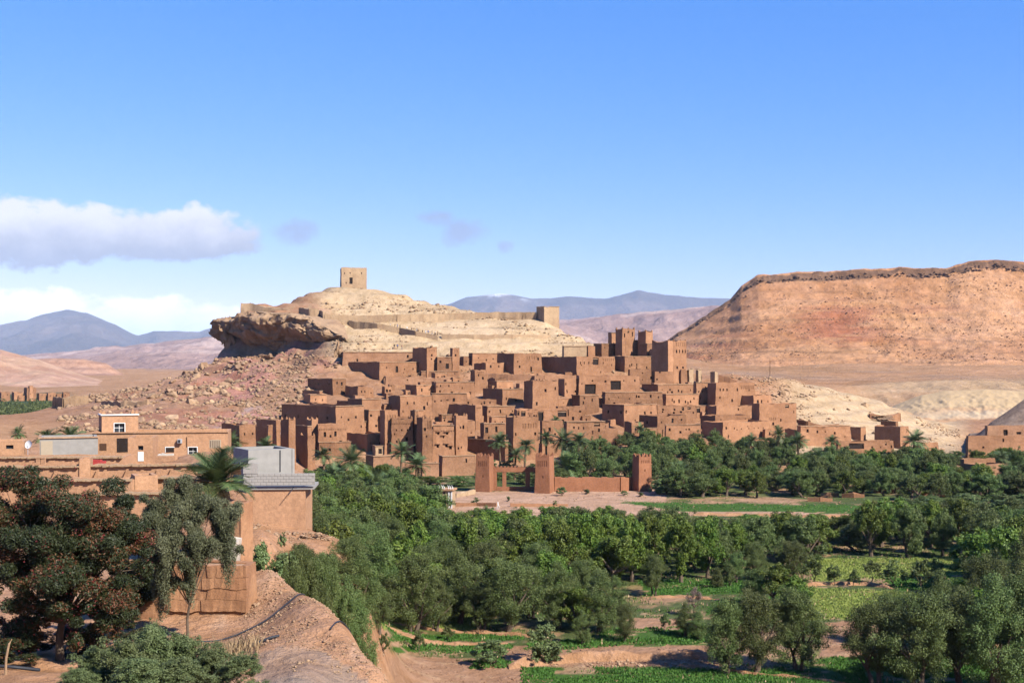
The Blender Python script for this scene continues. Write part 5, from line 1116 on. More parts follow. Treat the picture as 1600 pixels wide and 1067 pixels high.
for a in ((645, 988, 125, 105), (560, 962, 95, 90), (505, 950, 90, 90), (795, 985, 115, 110), (870, 980, 95, 85), (935, 985, 88, 80), (718, 975, 110, 95), (612, 905, 95, 85), (470, 930, 80, 80), (690, 905, 90, 80), (760, 935, 95, 85), (840, 935, 90, 80), (590, 985, 70, 65), (960, 960, 56, 54), (905, 945, 72, 66), (755, 985, 80, 70), (680, 985, 80, 70), (830, 965, 85, 75), (610, 950, 90, 80), (665, 940, 95, 80), (800, 905, 95, 80), (735, 900, 92, 80), (545, 920, 85, 80)): T(*a, 'olive', 'grey-green olive in the near grove below the bank', 'olives of the near grove')
for a in ((585, 870, 95, 80), (640, 885, 100, 80), (700, 880, 76, 80), (625, 925, 90, 75), (775, 960, 85, 70), (860, 945, 80, 70), (900, 985, 70, 60), (705, 950, 85, 70)): T(*a, 'green', 'bright green tree among the grey olives of the near grove', 'green trees of the near grove')
for px, Y, pt, wpx in ((410, 70, 850, 70), (440, 71, 846, 80), (475, 72, 856, 80), (505, 73, 872, 80), (530, 74, 900, 80), (560, 75, 930, 70), (455, 67, 880, 60), (500, 68, 915, 60)):
    z0 = zat(px, Y); T(px, 0, (pyof(z0, Y) - pt), wpx, 'olive' if px > 450 else 'shrub', 'feathery bush in the hollow behind the near slope' if px <= 450 else 'olive in the hollow behind the near slope', 'bushes in the hollow behind the near slope', Y=Y)
# groves
def grove(px0, px1, Y0, Y1, dist, kinds, hr, label, group, cond=None, tries=2500, cap=200, seed=1, top=None, mark='the kasbah'):
    r = random.Random(seed); n = 0; made = []
    for _ in range(tries):
        if n >= cap: break
        px, Y = r.uniform(px0, px1), math.sqrt(r.uniform(Y0 ** 2, Y1 ** 2)); x = (px - 800) / F * Y; z = zat(px, Y)
        if cond and not cond(px, Y, pyof(z, Y)): continue
        w = r.uniform(0.85, 1.35) * dist
        if not free(x, Y, dist * 0.92): continue
        kind = r.choice(kinds); h = r.uniform(*hr) * (0.85 if kind == 'shrub' else 1)
        if top: h = min(h, (CZ + (HY - top(px) - r.uniform(-6, 14)) / F * Y) - z)
        if h < 1.6: continue
        PLACED.append((x, Y, dist * 0.95)); n += 1
        nm = {'olive': 'olive_tree', 'green': 'almond_tree', 'shrub': 'shrub', 'sapling': 'olive_sapling'}[kind]
        made.append((px, Y, kind, tree(nm, label[kind], 'shrub' if kind == 'shrub' else 'tree', kind, px, Y, h, w * 1.18, group)))
    # single each tree out: its row, and its place in the row counted from a landmark
    for kind in set(m[2] for m in made):
        mm_ = sorted((m for m in made if m[2] == kind), key=lambda m: m[1]); nr = 1 if len(mm_) < 10 else 2 if len(mm_) < 24 else 3; per = -(-len(mm_) // nr)
        for q in range(nr):
            for k_, m in enumerate(sorted(mm_[q * per:(q + 1) * per], key=lambda m: m[0])): m[3]['label'] = '%s, %s from %s%s' % (label[kind], ordn(k_), mark, '' if nr == 1 else [', front row', ', back row'][q] if nr == 2 else [', front row', ', middle row', ', back row'][q])
    return n
def L3(where): return {'olive': 'grey-green olive ' + where, 'green': 'bright green tree ' + where, 'shrub': 'low shrub ' + where}
def clear(px, Y, py):
    if 690 <= px <= 735 and Y < 262: return False
    if 735 < px < 1035 and 238 < Y < 259: return False
    if 1490 < px < 1580 and 262 < Y < 300: return False
    return True
n = []
n.append(grove(885, 1640, 262, 326, 4.7, ['olive'] * 5 + ['green'], (5.0, 7.6), L3('in the village-foot grove'), 'trees of the grove at the village foot', clear, 6000, 130, 1, lambda a: 676 if a < 1240 else 700, 'the gate towers'))
n.append(grove(1040, 1640, 229, 262, 4.8, ['olive'] * 4 + ['green'], (4.8, 6.6), L3('in the gate gardens'), 'trees of the gardens right of the gate', lambda a, b, c: clear(a, b, c) and not (1040 < a < 1420 and b < 240), 3000, 60, 2, lambda a: 725, 'the end tower'))
n.append(grove(480, 735, 196, 284, 4.8, ['olive'] * 4 + ['green', 'shrub'], (4.6, 7.0), L3('in the kasbah palm grove'), 'trees of the palm grove', lambda a, b, c: clear(a, b, c) and not (a > 655 and 218 < b < 262), 3000, 52, 3, lambda a: 728 if a < 640 else 745, 'the concrete house'))
n.append(grove(735, 885, 259, 282, 4.2, ['olive', 'shrub'], (3.4, 5.0), L3('behind the red gateway'), 'trees behind the gateway', None, 800, 14, 4, lambda a: 715, 'the shrine'))
n.append(grove(620, 1640, 156, 196, 4.4, ['olive'] * 3 + ['green'] * 3, (5.6, 8.0), L3('in the central orchard'), 'trees of the central orchard', lambda a, b, c: not (1255 < a < 1530 and b < 166), 6000, 110, 5, lambda a: 740 if a < 650 else 796 if a < 1060 else 807 if a < 1345 else 785, 'the near bank'))
n.append(grove(1420, 1640, 204, 229, 5.0, ['olive', 'shrub', 'shrub'], (3.0, 5.2), L3('in the vegetable gardens'), 'shrubs of the right-hand gardens', None, 1500, 20, 6, lambda a: 775, 'the green strip'))
n.append(grove(480, 700, 122, 196, 5.0, ['olive'] * 4 + ['green'], (6.0, 8.5), L3('in the lower bank grove'), 'trees of the grove under the bank', lambda a, b, c: zat(a, b) < 6, 3000, 40, 7, lambda a: 745, 'the near bank'))
n.append(grove(1535, 1660, 112, 165, 5.0, ['olive', 'olive', 'green'], (5.5, 8.0), L3('beside the corner olives'), 'trees at the right end of the plots', None, 800, 16, 8, lambda a: 800, 'the bright field'))
n.append(grove(690, 1000, 145, 166, 5.0, ['olive', 'green', 'green'], (5.6, 7.6), L3('at the back of the grassy clearing'), 'trees at the back of the clearing', None, 800, 12, 9, lambda a: 806, 'the near bank'))
print('groves', n)
for a in ((877, 772, 14, 22, 242), (916, 771, 8, 18, 245), (744, 783, 7, 12, 232), (794, 782, 8, 10, 232), (740, 789, 6, 10, 228), (975, 774, 8, 16, 243), (1000, 775, 7, 18, 242), (1030, 770, 28, 34, 247)):
    T(*a[:4], 'shrub', 'small grey shrub on the bare ground before the red gate', 'small shrubs before the gate', Y=a[4])
def count_along(group, mark):
    g = {}
    for o in COL.objects:
        if o.get('group') == group: g.setdefault(o['label'], []).append(o)
    for lb, L_ in g.items():
        if len(L_) > 1:
            for k_, o in enumerate(sorted(L_, key=lambda o: o.location.x / o.location.y)): o['label'] = '%s, %s from %s' % (lb, ordn(k_), mark)
for g_n, mk in (('olives beside the bare soil square', 'the earth bank'), (G1, 'the bare soil square'), ('leafy trees at the end of the bright field', 'the field'), (G2, 'the rounded olive'), ('almond trees behind the grassy clearing', 'the near bank'), ('olives on the far side of the clearing', 'the almonds'), ('olives of the near grove', 'the bank'), ('green trees of the near grove', 'the bank'), ('bushes in the hollow behind the near slope', 'the mud wall'), ('small shrubs before the gate', 'the shrine'), ('pale rocks low on the scree', 'the modern houses'), ('boulders on the scree', 'the low ridge'), ('boulders on the low ridge', 'the far oasis')): count_along(g_n, mk)
# far oasis across the river on the left: one green mass
def mass(name, n, gen, ln, mat, seed):
    r = np.random.default_rng(seed); C = np.array([gen(r) for _ in range(n)]); d = r.normal(size=(n, 3)); d[:, 2] = np.abs(d[:, 2]); d /= np.linalg.norm(d, axis=1, keepdims=True)
    me = leaves(name, C, d, ln, ln * 0.6, mat, r.random(n), seed); return tag(link(name, me), kind='stuff')
def oasis_gen():
    r0 = np.random.default_rng(3); cl = [(r0.uniform(-260, 96), r0.uniform(600, 790)) for _ in range(330)]; cl = [(a, b, zat(a, b) if b < 715 else 0.2, r0.uniform(1.8, 3.2)) for a, b in cl]
    def g(r):
        a, b, z, s = cl[r.integers(len(cl))]; q = r.normal(size=3); q /= np.linalg.norm(q); q *= s
        return ((a - 800) / F * b + q[0], b + q[1], z + s * 0.7 + q[2] * 0.8)
    return g
mass('far_oasis', 30000, oasis_gen(), 0.9, M['olive'], 12)

# ------------------------------------------------------------------ palms
def frond_mesh(name, seed, L_=1.0, sag=0.55, n=26, mat='palmleaf'):
    r = random.Random(seed); Vv, Ff, var = [], [], []
    def pt(t): return Vector((t * (1 - 0.18 * sag * t), 0, 0.42 * t - sag * t * t))
    def add(*q, v=0.5):
        i = len(Vv); Vv.extend([tuple(p) for p in q]); Ff.append((i, i + 1, i + 2, i + 3)); var.extend([v] * 4)
    for k in range(8):
        a, b = pt(k / 8), pt((k + 1) / 8); w = 0.016 * (1 - k / 9); add(a + Vector((0, w, 0)), a - Vector((0, w, 0)), b - Vector((0, w * 0.9, 0)), b + Vector((0, w * 0.9, 0)), v=0.9)
    for k in range(n):
        t = 0.16 + 0.84 * k / (n - 1); p = pt(t); tan = (pt(min(t + 0.02, 1)) - pt(t - 0.02)).normalized(); ll = 0.30 * math.sin(math.pi * (0.18 + 0.72 * t)) + 0.05
        for s in (-1, 1):
            d = (tan * 0.75 + Vector((0, s * 0.8, 0.22 - 0.25 * r.random()))).normalized(); e = p + d * ll * r.uniform(0.85, 1.15); w = tan * 0.017
            add(p - w, p + w, e + w * 0.2, e - w * 0.2, v=r.random())
    me = mesh_np(name, np.array(Vv), np.array(Ff)); set_float(me, 'leafvar', var); me.materials.append(M[mat]); return me
FR = [frond_mesh('frond_shape', k, 1.0, 0.22 + 0.15 * k) for k in range(4)]; DEADF = frond_mesh('dry_frond_shape', 9, 1.0, 0.95, 20, 'deadfrond')
def palm_trunk(h, r0, seed):
    r = random.Random(seed); mb = MB(); n = max(3, int(h / 0.22)); lx, ly = r.uniform(-0.06, 0.06) * h, r.uniform(-0.06, 0.06) * h; pts, rad = [], []
    for k in range(n + 1):
        t = k / n; pts.append((lx * t * t - lx, ly * t * t - ly, -0.6 + (h + 0.6) * t)); rad.append(r0 * (1.18 - 0.3 * t) * (1.0 if k % 2 else 0.86))
    mb.tube(pts, rad, 8); me = bpy.data.meshes.new('palm_trunk_shape'); me.from_pydata([tuple(p) for p in mb.v], [], mb.f); me.materials.append(M['palmbark']); me.update(); return me
def palm(px, pyc, Y, R_, label, nf=34, group='date palms in the grove', up=0.35, dead=5, seed=None, hmin=0.6, lo=-0.4):
    c = P(px, pyc, Y); zg = zat(px, Y); h = max(hmin, c.z - zg); r = random.Random(seed or int(px * 3 + Y)); root = empty('date_palm', (c.x, c.y, zg)); tag(root, label, 'palm tree', group)
    link('trunk', palm_trunk(h, 0.20 if R_ < 2.2 else 0.26, int(px)), None, root)
    for k in range(nf):
        f = link('frond', FR[r.randrange(4)], None, root); el = math.asin(min(0.98, max(-0.4, lo + (0.97 - lo) * (k + 0.5) / nf))); L_ = R_ * r.uniform(0.85, 1.15)
        f.location = (0, 0, h); f.scale = (L_, L_, L_); f.rotation_euler = (r.uniform(-0.3, 0.3), -(el - 0.22), 2.39996 * k + r.uniform(-0.2, 0.2))
    for k in range(dead):
        f = link('dry_frond', DEADF, None, root); L_ = R_ * r.uniform(0.6, 0.85); f.location = (0, 0, h - 0.1); f.scale = (L_, L_, L_); f.rotation_euler = (0, r.uniform(0.5, 0.9), r.uniform(0, 6.28))
    return root
PG = 'date palm with short trunk at the kasbah foot'
for px, py, Y, rr in ((505, 712, 268, 2.6), (548, 722, 262, 4.0), (590, 758, 225, 3.6), (628, 706, 272, 2.9), (650, 728, 258, 3.0), (520, 742, 240, 2.6), (415, 700, 255, 2.8), (430, 708, 250, 2.4), (362, 692, 262, 3.0), (610, 752, 240, 2.8)): palm(px, py, Y, rr, PG, group='date palms at the kasbah foot')
for px, py, Y, rr in ((780, 692, 290, 2.9), (822, 697, 284, 2.6), (853, 684, 288, 2.4), (880, 690, 286, 3.4), (905, 690, 284, 2.8), (884, 732, 262, 4.0), (806, 712, 276, 2.6), (868, 660, 318, 2.2)): palm(px, py, Y, rr, 'date palm standing behind the red gate towers', group='date palms behind the gate')
for px, py, Y, rr in ((1062, 740, 262, 3.2), (1216, 680, 312, 2.6), (1246, 690, 306, 2.8), (1300, 691, 310, 2.4), (1278, 715, 280, 2.6), (1565, 716, 290, 2.6), (1582, 735, 276, 3.0), (1000, 672, 322, 2.0), (1175, 690, 300, 2.2)): palm(px, py, Y, rr, 'date palm rising from the olives at the right of the village', group='date palms among the olives')
palm(1428, 690, 300, 3.4, 'tall date palm with crown clear of the olives beside the flat-capped tower', 40, None); palm(1430, 726, 286, 3.0, 'low date palm with yellowing fronds under the tall palm', 30, None, dead=8)
for px, py, Y, rr in ((110, 683, 205, 2.4), (75, 686, 200, 2.4), (28, 678, 210, 1.6)): palm(px, py, Y, rr, 'date palm crown showing behind the flat roofs of the modern houses', 30, 'date palms behind the flat roofs')
palm(338, 757, 72, 2.5, 'spiky date palm rising behind the weeping grey tree', 46, None, dead=12, hmin=1.5, lo=-0.1)

for g_n, mk in (('date palms at the kasbah foot', 'the scree'), ('date palms behind the gate', 'the kasbah'), ('date palms among the olives', 'the gate'), ('date palms behind the flat roofs', 'the shed')): count_along(g_n, mk)
# ------------------------------------------------------------------ modern houses on the near bank
CK = dict(jit=0.03, top=0.03, taper=0.0, par=0.3, sink=2.0)
def done(o, label, cat='house', group=None): tag(o, label, cat, group); strip(o); return o
def wpart(root, g, nm, u0, u1, z0, z1, d0, d1, mat, parent=None):
    mb = MB(); mb.box((u0, d0, z0), (u1, d1, z1)); return mb.build(nm, M[mat], parent or root)
lh, g1, _ = house('cream_house', 'house', 141, 144, 356, 677, 718, Y=160, a=10, wins=[(300.5, 707, 13, 13)], mat='cream', frame='white', trim='cream', depth=9, pane='glass', **CK)
done(lh, 'long cream house with a roof room, white framed window and wall unit')
def U(g, xC, xR, px): return g.w * (px - xC) / (xR - xC)
def ZZ(Y, yB, py): return (yB - py) / F * Y
def on_front(root, g, xC, xR, yB, Y, nm, x0, x1, y0, y1, d0, d1, mat, parent=None): return wpart(root, g, nm, U(g, xC, xR, x0), U(g, xC, xR, x1), ZZ(Y, yB, y1), ZZ(Y, yB, y0), d0, d1, mat, parent)
A1 = (lh, g1, 144, 356, 718, 160)
sw = on_front(*A1, 'shuttered_window', 327, 345, 689, 702, -0.04, 0.03, 'shutter')
for k in range(5): on_front(*A1, 'slat', 328.5 + k * 3.3, 329.6 + k * 3.3, 690, 701, -0.07, -0.045, 'wood', sw)
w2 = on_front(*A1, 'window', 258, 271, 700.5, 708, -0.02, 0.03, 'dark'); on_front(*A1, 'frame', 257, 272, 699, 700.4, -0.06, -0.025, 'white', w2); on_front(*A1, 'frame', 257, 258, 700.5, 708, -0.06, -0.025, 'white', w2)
w3 = on_front(*A1, 'window', 155, 166, 693, 704, -0.02, 0.03, 'wood'); on_front(*A1, 'alcove_shade', 182, 199, 685, 707, -0.015, 0.03, 'dark')  # second piece is a flat dark panel painting the recess's shade
on_front(*A1, 'drain_pipe', 290.5, 291.5, 684, 700, -0.10, -0.012, 'wood')
ac = on_front(*A1, 'air_conditioner', 277, 284, 687, 693.5, -0.55, -0.01, 'metal'); on_front(*A1, 'grille', 278, 281.5, 688, 692.5, -0.60, -0.555, 'black', ac)
rr_, g2, _ = house('roof_room', 'house', 147, 159, 216, 649, 679, Y=164, a=24, wins=[(186.5, 669, 15, 14)], mat='cream', frame='white', trim='white', merl=1, pane='glass', depth=4, **{**CK, 'sink': 0.4})
rr_.name = 'roof_room'; done(rr_, 'cream roof room with white framed window on top of the long house', 'house')
pr, g3, _ = house('porch_room', 'house', 196, 200, 239, 684, 721, Y=152, a=10, wins=[(220, 700, 8, 7)], mat='cream', pane='glass', depth=6, **CK); done(pr, 'projecting cream porch room with a small white door', 'house')
on_front(pr, g3, 200, 239, 721, 152, 'door', 215.5, 224.5, 706, 720.5, -0.04, 0.03, 'white')
gh, g4, _ = house('grey_house', 'house', 45, 62, 153, 685, 715, Y=150, a=20, mat='concrete', roofmat='roof', trim='roof', depth=7, **CK); done(gh, 'low grey rendered house with a pale garage door beside the cream house', 'house')
on_front(gh, g4, 62, 153, 715, 150, 'garage_door', 63.5, 82, 689, 714, -0.05, -0.005, 'shutter')
sm_h, g5, _ = house('tan_shed', 'house', -40, -30, 38, 690, 716, Y=156, a=16, wins=[(15, 699, 11, 6)], mat='cream', depth=5, pane='glass', **CK); done(sm_h, 'small tan shed with one window beside the satellite dish', 'house')
# satellite dish
ds = empty('satellite_dish', P(43, 708, 148)); tag(ds, 'white satellite dish at the corner of the grey house', 'satellite dish')
mb = MB(); nn = 18; rings = 5
for j in range(rings):
    for k in range(nn):
        def dp_(j_, k_):
            r_ = 0.50 * j_ / rings; a_ = 6.2832 * k_ / nn; return Vector((r_ * math.cos(a_), 0.28 * (r_ / 0.5) ** 2 * -0.5, 1.05 + r_ * math.sin(a_)))
        mb.quad(dp_(j, k), dp_(j, k + 1), dp_(j + 1, k + 1), dp_(j + 1, k))
dd = mb.build('dish', M['white'], ds); dd.rotation_euler = (R(-15), 0, R(-20)); mb = MB(); mb.tube([(0, 0.1, -1.0), (0, 0.1, 0.95)], 0.035); mb.build('mast', M['metal'], ds); mb = MB(); mb.tube([(0, -0.02, 0.75), (0.05, -0.5, 1.0)], 0.015); mb.build('feed_arm', M['metal'], ds)
# flat mud roofs stepping down in front: each is a low house with a ragged reed edge
def terrace(label, x0, x1, yT, yB, Y, depth, a=6.0, beams=()):
    o, g, _ = house('terrace_house', 'house', x0, x0, x1, yT, yB, Y=Y, a=a, mat='cream', jit=0.08, top=0.10, taper=0.0, par=0.12, sink=2.5, depth=depth, roofmat='roof'); done(o, label, 'house', 'flat-roofed houses on the near bank')
    mb = MB(); n = int(g.w / 0.35); r = random.Random(int(x0 + Y))
    for k in range(n):
        u_ = g.w * k / n; e = g.w / n; mb.box((u_, -0.22 - r.uniform(0, 0.16), g.h - 0.02 - r.uniform(0.0, 0.05)), (u_ + e * 1.02, 0.18, g.h + r.uniform(0.06, 0.20)))
    mb.deform(lambda p: p + mnoise.noise_vector(p * 1.1) * 0.05); rd = mb.build('roof_edge', M['reed'], o); rd['kind'] = 'stuff'
    for (bx, zz, ln) in beams:
        mb = MB(); u_ = g.w * (bx - x0) / (x1 - x0); mb.tube([(u_, 0.1, g.h - zz), (u_ - 0.18 * ln, -0.45 * ln, g.h - zz - 0.75 * ln)], 0.05, 5); mb.build('drain_spout', M['wood'], o)
    return o, g
terrace('widest flat mud roof with ragged reed edge before the grey house', -120, 192, 716, 728, 136, 5, 3)
terrace('flat mud roof house with leaning spouts under the grey rendered house', -140, 124, 731, 756, 118, 3.5, 4, ((40, 0.35, 1.0), (84, 0.4, 0.8)))
terrace('flat mud roof house with leaning spouts under the cream house', 138, 362, 728, 756, 120, 3.5, 4, ((150, 0.4, 1.0), (196, 0.4, 1.0), (244, 0.4, 1.0), (266, 0.3, 0.7)))
terrace('lowest flat mud roof behind the red-berried tree', -150, 205, 752, 792, 102, 3.0, 3)
terrace('lower flat mud roof between the red-berried tree and the palm', 150, 330, 772, 808, 96, 3.0, 3)
terrace('narrow flat roof step beside the palm', 246, 352, 747, 790, 106, 3.0, 3)
cb, g6, _ = house('roof_hut', 'house', 201, 211, 247, 743, 764, Y=104, a=26, mat='cream', jit=0.04, top=0.05, par=0.15, sink=1.0, depth=2.4, xRR=None); done(cb, 'small square mud hut standing on the lower flat roofs', 'hut')
st_, _, _ = house('stair_head', 'house', 120, 124, 141, 717, 742, Y=119, a=14, mat='cream', jit=0.05, top=0.1, par=0.15, sink=2.0, depth=3); done(st_, 'narrow mud stair head splitting the two reed-edged roofs', 'hut')
# odds and ends on the roofs
def clutter(nm, label, cat, px, py, Y, boxes, mat, rz=0.0):
    root = P(px, py, Y); mb = MB()
    for b in boxes: mb.box(*b)
    so = Vector((px, py, 0)); mb.deform(lambda p: p + mnoise.noise_vector(p * 1.5 + so) * 0.07); o = mb.build(nm, M[mat]); o.location = root; o.rotation_euler = (0, 0, rz); return tag(o, label, cat)
clutter('chimney', 'short double mud chimney on the widest flat roof', 'chimney', 61, 723, 131, [((-0.35, 0, -0.3), (0.1, 0.4, 0.45)), ((0.15, 0, -0.3), (0.55, 0.4, 0.38)), ((-0.42, -0.06, 0.46), (0.6, 0.46, 0.55))], 'cream')
clutter('blanket', 'red blanket spread on the flat roof beside the leaning board', 'blanket', 146, 722, 128, [((-0.9, 0, -0.35), (0.9, 1.2, 0.06)), ((-0.5, 0.3, 0.04), (0.6, 1.0, 0.22))], 'red'); clutter('board', 'dark board leaning on the roof edge beside the red blanket', 'board', 131, 724, 126, [((-0.5, 0, -0.4), (-0.4, 0.6, 0.5)), ((-0.4, 0.02, -0.1), (0.5, 0.56, 0.02))], 'wood', 0.3)
M['limewash2'] = plain_mat('faded_sheet', (0.60, 0.54, 0.45), 0.9, 0.3, 3.0, 0)
clutter('laundry_pile', 'pile of white sheets on a low box before the cream wall', 'laundry', 258, 712, 150, [((-0.9, 0, 0.0), (0.3, 0.7, 0.16)), ((0.1, 0.1, 0.02), (0.9, 0.6, 0.24)), ((-0.5, 0.2, 0.15), (0.0, 0.6, 0.27))], 'limewash2'); clutter('mud_box', 'low mud box under the pile of white sheets', 'box', 258, 718, 149.6, [((-1.2, -0.1, -0.3), (1.25, 0.9, 0.45))], 'cream')
# utility pole on the plain behind the citadel
mb = MB(); p_ = P(1203, 585, 520); zg = zat(1203, 520); mb.tube([(0, 0, -1), (0, 0, P(1203, 563, 520).z - zg)], [0.16, 0.11], 6); mb.box((-0.9, -0.06, P(1203, 563, 520).z - zg - 0.5), (0.9, 0.06, P(1203, 563, 520).z - zg - 0.38)); o = mb.build('utility_pole', M['wood']); o.location = (p_.x, 520, zg); tag(o, 'lone thin utility pole on the plain behind the citadel', 'pole')
# grey concrete block house
kh, g7, _ = house('concrete_house', 'house', 369, 388, 458, 703, 762, Y=100, a=30, mat='concrete', roofmat='concrete', jit=0.012, top=0.0, taper=0.0, par=0.2, sink=0.5, depth=4); done(kh, 'grey concrete roof cabin with a dark crack above the tan wall', 'house')
on_front(kh, g7, 388, 458, 762, 100, 'pipe', 436.5, 438, 705, 739, -0.05, -0.004, 'black'); on_front(kh, g7, 388, 458, 762, 100, 'column', 456.2, 460, 703.5, 762, -0.06, 0.3, 'concrete')
tw_, g8, _ = house('tan_house', 'house', 330, 385, 477, 765, 834, Y=96, a=4, mat='cream', jit=0.03, top=0.0, taper=0.0, par=0.1, sink=3.0, depth=6, roofmat='concrete'); done(tw_, 'tan rendered house wall carrying the grey block parapet', 'house')
on_front(tw_, g8, 385, 477, 834, 96, 'slab', 374, 491, 760.5, 764.9, -0.14, 4, 'concrete')
mb = MB(); mb.tube([(U(g8, 385, 477, 459), -0.1, ZZ(96, 834, 761)), (U(g8, 385, 477, 452), -0.75, ZZ(96, 834, 772))], 0.035, 6); mb.build('drain_spout', M['black'], tw_)
# block parapet: each hollow block a piece of its own
pp = empty('block_parapet', P(380, 758.3, 95.6), R(4)); tag(pp, 'parapet of grey concrete blocks on the slab above the tan wall', 'wall'); bw, bh = 0.42, 0.21; bme = None
z0 = (834 - 758.4) / F * 96 - (834 - 758.4) / F * 96
for rrow in range(4):
    for k in range(13):
        x0 = k * (bw + 0.018) + (bw / 2 if rrow % 2 else 0)
        if x0 + bw > 5.55: continue
        if bme is None:
            mb = MB(); mb.box((0, 0, 0), (bw, 0.2, bh)); b = mb.build('block', M['block'], pp); bme = b.data
            bm = bmesh.new(); bm.from_mesh(bme); bmesh.ops.bevel(bm, geom=bm.edges[:], offset=0.012, segments=1, affect='EDGES'); bm.to_mesh(bme); bm.free()
        else: b = link('block', bme, None, pp)
        b.location = (x0, RN.uniform(-0.012, 0.012), 0.012 + rrow * (bh + 0.016))
mb = MB(); mb.box((0.05, 0.03, 0), (5.5, 0.16, 4 * (bh + 0.016))); mb.build('mortar', M['concrete'], pp)
mb = MB(); mb.box((0, -0.03, 4 * (bh + 0.016) + 0.01), (1.1, 0.22, 1.7)); mb.build('pier', M['block'], pp)
clutter('door', 'reddish wooden roof door beside the grey cabin', 'door', 369, 742, 99, [((-0.4, 0, 0), (0.4, 0.08, 0.85))], 'wood')
# rammed-earth ruin on the near slope
pl, g9, _ = house('ruined_wall', 'wall', 340, 346, 372, 786, 890, Y=57, a=-14, xRR=385, mat='pise', jit=0.10, top=0.15, taper=0.03, par=0.05, sink=0.5, wins=None); done(pl, 'upright broken pillar of rammed earth beside the weeping tree', 'ruin')
pb, g10, _ = house('rammed_earth_base', 'wall', 180, 180, 386, 882, 952, Y=52.5, a=-4, mat='pise', jit=0.07, top=0.08, taper=0.02, par=0.05, sink=1.0, depth=1.6); done(pb, 'thick cracked rammed-earth wall base under the weeping tree', 'ruin')
for k in range(4):     # the lifts left by the formwork, each a little proud of the next
    for j in range(3):
        u0, u1 = g10.w * (j + 0.12 * (k % 2)) / 3 + 0.003, g10.w * min(j + 1 + 0.12 * (k % 2), 3) / 3 - 0.003; z_ = g10.h * k / 4; mb = MB(); q = -0.05 - 0.07 * ((k * 3 + j) % 3) / 2 - 0.03 * (k == 2); nx_ = 12
        for i in range(nx_): mb.box((u0 + (u1 - u0) * i / nx_, q, z_ + 0.006), (u0 + (u1 - u0) * (i + 1) / nx_, 0.3, z_ + g10.h / 4 - 0.006))
        mb.deform(lambda p: p + mnoise.noise_vector(p * 1.4) * 0.10 + mnoise.noise_vector(p * 4) * 0.05); mb.build('earth_lift', M['pise'], pb, weld=True)
M['limewash'] = adobe_mat('limewashed_stone', (0.62, 0.54, 0.44), (0.46, 0.36, 0.26), 4.0, 0.1)
wp, g11, _ = house('whitewashed_stub', 'wall', 332, 335, 368, 848, 886, Y=55.5, a=4, mat='limewash', jit=0.16, top=0.35, taper=0.0, par=0.02, sink=0.2, depth=0.8, roofmat='limewash'); done(wp, 'whitewashed broken stone stub between pillar and weeping tree', 'ruin')
# dry stone heap under the tan house
hp = empty('stone_heap', P(486, 838, 92)); tag(hp, 'small heap of flat stones at the end of the rubble slope', 'stones')
for k in range(46):
    o = link('stone', ROCKS[RN.randrange(6)], None, hp); t_x = RN.uniform(-0.8, 1.6); s_ = RN.uniform(0.10, 0.2); px_ = 486 + t_x / 92 * F; o.location = (t_x, RN.uniform(-0.4, 0.4), zat(px_, 92) - hp.location.z + RN.uniform(0.0, 0.55) * (1 - abs(t_x - 0.4) / 1.7)); o.scale = (s_ * 1.5, s_ * 1.1, s_ * 0.55); o.rotation_euler = (0, 0, RN.uniform(0, 6))
# hoses and pipes on the slope
def hose(label, pts, r_, mat='black', name='hose'):
    Q = []
    for (a, b, Y) in pts:
        p = P(a, b, Y); Q.append(Vector((p.x, p.y, zat(a, Y) + r_ + 0.03)))
    S = []
    for k in range(len(Q) - 1):
        p0, p1, p2, p3 = Q[max(k - 1, 0)], Q[k], Q[k + 1], Q[min(k + 2, len(Q) - 1)]
        for j in range(8):
            t = j / 8; S.append(0.5 * ((2 * p1) + (p2 - p0) * t + (2 * p0 - 5 * p1 + 4 * p2 - p3) * t * t + (3 * p1 - p0 - 3 * p2 + p3) * t ** 3))
    for p in S: p.z = max(p.z, zxy(p.x, p.y) + r_)
    mb = MB(); mb.tube(S + [Q[-1]], r_, 6); return tag(mb.build(name, M[mat], None, True), label, 'hose')
hose('long black water hose curving over the near slope', [(285, 985, 46), (330, 977, 46.5), (360, 973, 47), (395, 967, 47.8), (420, 958, 48.8), (448, 948, 50), (466, 938, 51), (476, 929, 52)], 0.03); hose('short black hose looping over the slope edge', [(516, 1010, 43), (524, 1000, 43.6), (533, 991, 44.2), (543, 986, 44.8), (552, 986, 45)], 0.03)
hose('thick dark pipe half hidden by dry grass', [(250, 1022, 41.5), (300, 1019, 41.8), (350, 1014, 42.2), (395, 1007, 42.8), (420, 1003, 43), (436, 1003, 43.2)], 0.05, 'black', 'pipe'); hose('dark pipe lying under the red-berried tree', [(-20, 1050, 39.5), (20, 1050, 39.5), (62, 1046, 40)], 0.06, 'black', 'pipe')
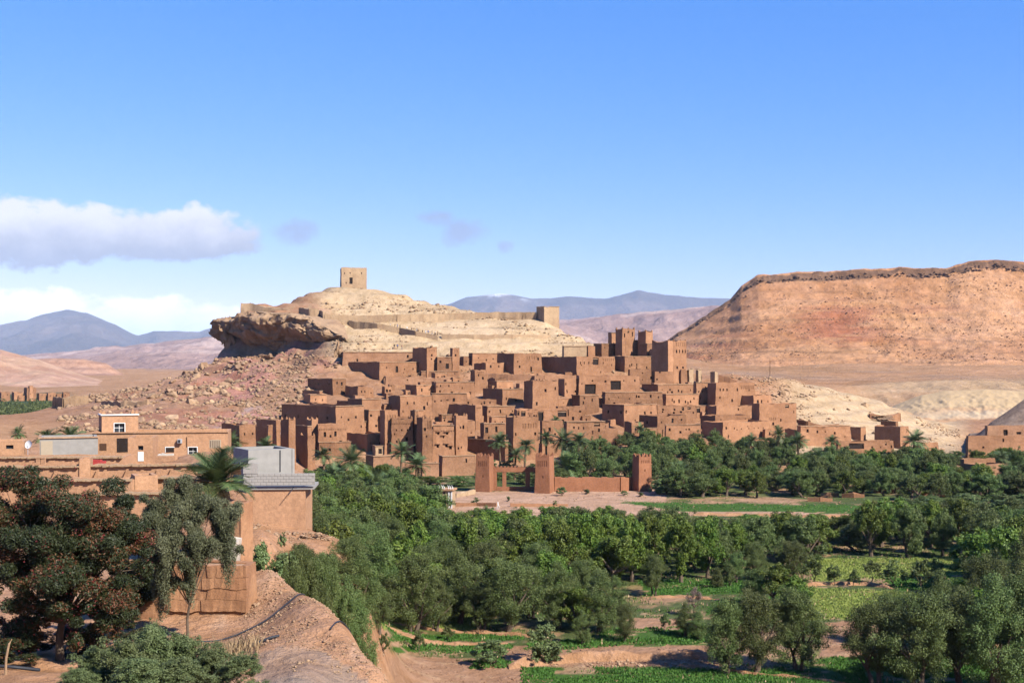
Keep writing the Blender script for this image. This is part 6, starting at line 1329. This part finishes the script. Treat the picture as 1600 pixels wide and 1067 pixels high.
# ------------------------------------------------------------------ near trees
def big_tree(name, label, px, pyb, Y, boughs, leafspec, mat, trunk_r, n, seed, hang=0.0):
    """boughs: (px, py, dY, radius m) leaf masses; limbs run from the foot to each"""
    z0 = zat(px, Y); f = Vector(((px - 800) / F * Y, Y, z0)); root = empty(name, f); tag(root, label, 'tree'); r = np.random.default_rng(seed); mb = MB(); C, Rr = [], []
    fork = Vector((0.1, 0, 1.3))
    mb.tube([(0, 0, -0.4), (0.03, 0, 0.3), (0.0, 0.05, 0.8), fork], [trunk_r * 1.5, trunk_r * 1.1, trunk_r, trunk_r * 0.9], 9)
    for (bx, by, dY, br) in boughs:
        c = P(bx, by, Y + dY) - f; mid = fork.lerp(c, 0.5) + Vector((r.uniform(-0.25, 0.25), r.uniform(-0.25, 0.25), 0.3 + (0.5 if hang else 0)))
        mb.tube([fork, mid, c + Vector((0, 0, br * 0.4 if hang else 0))], [trunk_r * 0.5, trunk_r * 0.28, trunk_r * 0.07], 6)
        for q in range(7):
            s = np.array(c) + r.normal(size=3) * br * (0.42, 0.42, 0.42); C.append(s); Rr.append(br * r.uniform(0.28, 0.55))
            if q < 3: mb.tube([mid.lerp(c, 0.6), Vector(s)], [trunk_r * 0.12, trunk_r * 0.03], 4, 0, False)
    mb.build('trunk', M['bark'], root); C, Rr = np.array(C), np.array(Rr); k = r.choice(len(C), n, p=Rr ** 2 / (Rr ** 2).sum()); d = r.normal(size=(n, 3)); d /= np.linalg.norm(d, axis=1, keepdims=True)
    cen = C[k] + d * (Rr[k] * r.random(n) ** 0.4)[:, None] * (1, 1, 0.8)
    if hang:
        cen[:, 2] -= r.random(n) ** 1.8 * hang * (np.sin(cen[:, 0] * 5 + cen[:, 1] * 3) * 0.5 + 0.6)
    nr_ = d * 0.6 + r.normal(size=(n, 3)) * 0.7 + (0, 0, 0.2); nr_ /= np.linalg.norm(nr_, axis=1, keepdims=True); tuft = r.random(len(C)); var = np.clip(0.5 * tuft[k] + 0.5 * r.random(n), 0, 1)
    me = leaves('leaf_crown', cen, nr_, leafspec[0], leafspec[1], mat, var, seed, 1.2 if hang else 0.4); link('crown', me, None, root)
    return root, C, Rr
pt_, PC, PR = big_tree('pepper_tree', 'broad dark tree with red berry clusters on the near slope', 92, 1032, 42, [(40, 985, -0.2, 0.7), (130, 985, -0.3, 0.65), (175, 965, -0.6, 0.7), (5, 985, 0.3, 0.7), (200, 930, 0.2, 0.75), (85, 960, 0.6, 0.7), (150, 880, 0.6, 1.0), (60, 820, 0.9, 1.0), (110, 870, 0.9, 1.0), (30, 800, -0.6, 1.15), (70, 775, 0.6, 1.09), (120, 785, 0.2, 1.09), (165, 800, 0.5, 1.02), (200, 825, 0.3, 0.96), (15, 860, -0.8, 1.15), (60, 850, -1.2, 1.15), (110, 840, -0.9, 1.15), (160, 855, -0.8, 1.15), (205, 880, 0.0, 1.02), (20, 920, -1.0, 1.02), (75, 905, -1.4, 0.96), (130, 905, -1.1, 0.96), (180, 920, -0.4, 0.90), (-20, 830, 0.5, 1.15), (-25, 900, 0, 1.15), (25, 965, -0.8, 0.70), (120, 955, -1.0, 0.70), (160, 960, -0.3, 0.64), (80, 945, -0.7, 0.64), (215, 845, 0.8, 0.77), (45, 990, -0.6, 0.51), (0, 775, 0.4, 1.02), (95, 795, 1.0, 0.90), (140, 798, 1.1, 0.77)], (0.12, 0.036), M['pepper'], 0.13, 170000, 501)
# red berry clusters as a part of the tree
r_ = np.random.default_rng(5); kk = r_.choice(len(PC), 240); bc = []
for k in kk:
    d = r_.normal(size=3); d[1] = -abs(d[1]); d /= np.linalg.norm(d); c = PC[k] + d * PR[k] * 0.95
    if c[0] > 1.2 and r_.random() < 0.6: continue
    for q in range(12): bc.append(c + r_.normal(size=3) * (0.11, 0.11, 0.13))
bc = np.array(bc); nr_ = r_.normal(size=bc.shape); nr_ /= np.linalg.norm(nr_, axis=1, keepdims=True); M['berry'] = leaf_mat('red_berry', (0.20, 0.030, 0.018), (0.34, 0.07, 0.04), None, 0.1, 0.0)
o = link('berries', leaves('berry_clusters', bc, nr_, 0.055, 0.04, M['berry'], r_.random(len(bc)), 6), None, pt_); o['kind'] = 'stuff'
big_tree('weeping_tree', 'weeping grey-green tree hanging before the rammed-earth wall', 292, 1000, 47, [(245, 860, 0.2, 0.7), (350, 845, 0.3, 0.6), (280, 760, 0.5, 0.65), (265, 800, 0.2, 0.79), (300, 775, 0.4, 0.77), (335, 785, 0.3, 0.70), (345, 820, 0.1, 0.64), (310, 830, -0.3, 0.77), (270, 845, -0.3, 0.77), (245, 830, 0.1, 0.64), (330, 860, 0.0, 0.58), (290, 870, -0.3, 0.64), (255, 885, -0.1, 0.58), (315, 790, 0.9, 0.64), (240, 790, 0.5, 0.54), (355, 800, 0.5, 0.46), (285, 910, -0.2, 0.41), (250, 915, 0.0, 0.41)], (0.12, 0.024), M['droop'], 0.05, 130000, 502, 1.05)
big_tree('dark_tree', 'dark dense tree between the red-berried and weeping trees', 205, 985, 52, [(190, 800, 0, 0.90), (215, 835, -0.2, 0.90), (230, 870, 0, 0.77), (200, 890, 0.2, 0.77), (175, 850, 0.4, 0.90), (235, 905, 0.2, 0.64), (215, 930, 0.3, 0.58)], (0.13, 0.042), M['pepper'], 0.10, 46000, 503)
# bushes along the bottom edge
M['bush'] = leaf_mat('bush_leaf', (0.085, 0.125, 0.040), (0.210, 0.245, 0.095), None, 0.3, 0.25, 0.02)
for k, (px, Y, h_, w_) in enumerate(((150, 33.5, 1.1, 1.7), (195, 33, 1.35, 1.9), (240, 34, 1.45, 1.9), (285, 34.5, 1.2, 1.9), (330, 34, 1.05, 1.6), (375, 33, 0.75, 1.4), (215, 31.5, 1.0, 2.0), (280, 32, 0.85, 2.0), (120, 32.5, 0.7, 1.2), (240, 36, 1.5, 1.3))):
    z = zat(px, Y); root = empty('bush', ((px - 800) / F * Y, Y, z), k * 1.3); tag(root, 'leafy grey-green bush at the foot of the near slope', 'shrub', 'bushes at the foot of the slope')
    me = crown_mesh('bush_crown', 600 + k, M['bush'], 34, 30000, 0.034, 0.013, 0.0, 0.5, 1.0, 0.6, 0.75, 7); o = link('crown', me, None, root); o.scale = (w_, w_, h_ * 1.3); o = link('stem', TR['shrub'][1][0], None, root); o.scale = (w_ * 0.6, w_ * 0.6, h_)
for k, (px, Y, h_, w_) in enumerate(((20, 41, 0.9, 1.8), (60, 43.5, 0.8, 1.6), (135, 43, 0.9, 1.8), (165, 41.5, 0.7, 1.3), (-20, 40, 1.0, 1.8), (205, 46, 0.8, 1.5), (110, 45, 0.8, 1.8), (20, 46, 0.9, 2.0))):
    z = zat(px, Y); root = empty('shade_scrub', ((px - 800) / F * Y, Y, z), k * 1.3); tag(root, 'dark leafy scrub added as shade under the red-berried tree', 'shrub', 'scrub under the red-berried tree'); me = crown_mesh('scrub_crown', 700 + k, M['pepper'], 18, 8000, 0.05, 0.02, 0.0, 0.5, 0.95, 0.6, 0.4, 6); o = link('crown', me, None, root); o.scale = (w_, w_, h_)  # scrub added to darken the bright ground below the canopy
mb = MB(); mb.tube([(0, 0, -0.3), (0.03, 0, 0.5), (0.12, 0, 0.95), (0.2, 0.02, 1.1)], [0.045, 0.04, 0.035, 0.02], 7); o = mb.build('dead_stump', M['rock']); Y = 38.5; o.location = ((8 - 800) / F * Y, Y, zat(8, Y)); tag(o, 'pale bent dead stem beside the red-berried tree', 'stump')
# ------------------------------------------------------------------ grasses and crops
def blades(name, pts, h_, w_, mat, seed, lean=0.35):
    r = np.random.default_rng(seed); n = len(pts); a = r.uniform(0, 6.283, n); d = np.stack([np.cos(a), np.sin(a), np.zeros(n)], 1); b = np.stack([-d[:, 1], d[:, 0], d[:, 2]], 1); hh = (h_ * r.uniform(0.5, 1.35, n))[:, None]; ww = (w_ * r.uniform(0.7, 1.3, n))[:, None]; ln = (lean * r.uniform(-1, 1, n))[:, None]
    up = np.array((0, 0, 1.0)); t = pts + up * hh + b * hh * ln; m_ = pts + up * hh * 0.5 + b * hh * ln * 0.3; Vv = np.stack([pts - d * ww, pts + d * ww, m_ + d * ww * 0.8, t, m_ - d * ww * 0.8], 1)
    me = mesh_np(name, Vv.reshape(-1, 3), np.arange(n * 5).reshape(n, 5)); set_float(me, 'leafvar', np.repeat(r.random(n), 5)); me.materials.append(mat); return tag(link(name, me), kind='stuff')
def field_pts(kind, n, seed, patch=0.0):
    r = np.random.default_rng(seed); out = []; polys = FIELDS[kind]
    A = np.array([0.5 * abs(sum(q[k][0] * q[(k + 1) % len(q)][1] - q[(k + 1) % len(q)][0] * q[k][1] for k in range(len(q)))) for q in polys]); A = A / A.sum()
    for q, sh in zip(polys, A):
        m = int(n * sh * 1.6); xs = [p[0] for p in q]; ys = [p[1] for p in q]; px, py = r.uniform(min(xs) - 4, max(xs) + 4, m), r.uniform(min(ys), max(ys), m); ok = inpoly(px + 3 * np.sin(py * 0.9), py + 1.2 * np.sin(px * 0.15), q); px, py = px[ok], py[ok]
        Y = 26 * F / (py - HY); x = (px - 800) / F * Y
        if patch: k = vn(x / 2.2, Y / 2.2, 5.0) > -0.35; px, Y, x = px[k], Y[k], x[k]
        out.append(np.stack([x, Y, zat_v(px, Y) - 0.02], 1))
    return np.concatenate(out)
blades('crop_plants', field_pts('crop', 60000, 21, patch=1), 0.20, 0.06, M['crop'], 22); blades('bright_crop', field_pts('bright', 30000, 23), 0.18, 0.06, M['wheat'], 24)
def turf(n, seed):
    r = np.random.default_rng(seed); m = n * 5; px, Y = r.uniform(560, 1640, m), np.sqrt(r.uniform(96 ** 2, 205 ** 2, m)); x = (px - 800) / F * Y; z = zat_v(px, Y); py = pyof(z, Y); ok = (z < 2) & (vn(x / 3.0, Y / 3.0, 9.0) + 0.5 * vn(x / 1.1, Y / 1.1, 10.0) > 0)
    for k in ('soil', 'dirt'):
        for q in FIELDS[k]: ok &= ~inpoly(px, py, q)
    i = np.where(ok)[0][:n]; return np.stack([x[i], Y[i], z[i] - 0.02], 1)
blades('grass', turf(40000, 31), 0.20, 0.055, M['crop'], 32); blades('dry_tufts', turf(3000, 41), 0.3, 0.07, M['drygrass'], 42)
def dry_pts(n, seed):
    r = np.random.default_rng(seed); out = []
    for k in range(n):
        px, Y = r.normal(358, 20), r.normal(41.5, 1.0); px = min(max(px, 318), 404); out.append(((px - 800) / F * Y, Y, zat(px, Y) - 0.03))
    return np.array(out)
blades('dry_grass', dry_pts(900, 51), 0.48, 0.010, M['drygrass'], 52, 0.5)
M['clod'] = adobe_mat('soil_clod', (0.36, 0.20, 0.115), (0.28, 0.15, 0.085), 2.0, 0.3)
# earth banks between the plots
def earth_bank(label, pts, h_, w_, seed):
    Q = []
    for (a, b) in pts: Y = 26 * F / (b - HY); Q.append(((a - 800) / F * Y, Y))
    S = []
    for k in range(len(Q) - 1):
        n = max(2, int(math.hypot(Q[k + 1][0] - Q[k][0], Q[k + 1][1] - Q[k][1]) / 0.35))
        S += [(Q[k][0] + (Q[k + 1][0] - Q[k][0]) * j / n, Q[k][1] + (Q[k + 1][1] - Q[k][1]) * j / n) for j in range(n)]
    prof = [(-1.0, -0.15), (-0.75, 0.25), (-0.55, 0.75), (-0.3, 0.98), (0.0, 1.0), (0.4, 0.7), (1.0, -0.1)]; Vv = np.zeros((len(S), len(prof), 3)); so = Vector((seed, 0, 0))
    for i, (x, y) in enumerate(S):
        e = min(1, i / 4, (len(S) - 1 - i) / 4); hk = h_ * (0.75 + 0.5 * mnoise.noise(Vector((x * 0.5, y * 0.5, seed)))) * (0.2 + 0.8 * e)
        for j, (a, b) in enumerate(prof):
            p = Vector((x, y + a * w_, zxy(x, y) + b * hk)); Vv[i, j] = p + mnoise.noise_vector(p * 1.2 + so) * 0.16 * (1 if b > 0 else 0.2)
    me = mesh_np('earth_bank', Vv.reshape(-1, 3), grid_faces(*Vv.shape[:2])[:, ::-1], True); set_col(me, np.tile((0.44, 0.245, 0.135), (Vv.shape[0] * Vv.shape[1], 1))); return tag(link('earth_bank', me, M['ground']), label, 'earth bank')
earth_bank('long stony earth bank below the green plots', [(795, 1042), (860, 1034), (930, 1030), (1000, 1030), (1070, 1028), (1125, 1030)], 0.8, 0.9, 1); earth_bank('low red bank between the two bright fields', [(1240, 916), (1300, 913), (1350, 914), (1405, 922)], 0.45, 0.6, 2); earth_bank('thin pale ridge edging the dark shaded crop', [(1060, 1040), (1120, 1046), (1200, 1056), (1300, 1066), (1360, 1080)], 0.25, 0.4, 3)
earth_bank('low bank across the striped vegetable plots', [(590, 1005), (660, 1004), (740, 1003), (800, 1004)], 0.25, 0.5, 4); earth_bank('low dirt bank under the near grove', [(600, 986), (680, 985), (760, 987), (850, 996)], 0.3, 0.5, 5); earth_bank('pinkish bank at the edge of the green strip', [(1080, 805), (1180, 806), (1280, 808), (1335, 807)], 0.5, 0.9, 6); earth_bank('bank across the grassy clearing', [(1000, 935), (1060, 934), (1130, 938)], 0.3, 0.5, 7)
stones('soil_clods', ground_pts(1500, 600, 1130, 98, 113, 62, lambda a, Y, z, p: z < 2.5, 0.25, 4.0), 0.03, 0.10, M['clod'], 62)
stones('bank_rubble', ground_pts(420, 860, 1125, 106.5, 110, 61), 0.06, 0.16, M['rock'], 61)
# ------------------------------------------------------------------ people
def person_mesh(nm, stride, arm, seed):
    me = bpy.data.meshes.new(nm + '_rig'); J = [((0, 0, 0.95), 0.13), ((0, 0, 1.15), 0.115), ((0, 0, 1.38), 0.145), ((0, -0.01, 1.50), 0.055), ((0, -0.02, 1.60), 0.095), ((0, -0.02, 1.70), 0.07),
         ((0.10, 0, 0.90), 0.095), ((0.11, -stride, 0.50), 0.065), ((0.11, stride * -0.4, 0.09), 0.045), ((0.11, stride * -0.4 - 0.14, 0.04), 0.04), ((-0.10, 0, 0.90), 0.095), ((-0.11, stride * 0.4, 0.50), 0.065), ((-0.11, stride, 0.09), 0.045), ((-0.11, stride - 0.14, 0.04), 0.04),
         ((0.19, 0, 1.40), 0.065), ((0.24, 0.03, 1.13), 0.05), ((0.25, -arm, 0.90), 0.038), ((0.25, -arm - 0.05, 0.80), 0.035), ((-0.19, 0, 1.40), 0.065), ((-0.24, 0.03, 1.13), 0.05), ((-0.25, arm * 0.5, 0.88), 0.038), ((-0.25, arm * 0.5, 0.78), 0.035)]
    E = [(0, 1), (1, 2), (2, 3), (3, 4), (4, 5), (0, 6), (6, 7), (7, 8), (8, 9), (0, 10), (10, 11), (11, 12), (12, 13), (2, 14), (14, 15), (15, 16), (16, 17), (2, 18), (18, 19), (19, 20), (20, 21)]
    me.from_pydata([j[0] for j in J], E, []); o = bpy.data.objects.new(nm + '_rig', me); COL.objects.link(o); md = o.modifiers.new('skin', 'SKIN'); sv = me.skin_vertices[0].data
    for k, j in enumerate(J): sv[k].radius = (j[1], j[1] * 0.85)
    sv[0].use_root = True; o.modifiers.new('sub', 'SUBSURF').levels = 1; dg = bpy.context.evaluated_depsgraph_get(); out = bpy.data.meshes.new_from_object(o.evaluated_get(dg)); bpy.data.objects.remove(o); return out
PM = [person_mesh('walker', 0.22, 0.18, 1), person_mesh('stander', 0.02, 0.05, 2)]
CL = {k: plain_mat(k + '_cloth', c, 0.9, 0.2, 8.0, 0) for k, c in (('white', (0.72, 0.70, 0.66)), ('blue', (0.06, 0.12, 0.33)), ('black', (0.02, 0.02, 0.025)), ('red', (0.42, 0.05, 0.04)), ('khaki', (0.32, 0.25, 0.15)), ('denim', (0.07, 0.10, 0.18)))}
SKIN = plain_mat('skin', (0.38, 0.21, 0.13), 0.6, 0.1, 4.0, 0); HAIR = plain_mat('dark_hair', (0.02, 0.015, 0.012), 0.7, 0.2, 9.0, 0)
def person(px, py, shirt, legs, label, pose, group='visitors on the hill path', Y0=240.0, rz=0.0):
    Y = hit(px, py, Y0); me = PM[pose].copy(); me.materials.clear()
    for m in (CL[legs], CL[shirt], SKIN, HAIR): me.materials.append(m)
    for q in me.polygons:
        z, x, y = q.center.z, q.center.x, q.center.y
        q.material_index = 0 if z < 0.95 and abs(x) < 0.21 else (2 if (abs(x) > 0.21 and z < 0.95) or 1.44 < z < 1.66 else (3 if z >= 1.66 else 1))
        if z > 1.56 and y > 0.02: q.material_index = 3
        q.use_smooth = True
    p = P(px, py, Y); o = link('person', me); o.location = (p.x, p.y, zat(px, Y)); o.rotation_euler = (0, 0, rz); return tag(o, label, 'person', group)
VIS = [(584, 511, 'black', 'denim', 'person in black near the top of the stepped path', 1), (610, 513, 'white', 'black', 'person in white on the path above the sloping wall', 0), (617, 514, 'black', 'black', 'person in black just behind the white-shirted walker', 0), (621, 514, 'blue', 'denim', 'person in blue beside two others on the path', 1), (625, 515, 'khaki', 'black', 'person in khaki by the sloping wall', 0), (636, 518, 'white', 'khaki', 'person in white standing at the bend of the wall', 1), (643, 520, 'black', 'denim', 'person in black below the bend of the wall', 0), (651, 521, 'white', 'denim', 'person in white and jeans on the steps', 0), (660, 523, 'black', 'black', 'dark figure on the lower steps', 1), (665, 524, 'white', 'white', 'figure all in white on the lower steps', 0), (669, 524, 'blue', 'black', 'person in blue on the lower steps', 1), (675, 524, 'black', 'denim', 'dark-clad person beside the step parapet', 0), (680, 525, 'white', 'black', 'white-shirted person at the step parapet', 1), (684, 525, 'black', 'black', 'last dark figure at the foot of the steps', 1), (616, 546, 'black', 'black', 'dark figure on the slope above the long house', 1), (621, 546, 'blue', 'black', 'blue-shirted person on the slope above the long house', 0), (628, 547, 'red', 'denim', 'red-shirted person on the slope above the long house', 1)]
for k, (a, b, s, l, lb, po) in enumerate(VIS): person(a, b - 1, s, l, lb, po, rz=[0.3, 2.0, -1.2, 1.4, 3.0][k % 5])
person(778, 796, 'white', 'white', 'person in white walking on the sandy track below the gate', 0, None, 150.0, 1.5); person(1141, 908, 'black', 'black', 'person in black working in the grassy clearing', 1, None, 90.0, 0.6)
# far village beyond the oasis
for k, (a, b, c, d, e) in enumerate(((37, 42, 57, 606, 623), (58, 61, 74, 615, 625), (72, 75, 88, 614, 625), (18, 22, 36, 613, 624), (-4, 2, 16, 613, 623), (86, 89, 101, 616, 625), (44, 46, 52, 603, 621), (26, 29, 42, 618, 627), (97, 99, 109, 613, 622))):
    o, _, _ = house('far_house', 'house', a, b, c, d, e, Y=880, a=30, win=2, mat='adobe', top=0.5, sink=12.0); done(o, ['far mud house with highest roof block', 'far mud house beside the tallest one', 'far mud house in the middle of the row', 'far mud house left of the tallest', 'far mud house at the oasis end', 'far mud house toward the ridge', 'far mud tower on the tallest house', 'far low mud house at the oasis edge', 'last far mud house by the rubble wall'][k] + ' beyond the oasis', 'house', 'far houses beyond the oasis')

count_along('bushes at the foot of the slope', 'the dead stem'); count_along('flat-roofed houses on the near bank', 'the bank')

count_along('small rooms between the village houses', 'the scree')

count_along('scrub under the red-berried tree', 'the dead stem')
# ------------------------------------------------------------------ haze
def haze():
    mb = MB(); mb.box((-30000, -60, -60), (30000, 61000, 1650))
    m = bpy.data.materials.new('haze_air'); m.use_nodes = True; nt = m.node_tree; nt.nodes.clear()
    out = N(nt, 'ShaderNodeOutputMaterial'); pv = N(nt, 'ShaderNodeVolumePrincipled')
    pv.inputs['Color'].default_value = (0.54, 0.73, 1.0, 1); pv.inputs['Density'].default_value = 2.2e-5; pv.inputs['Anisotropy'].default_value = -0.15
    nt.links.new(pv.outputs[0], out.inputs['Volume'])
    return tag(mb.build('haze', m), kind='stuff')
haze()
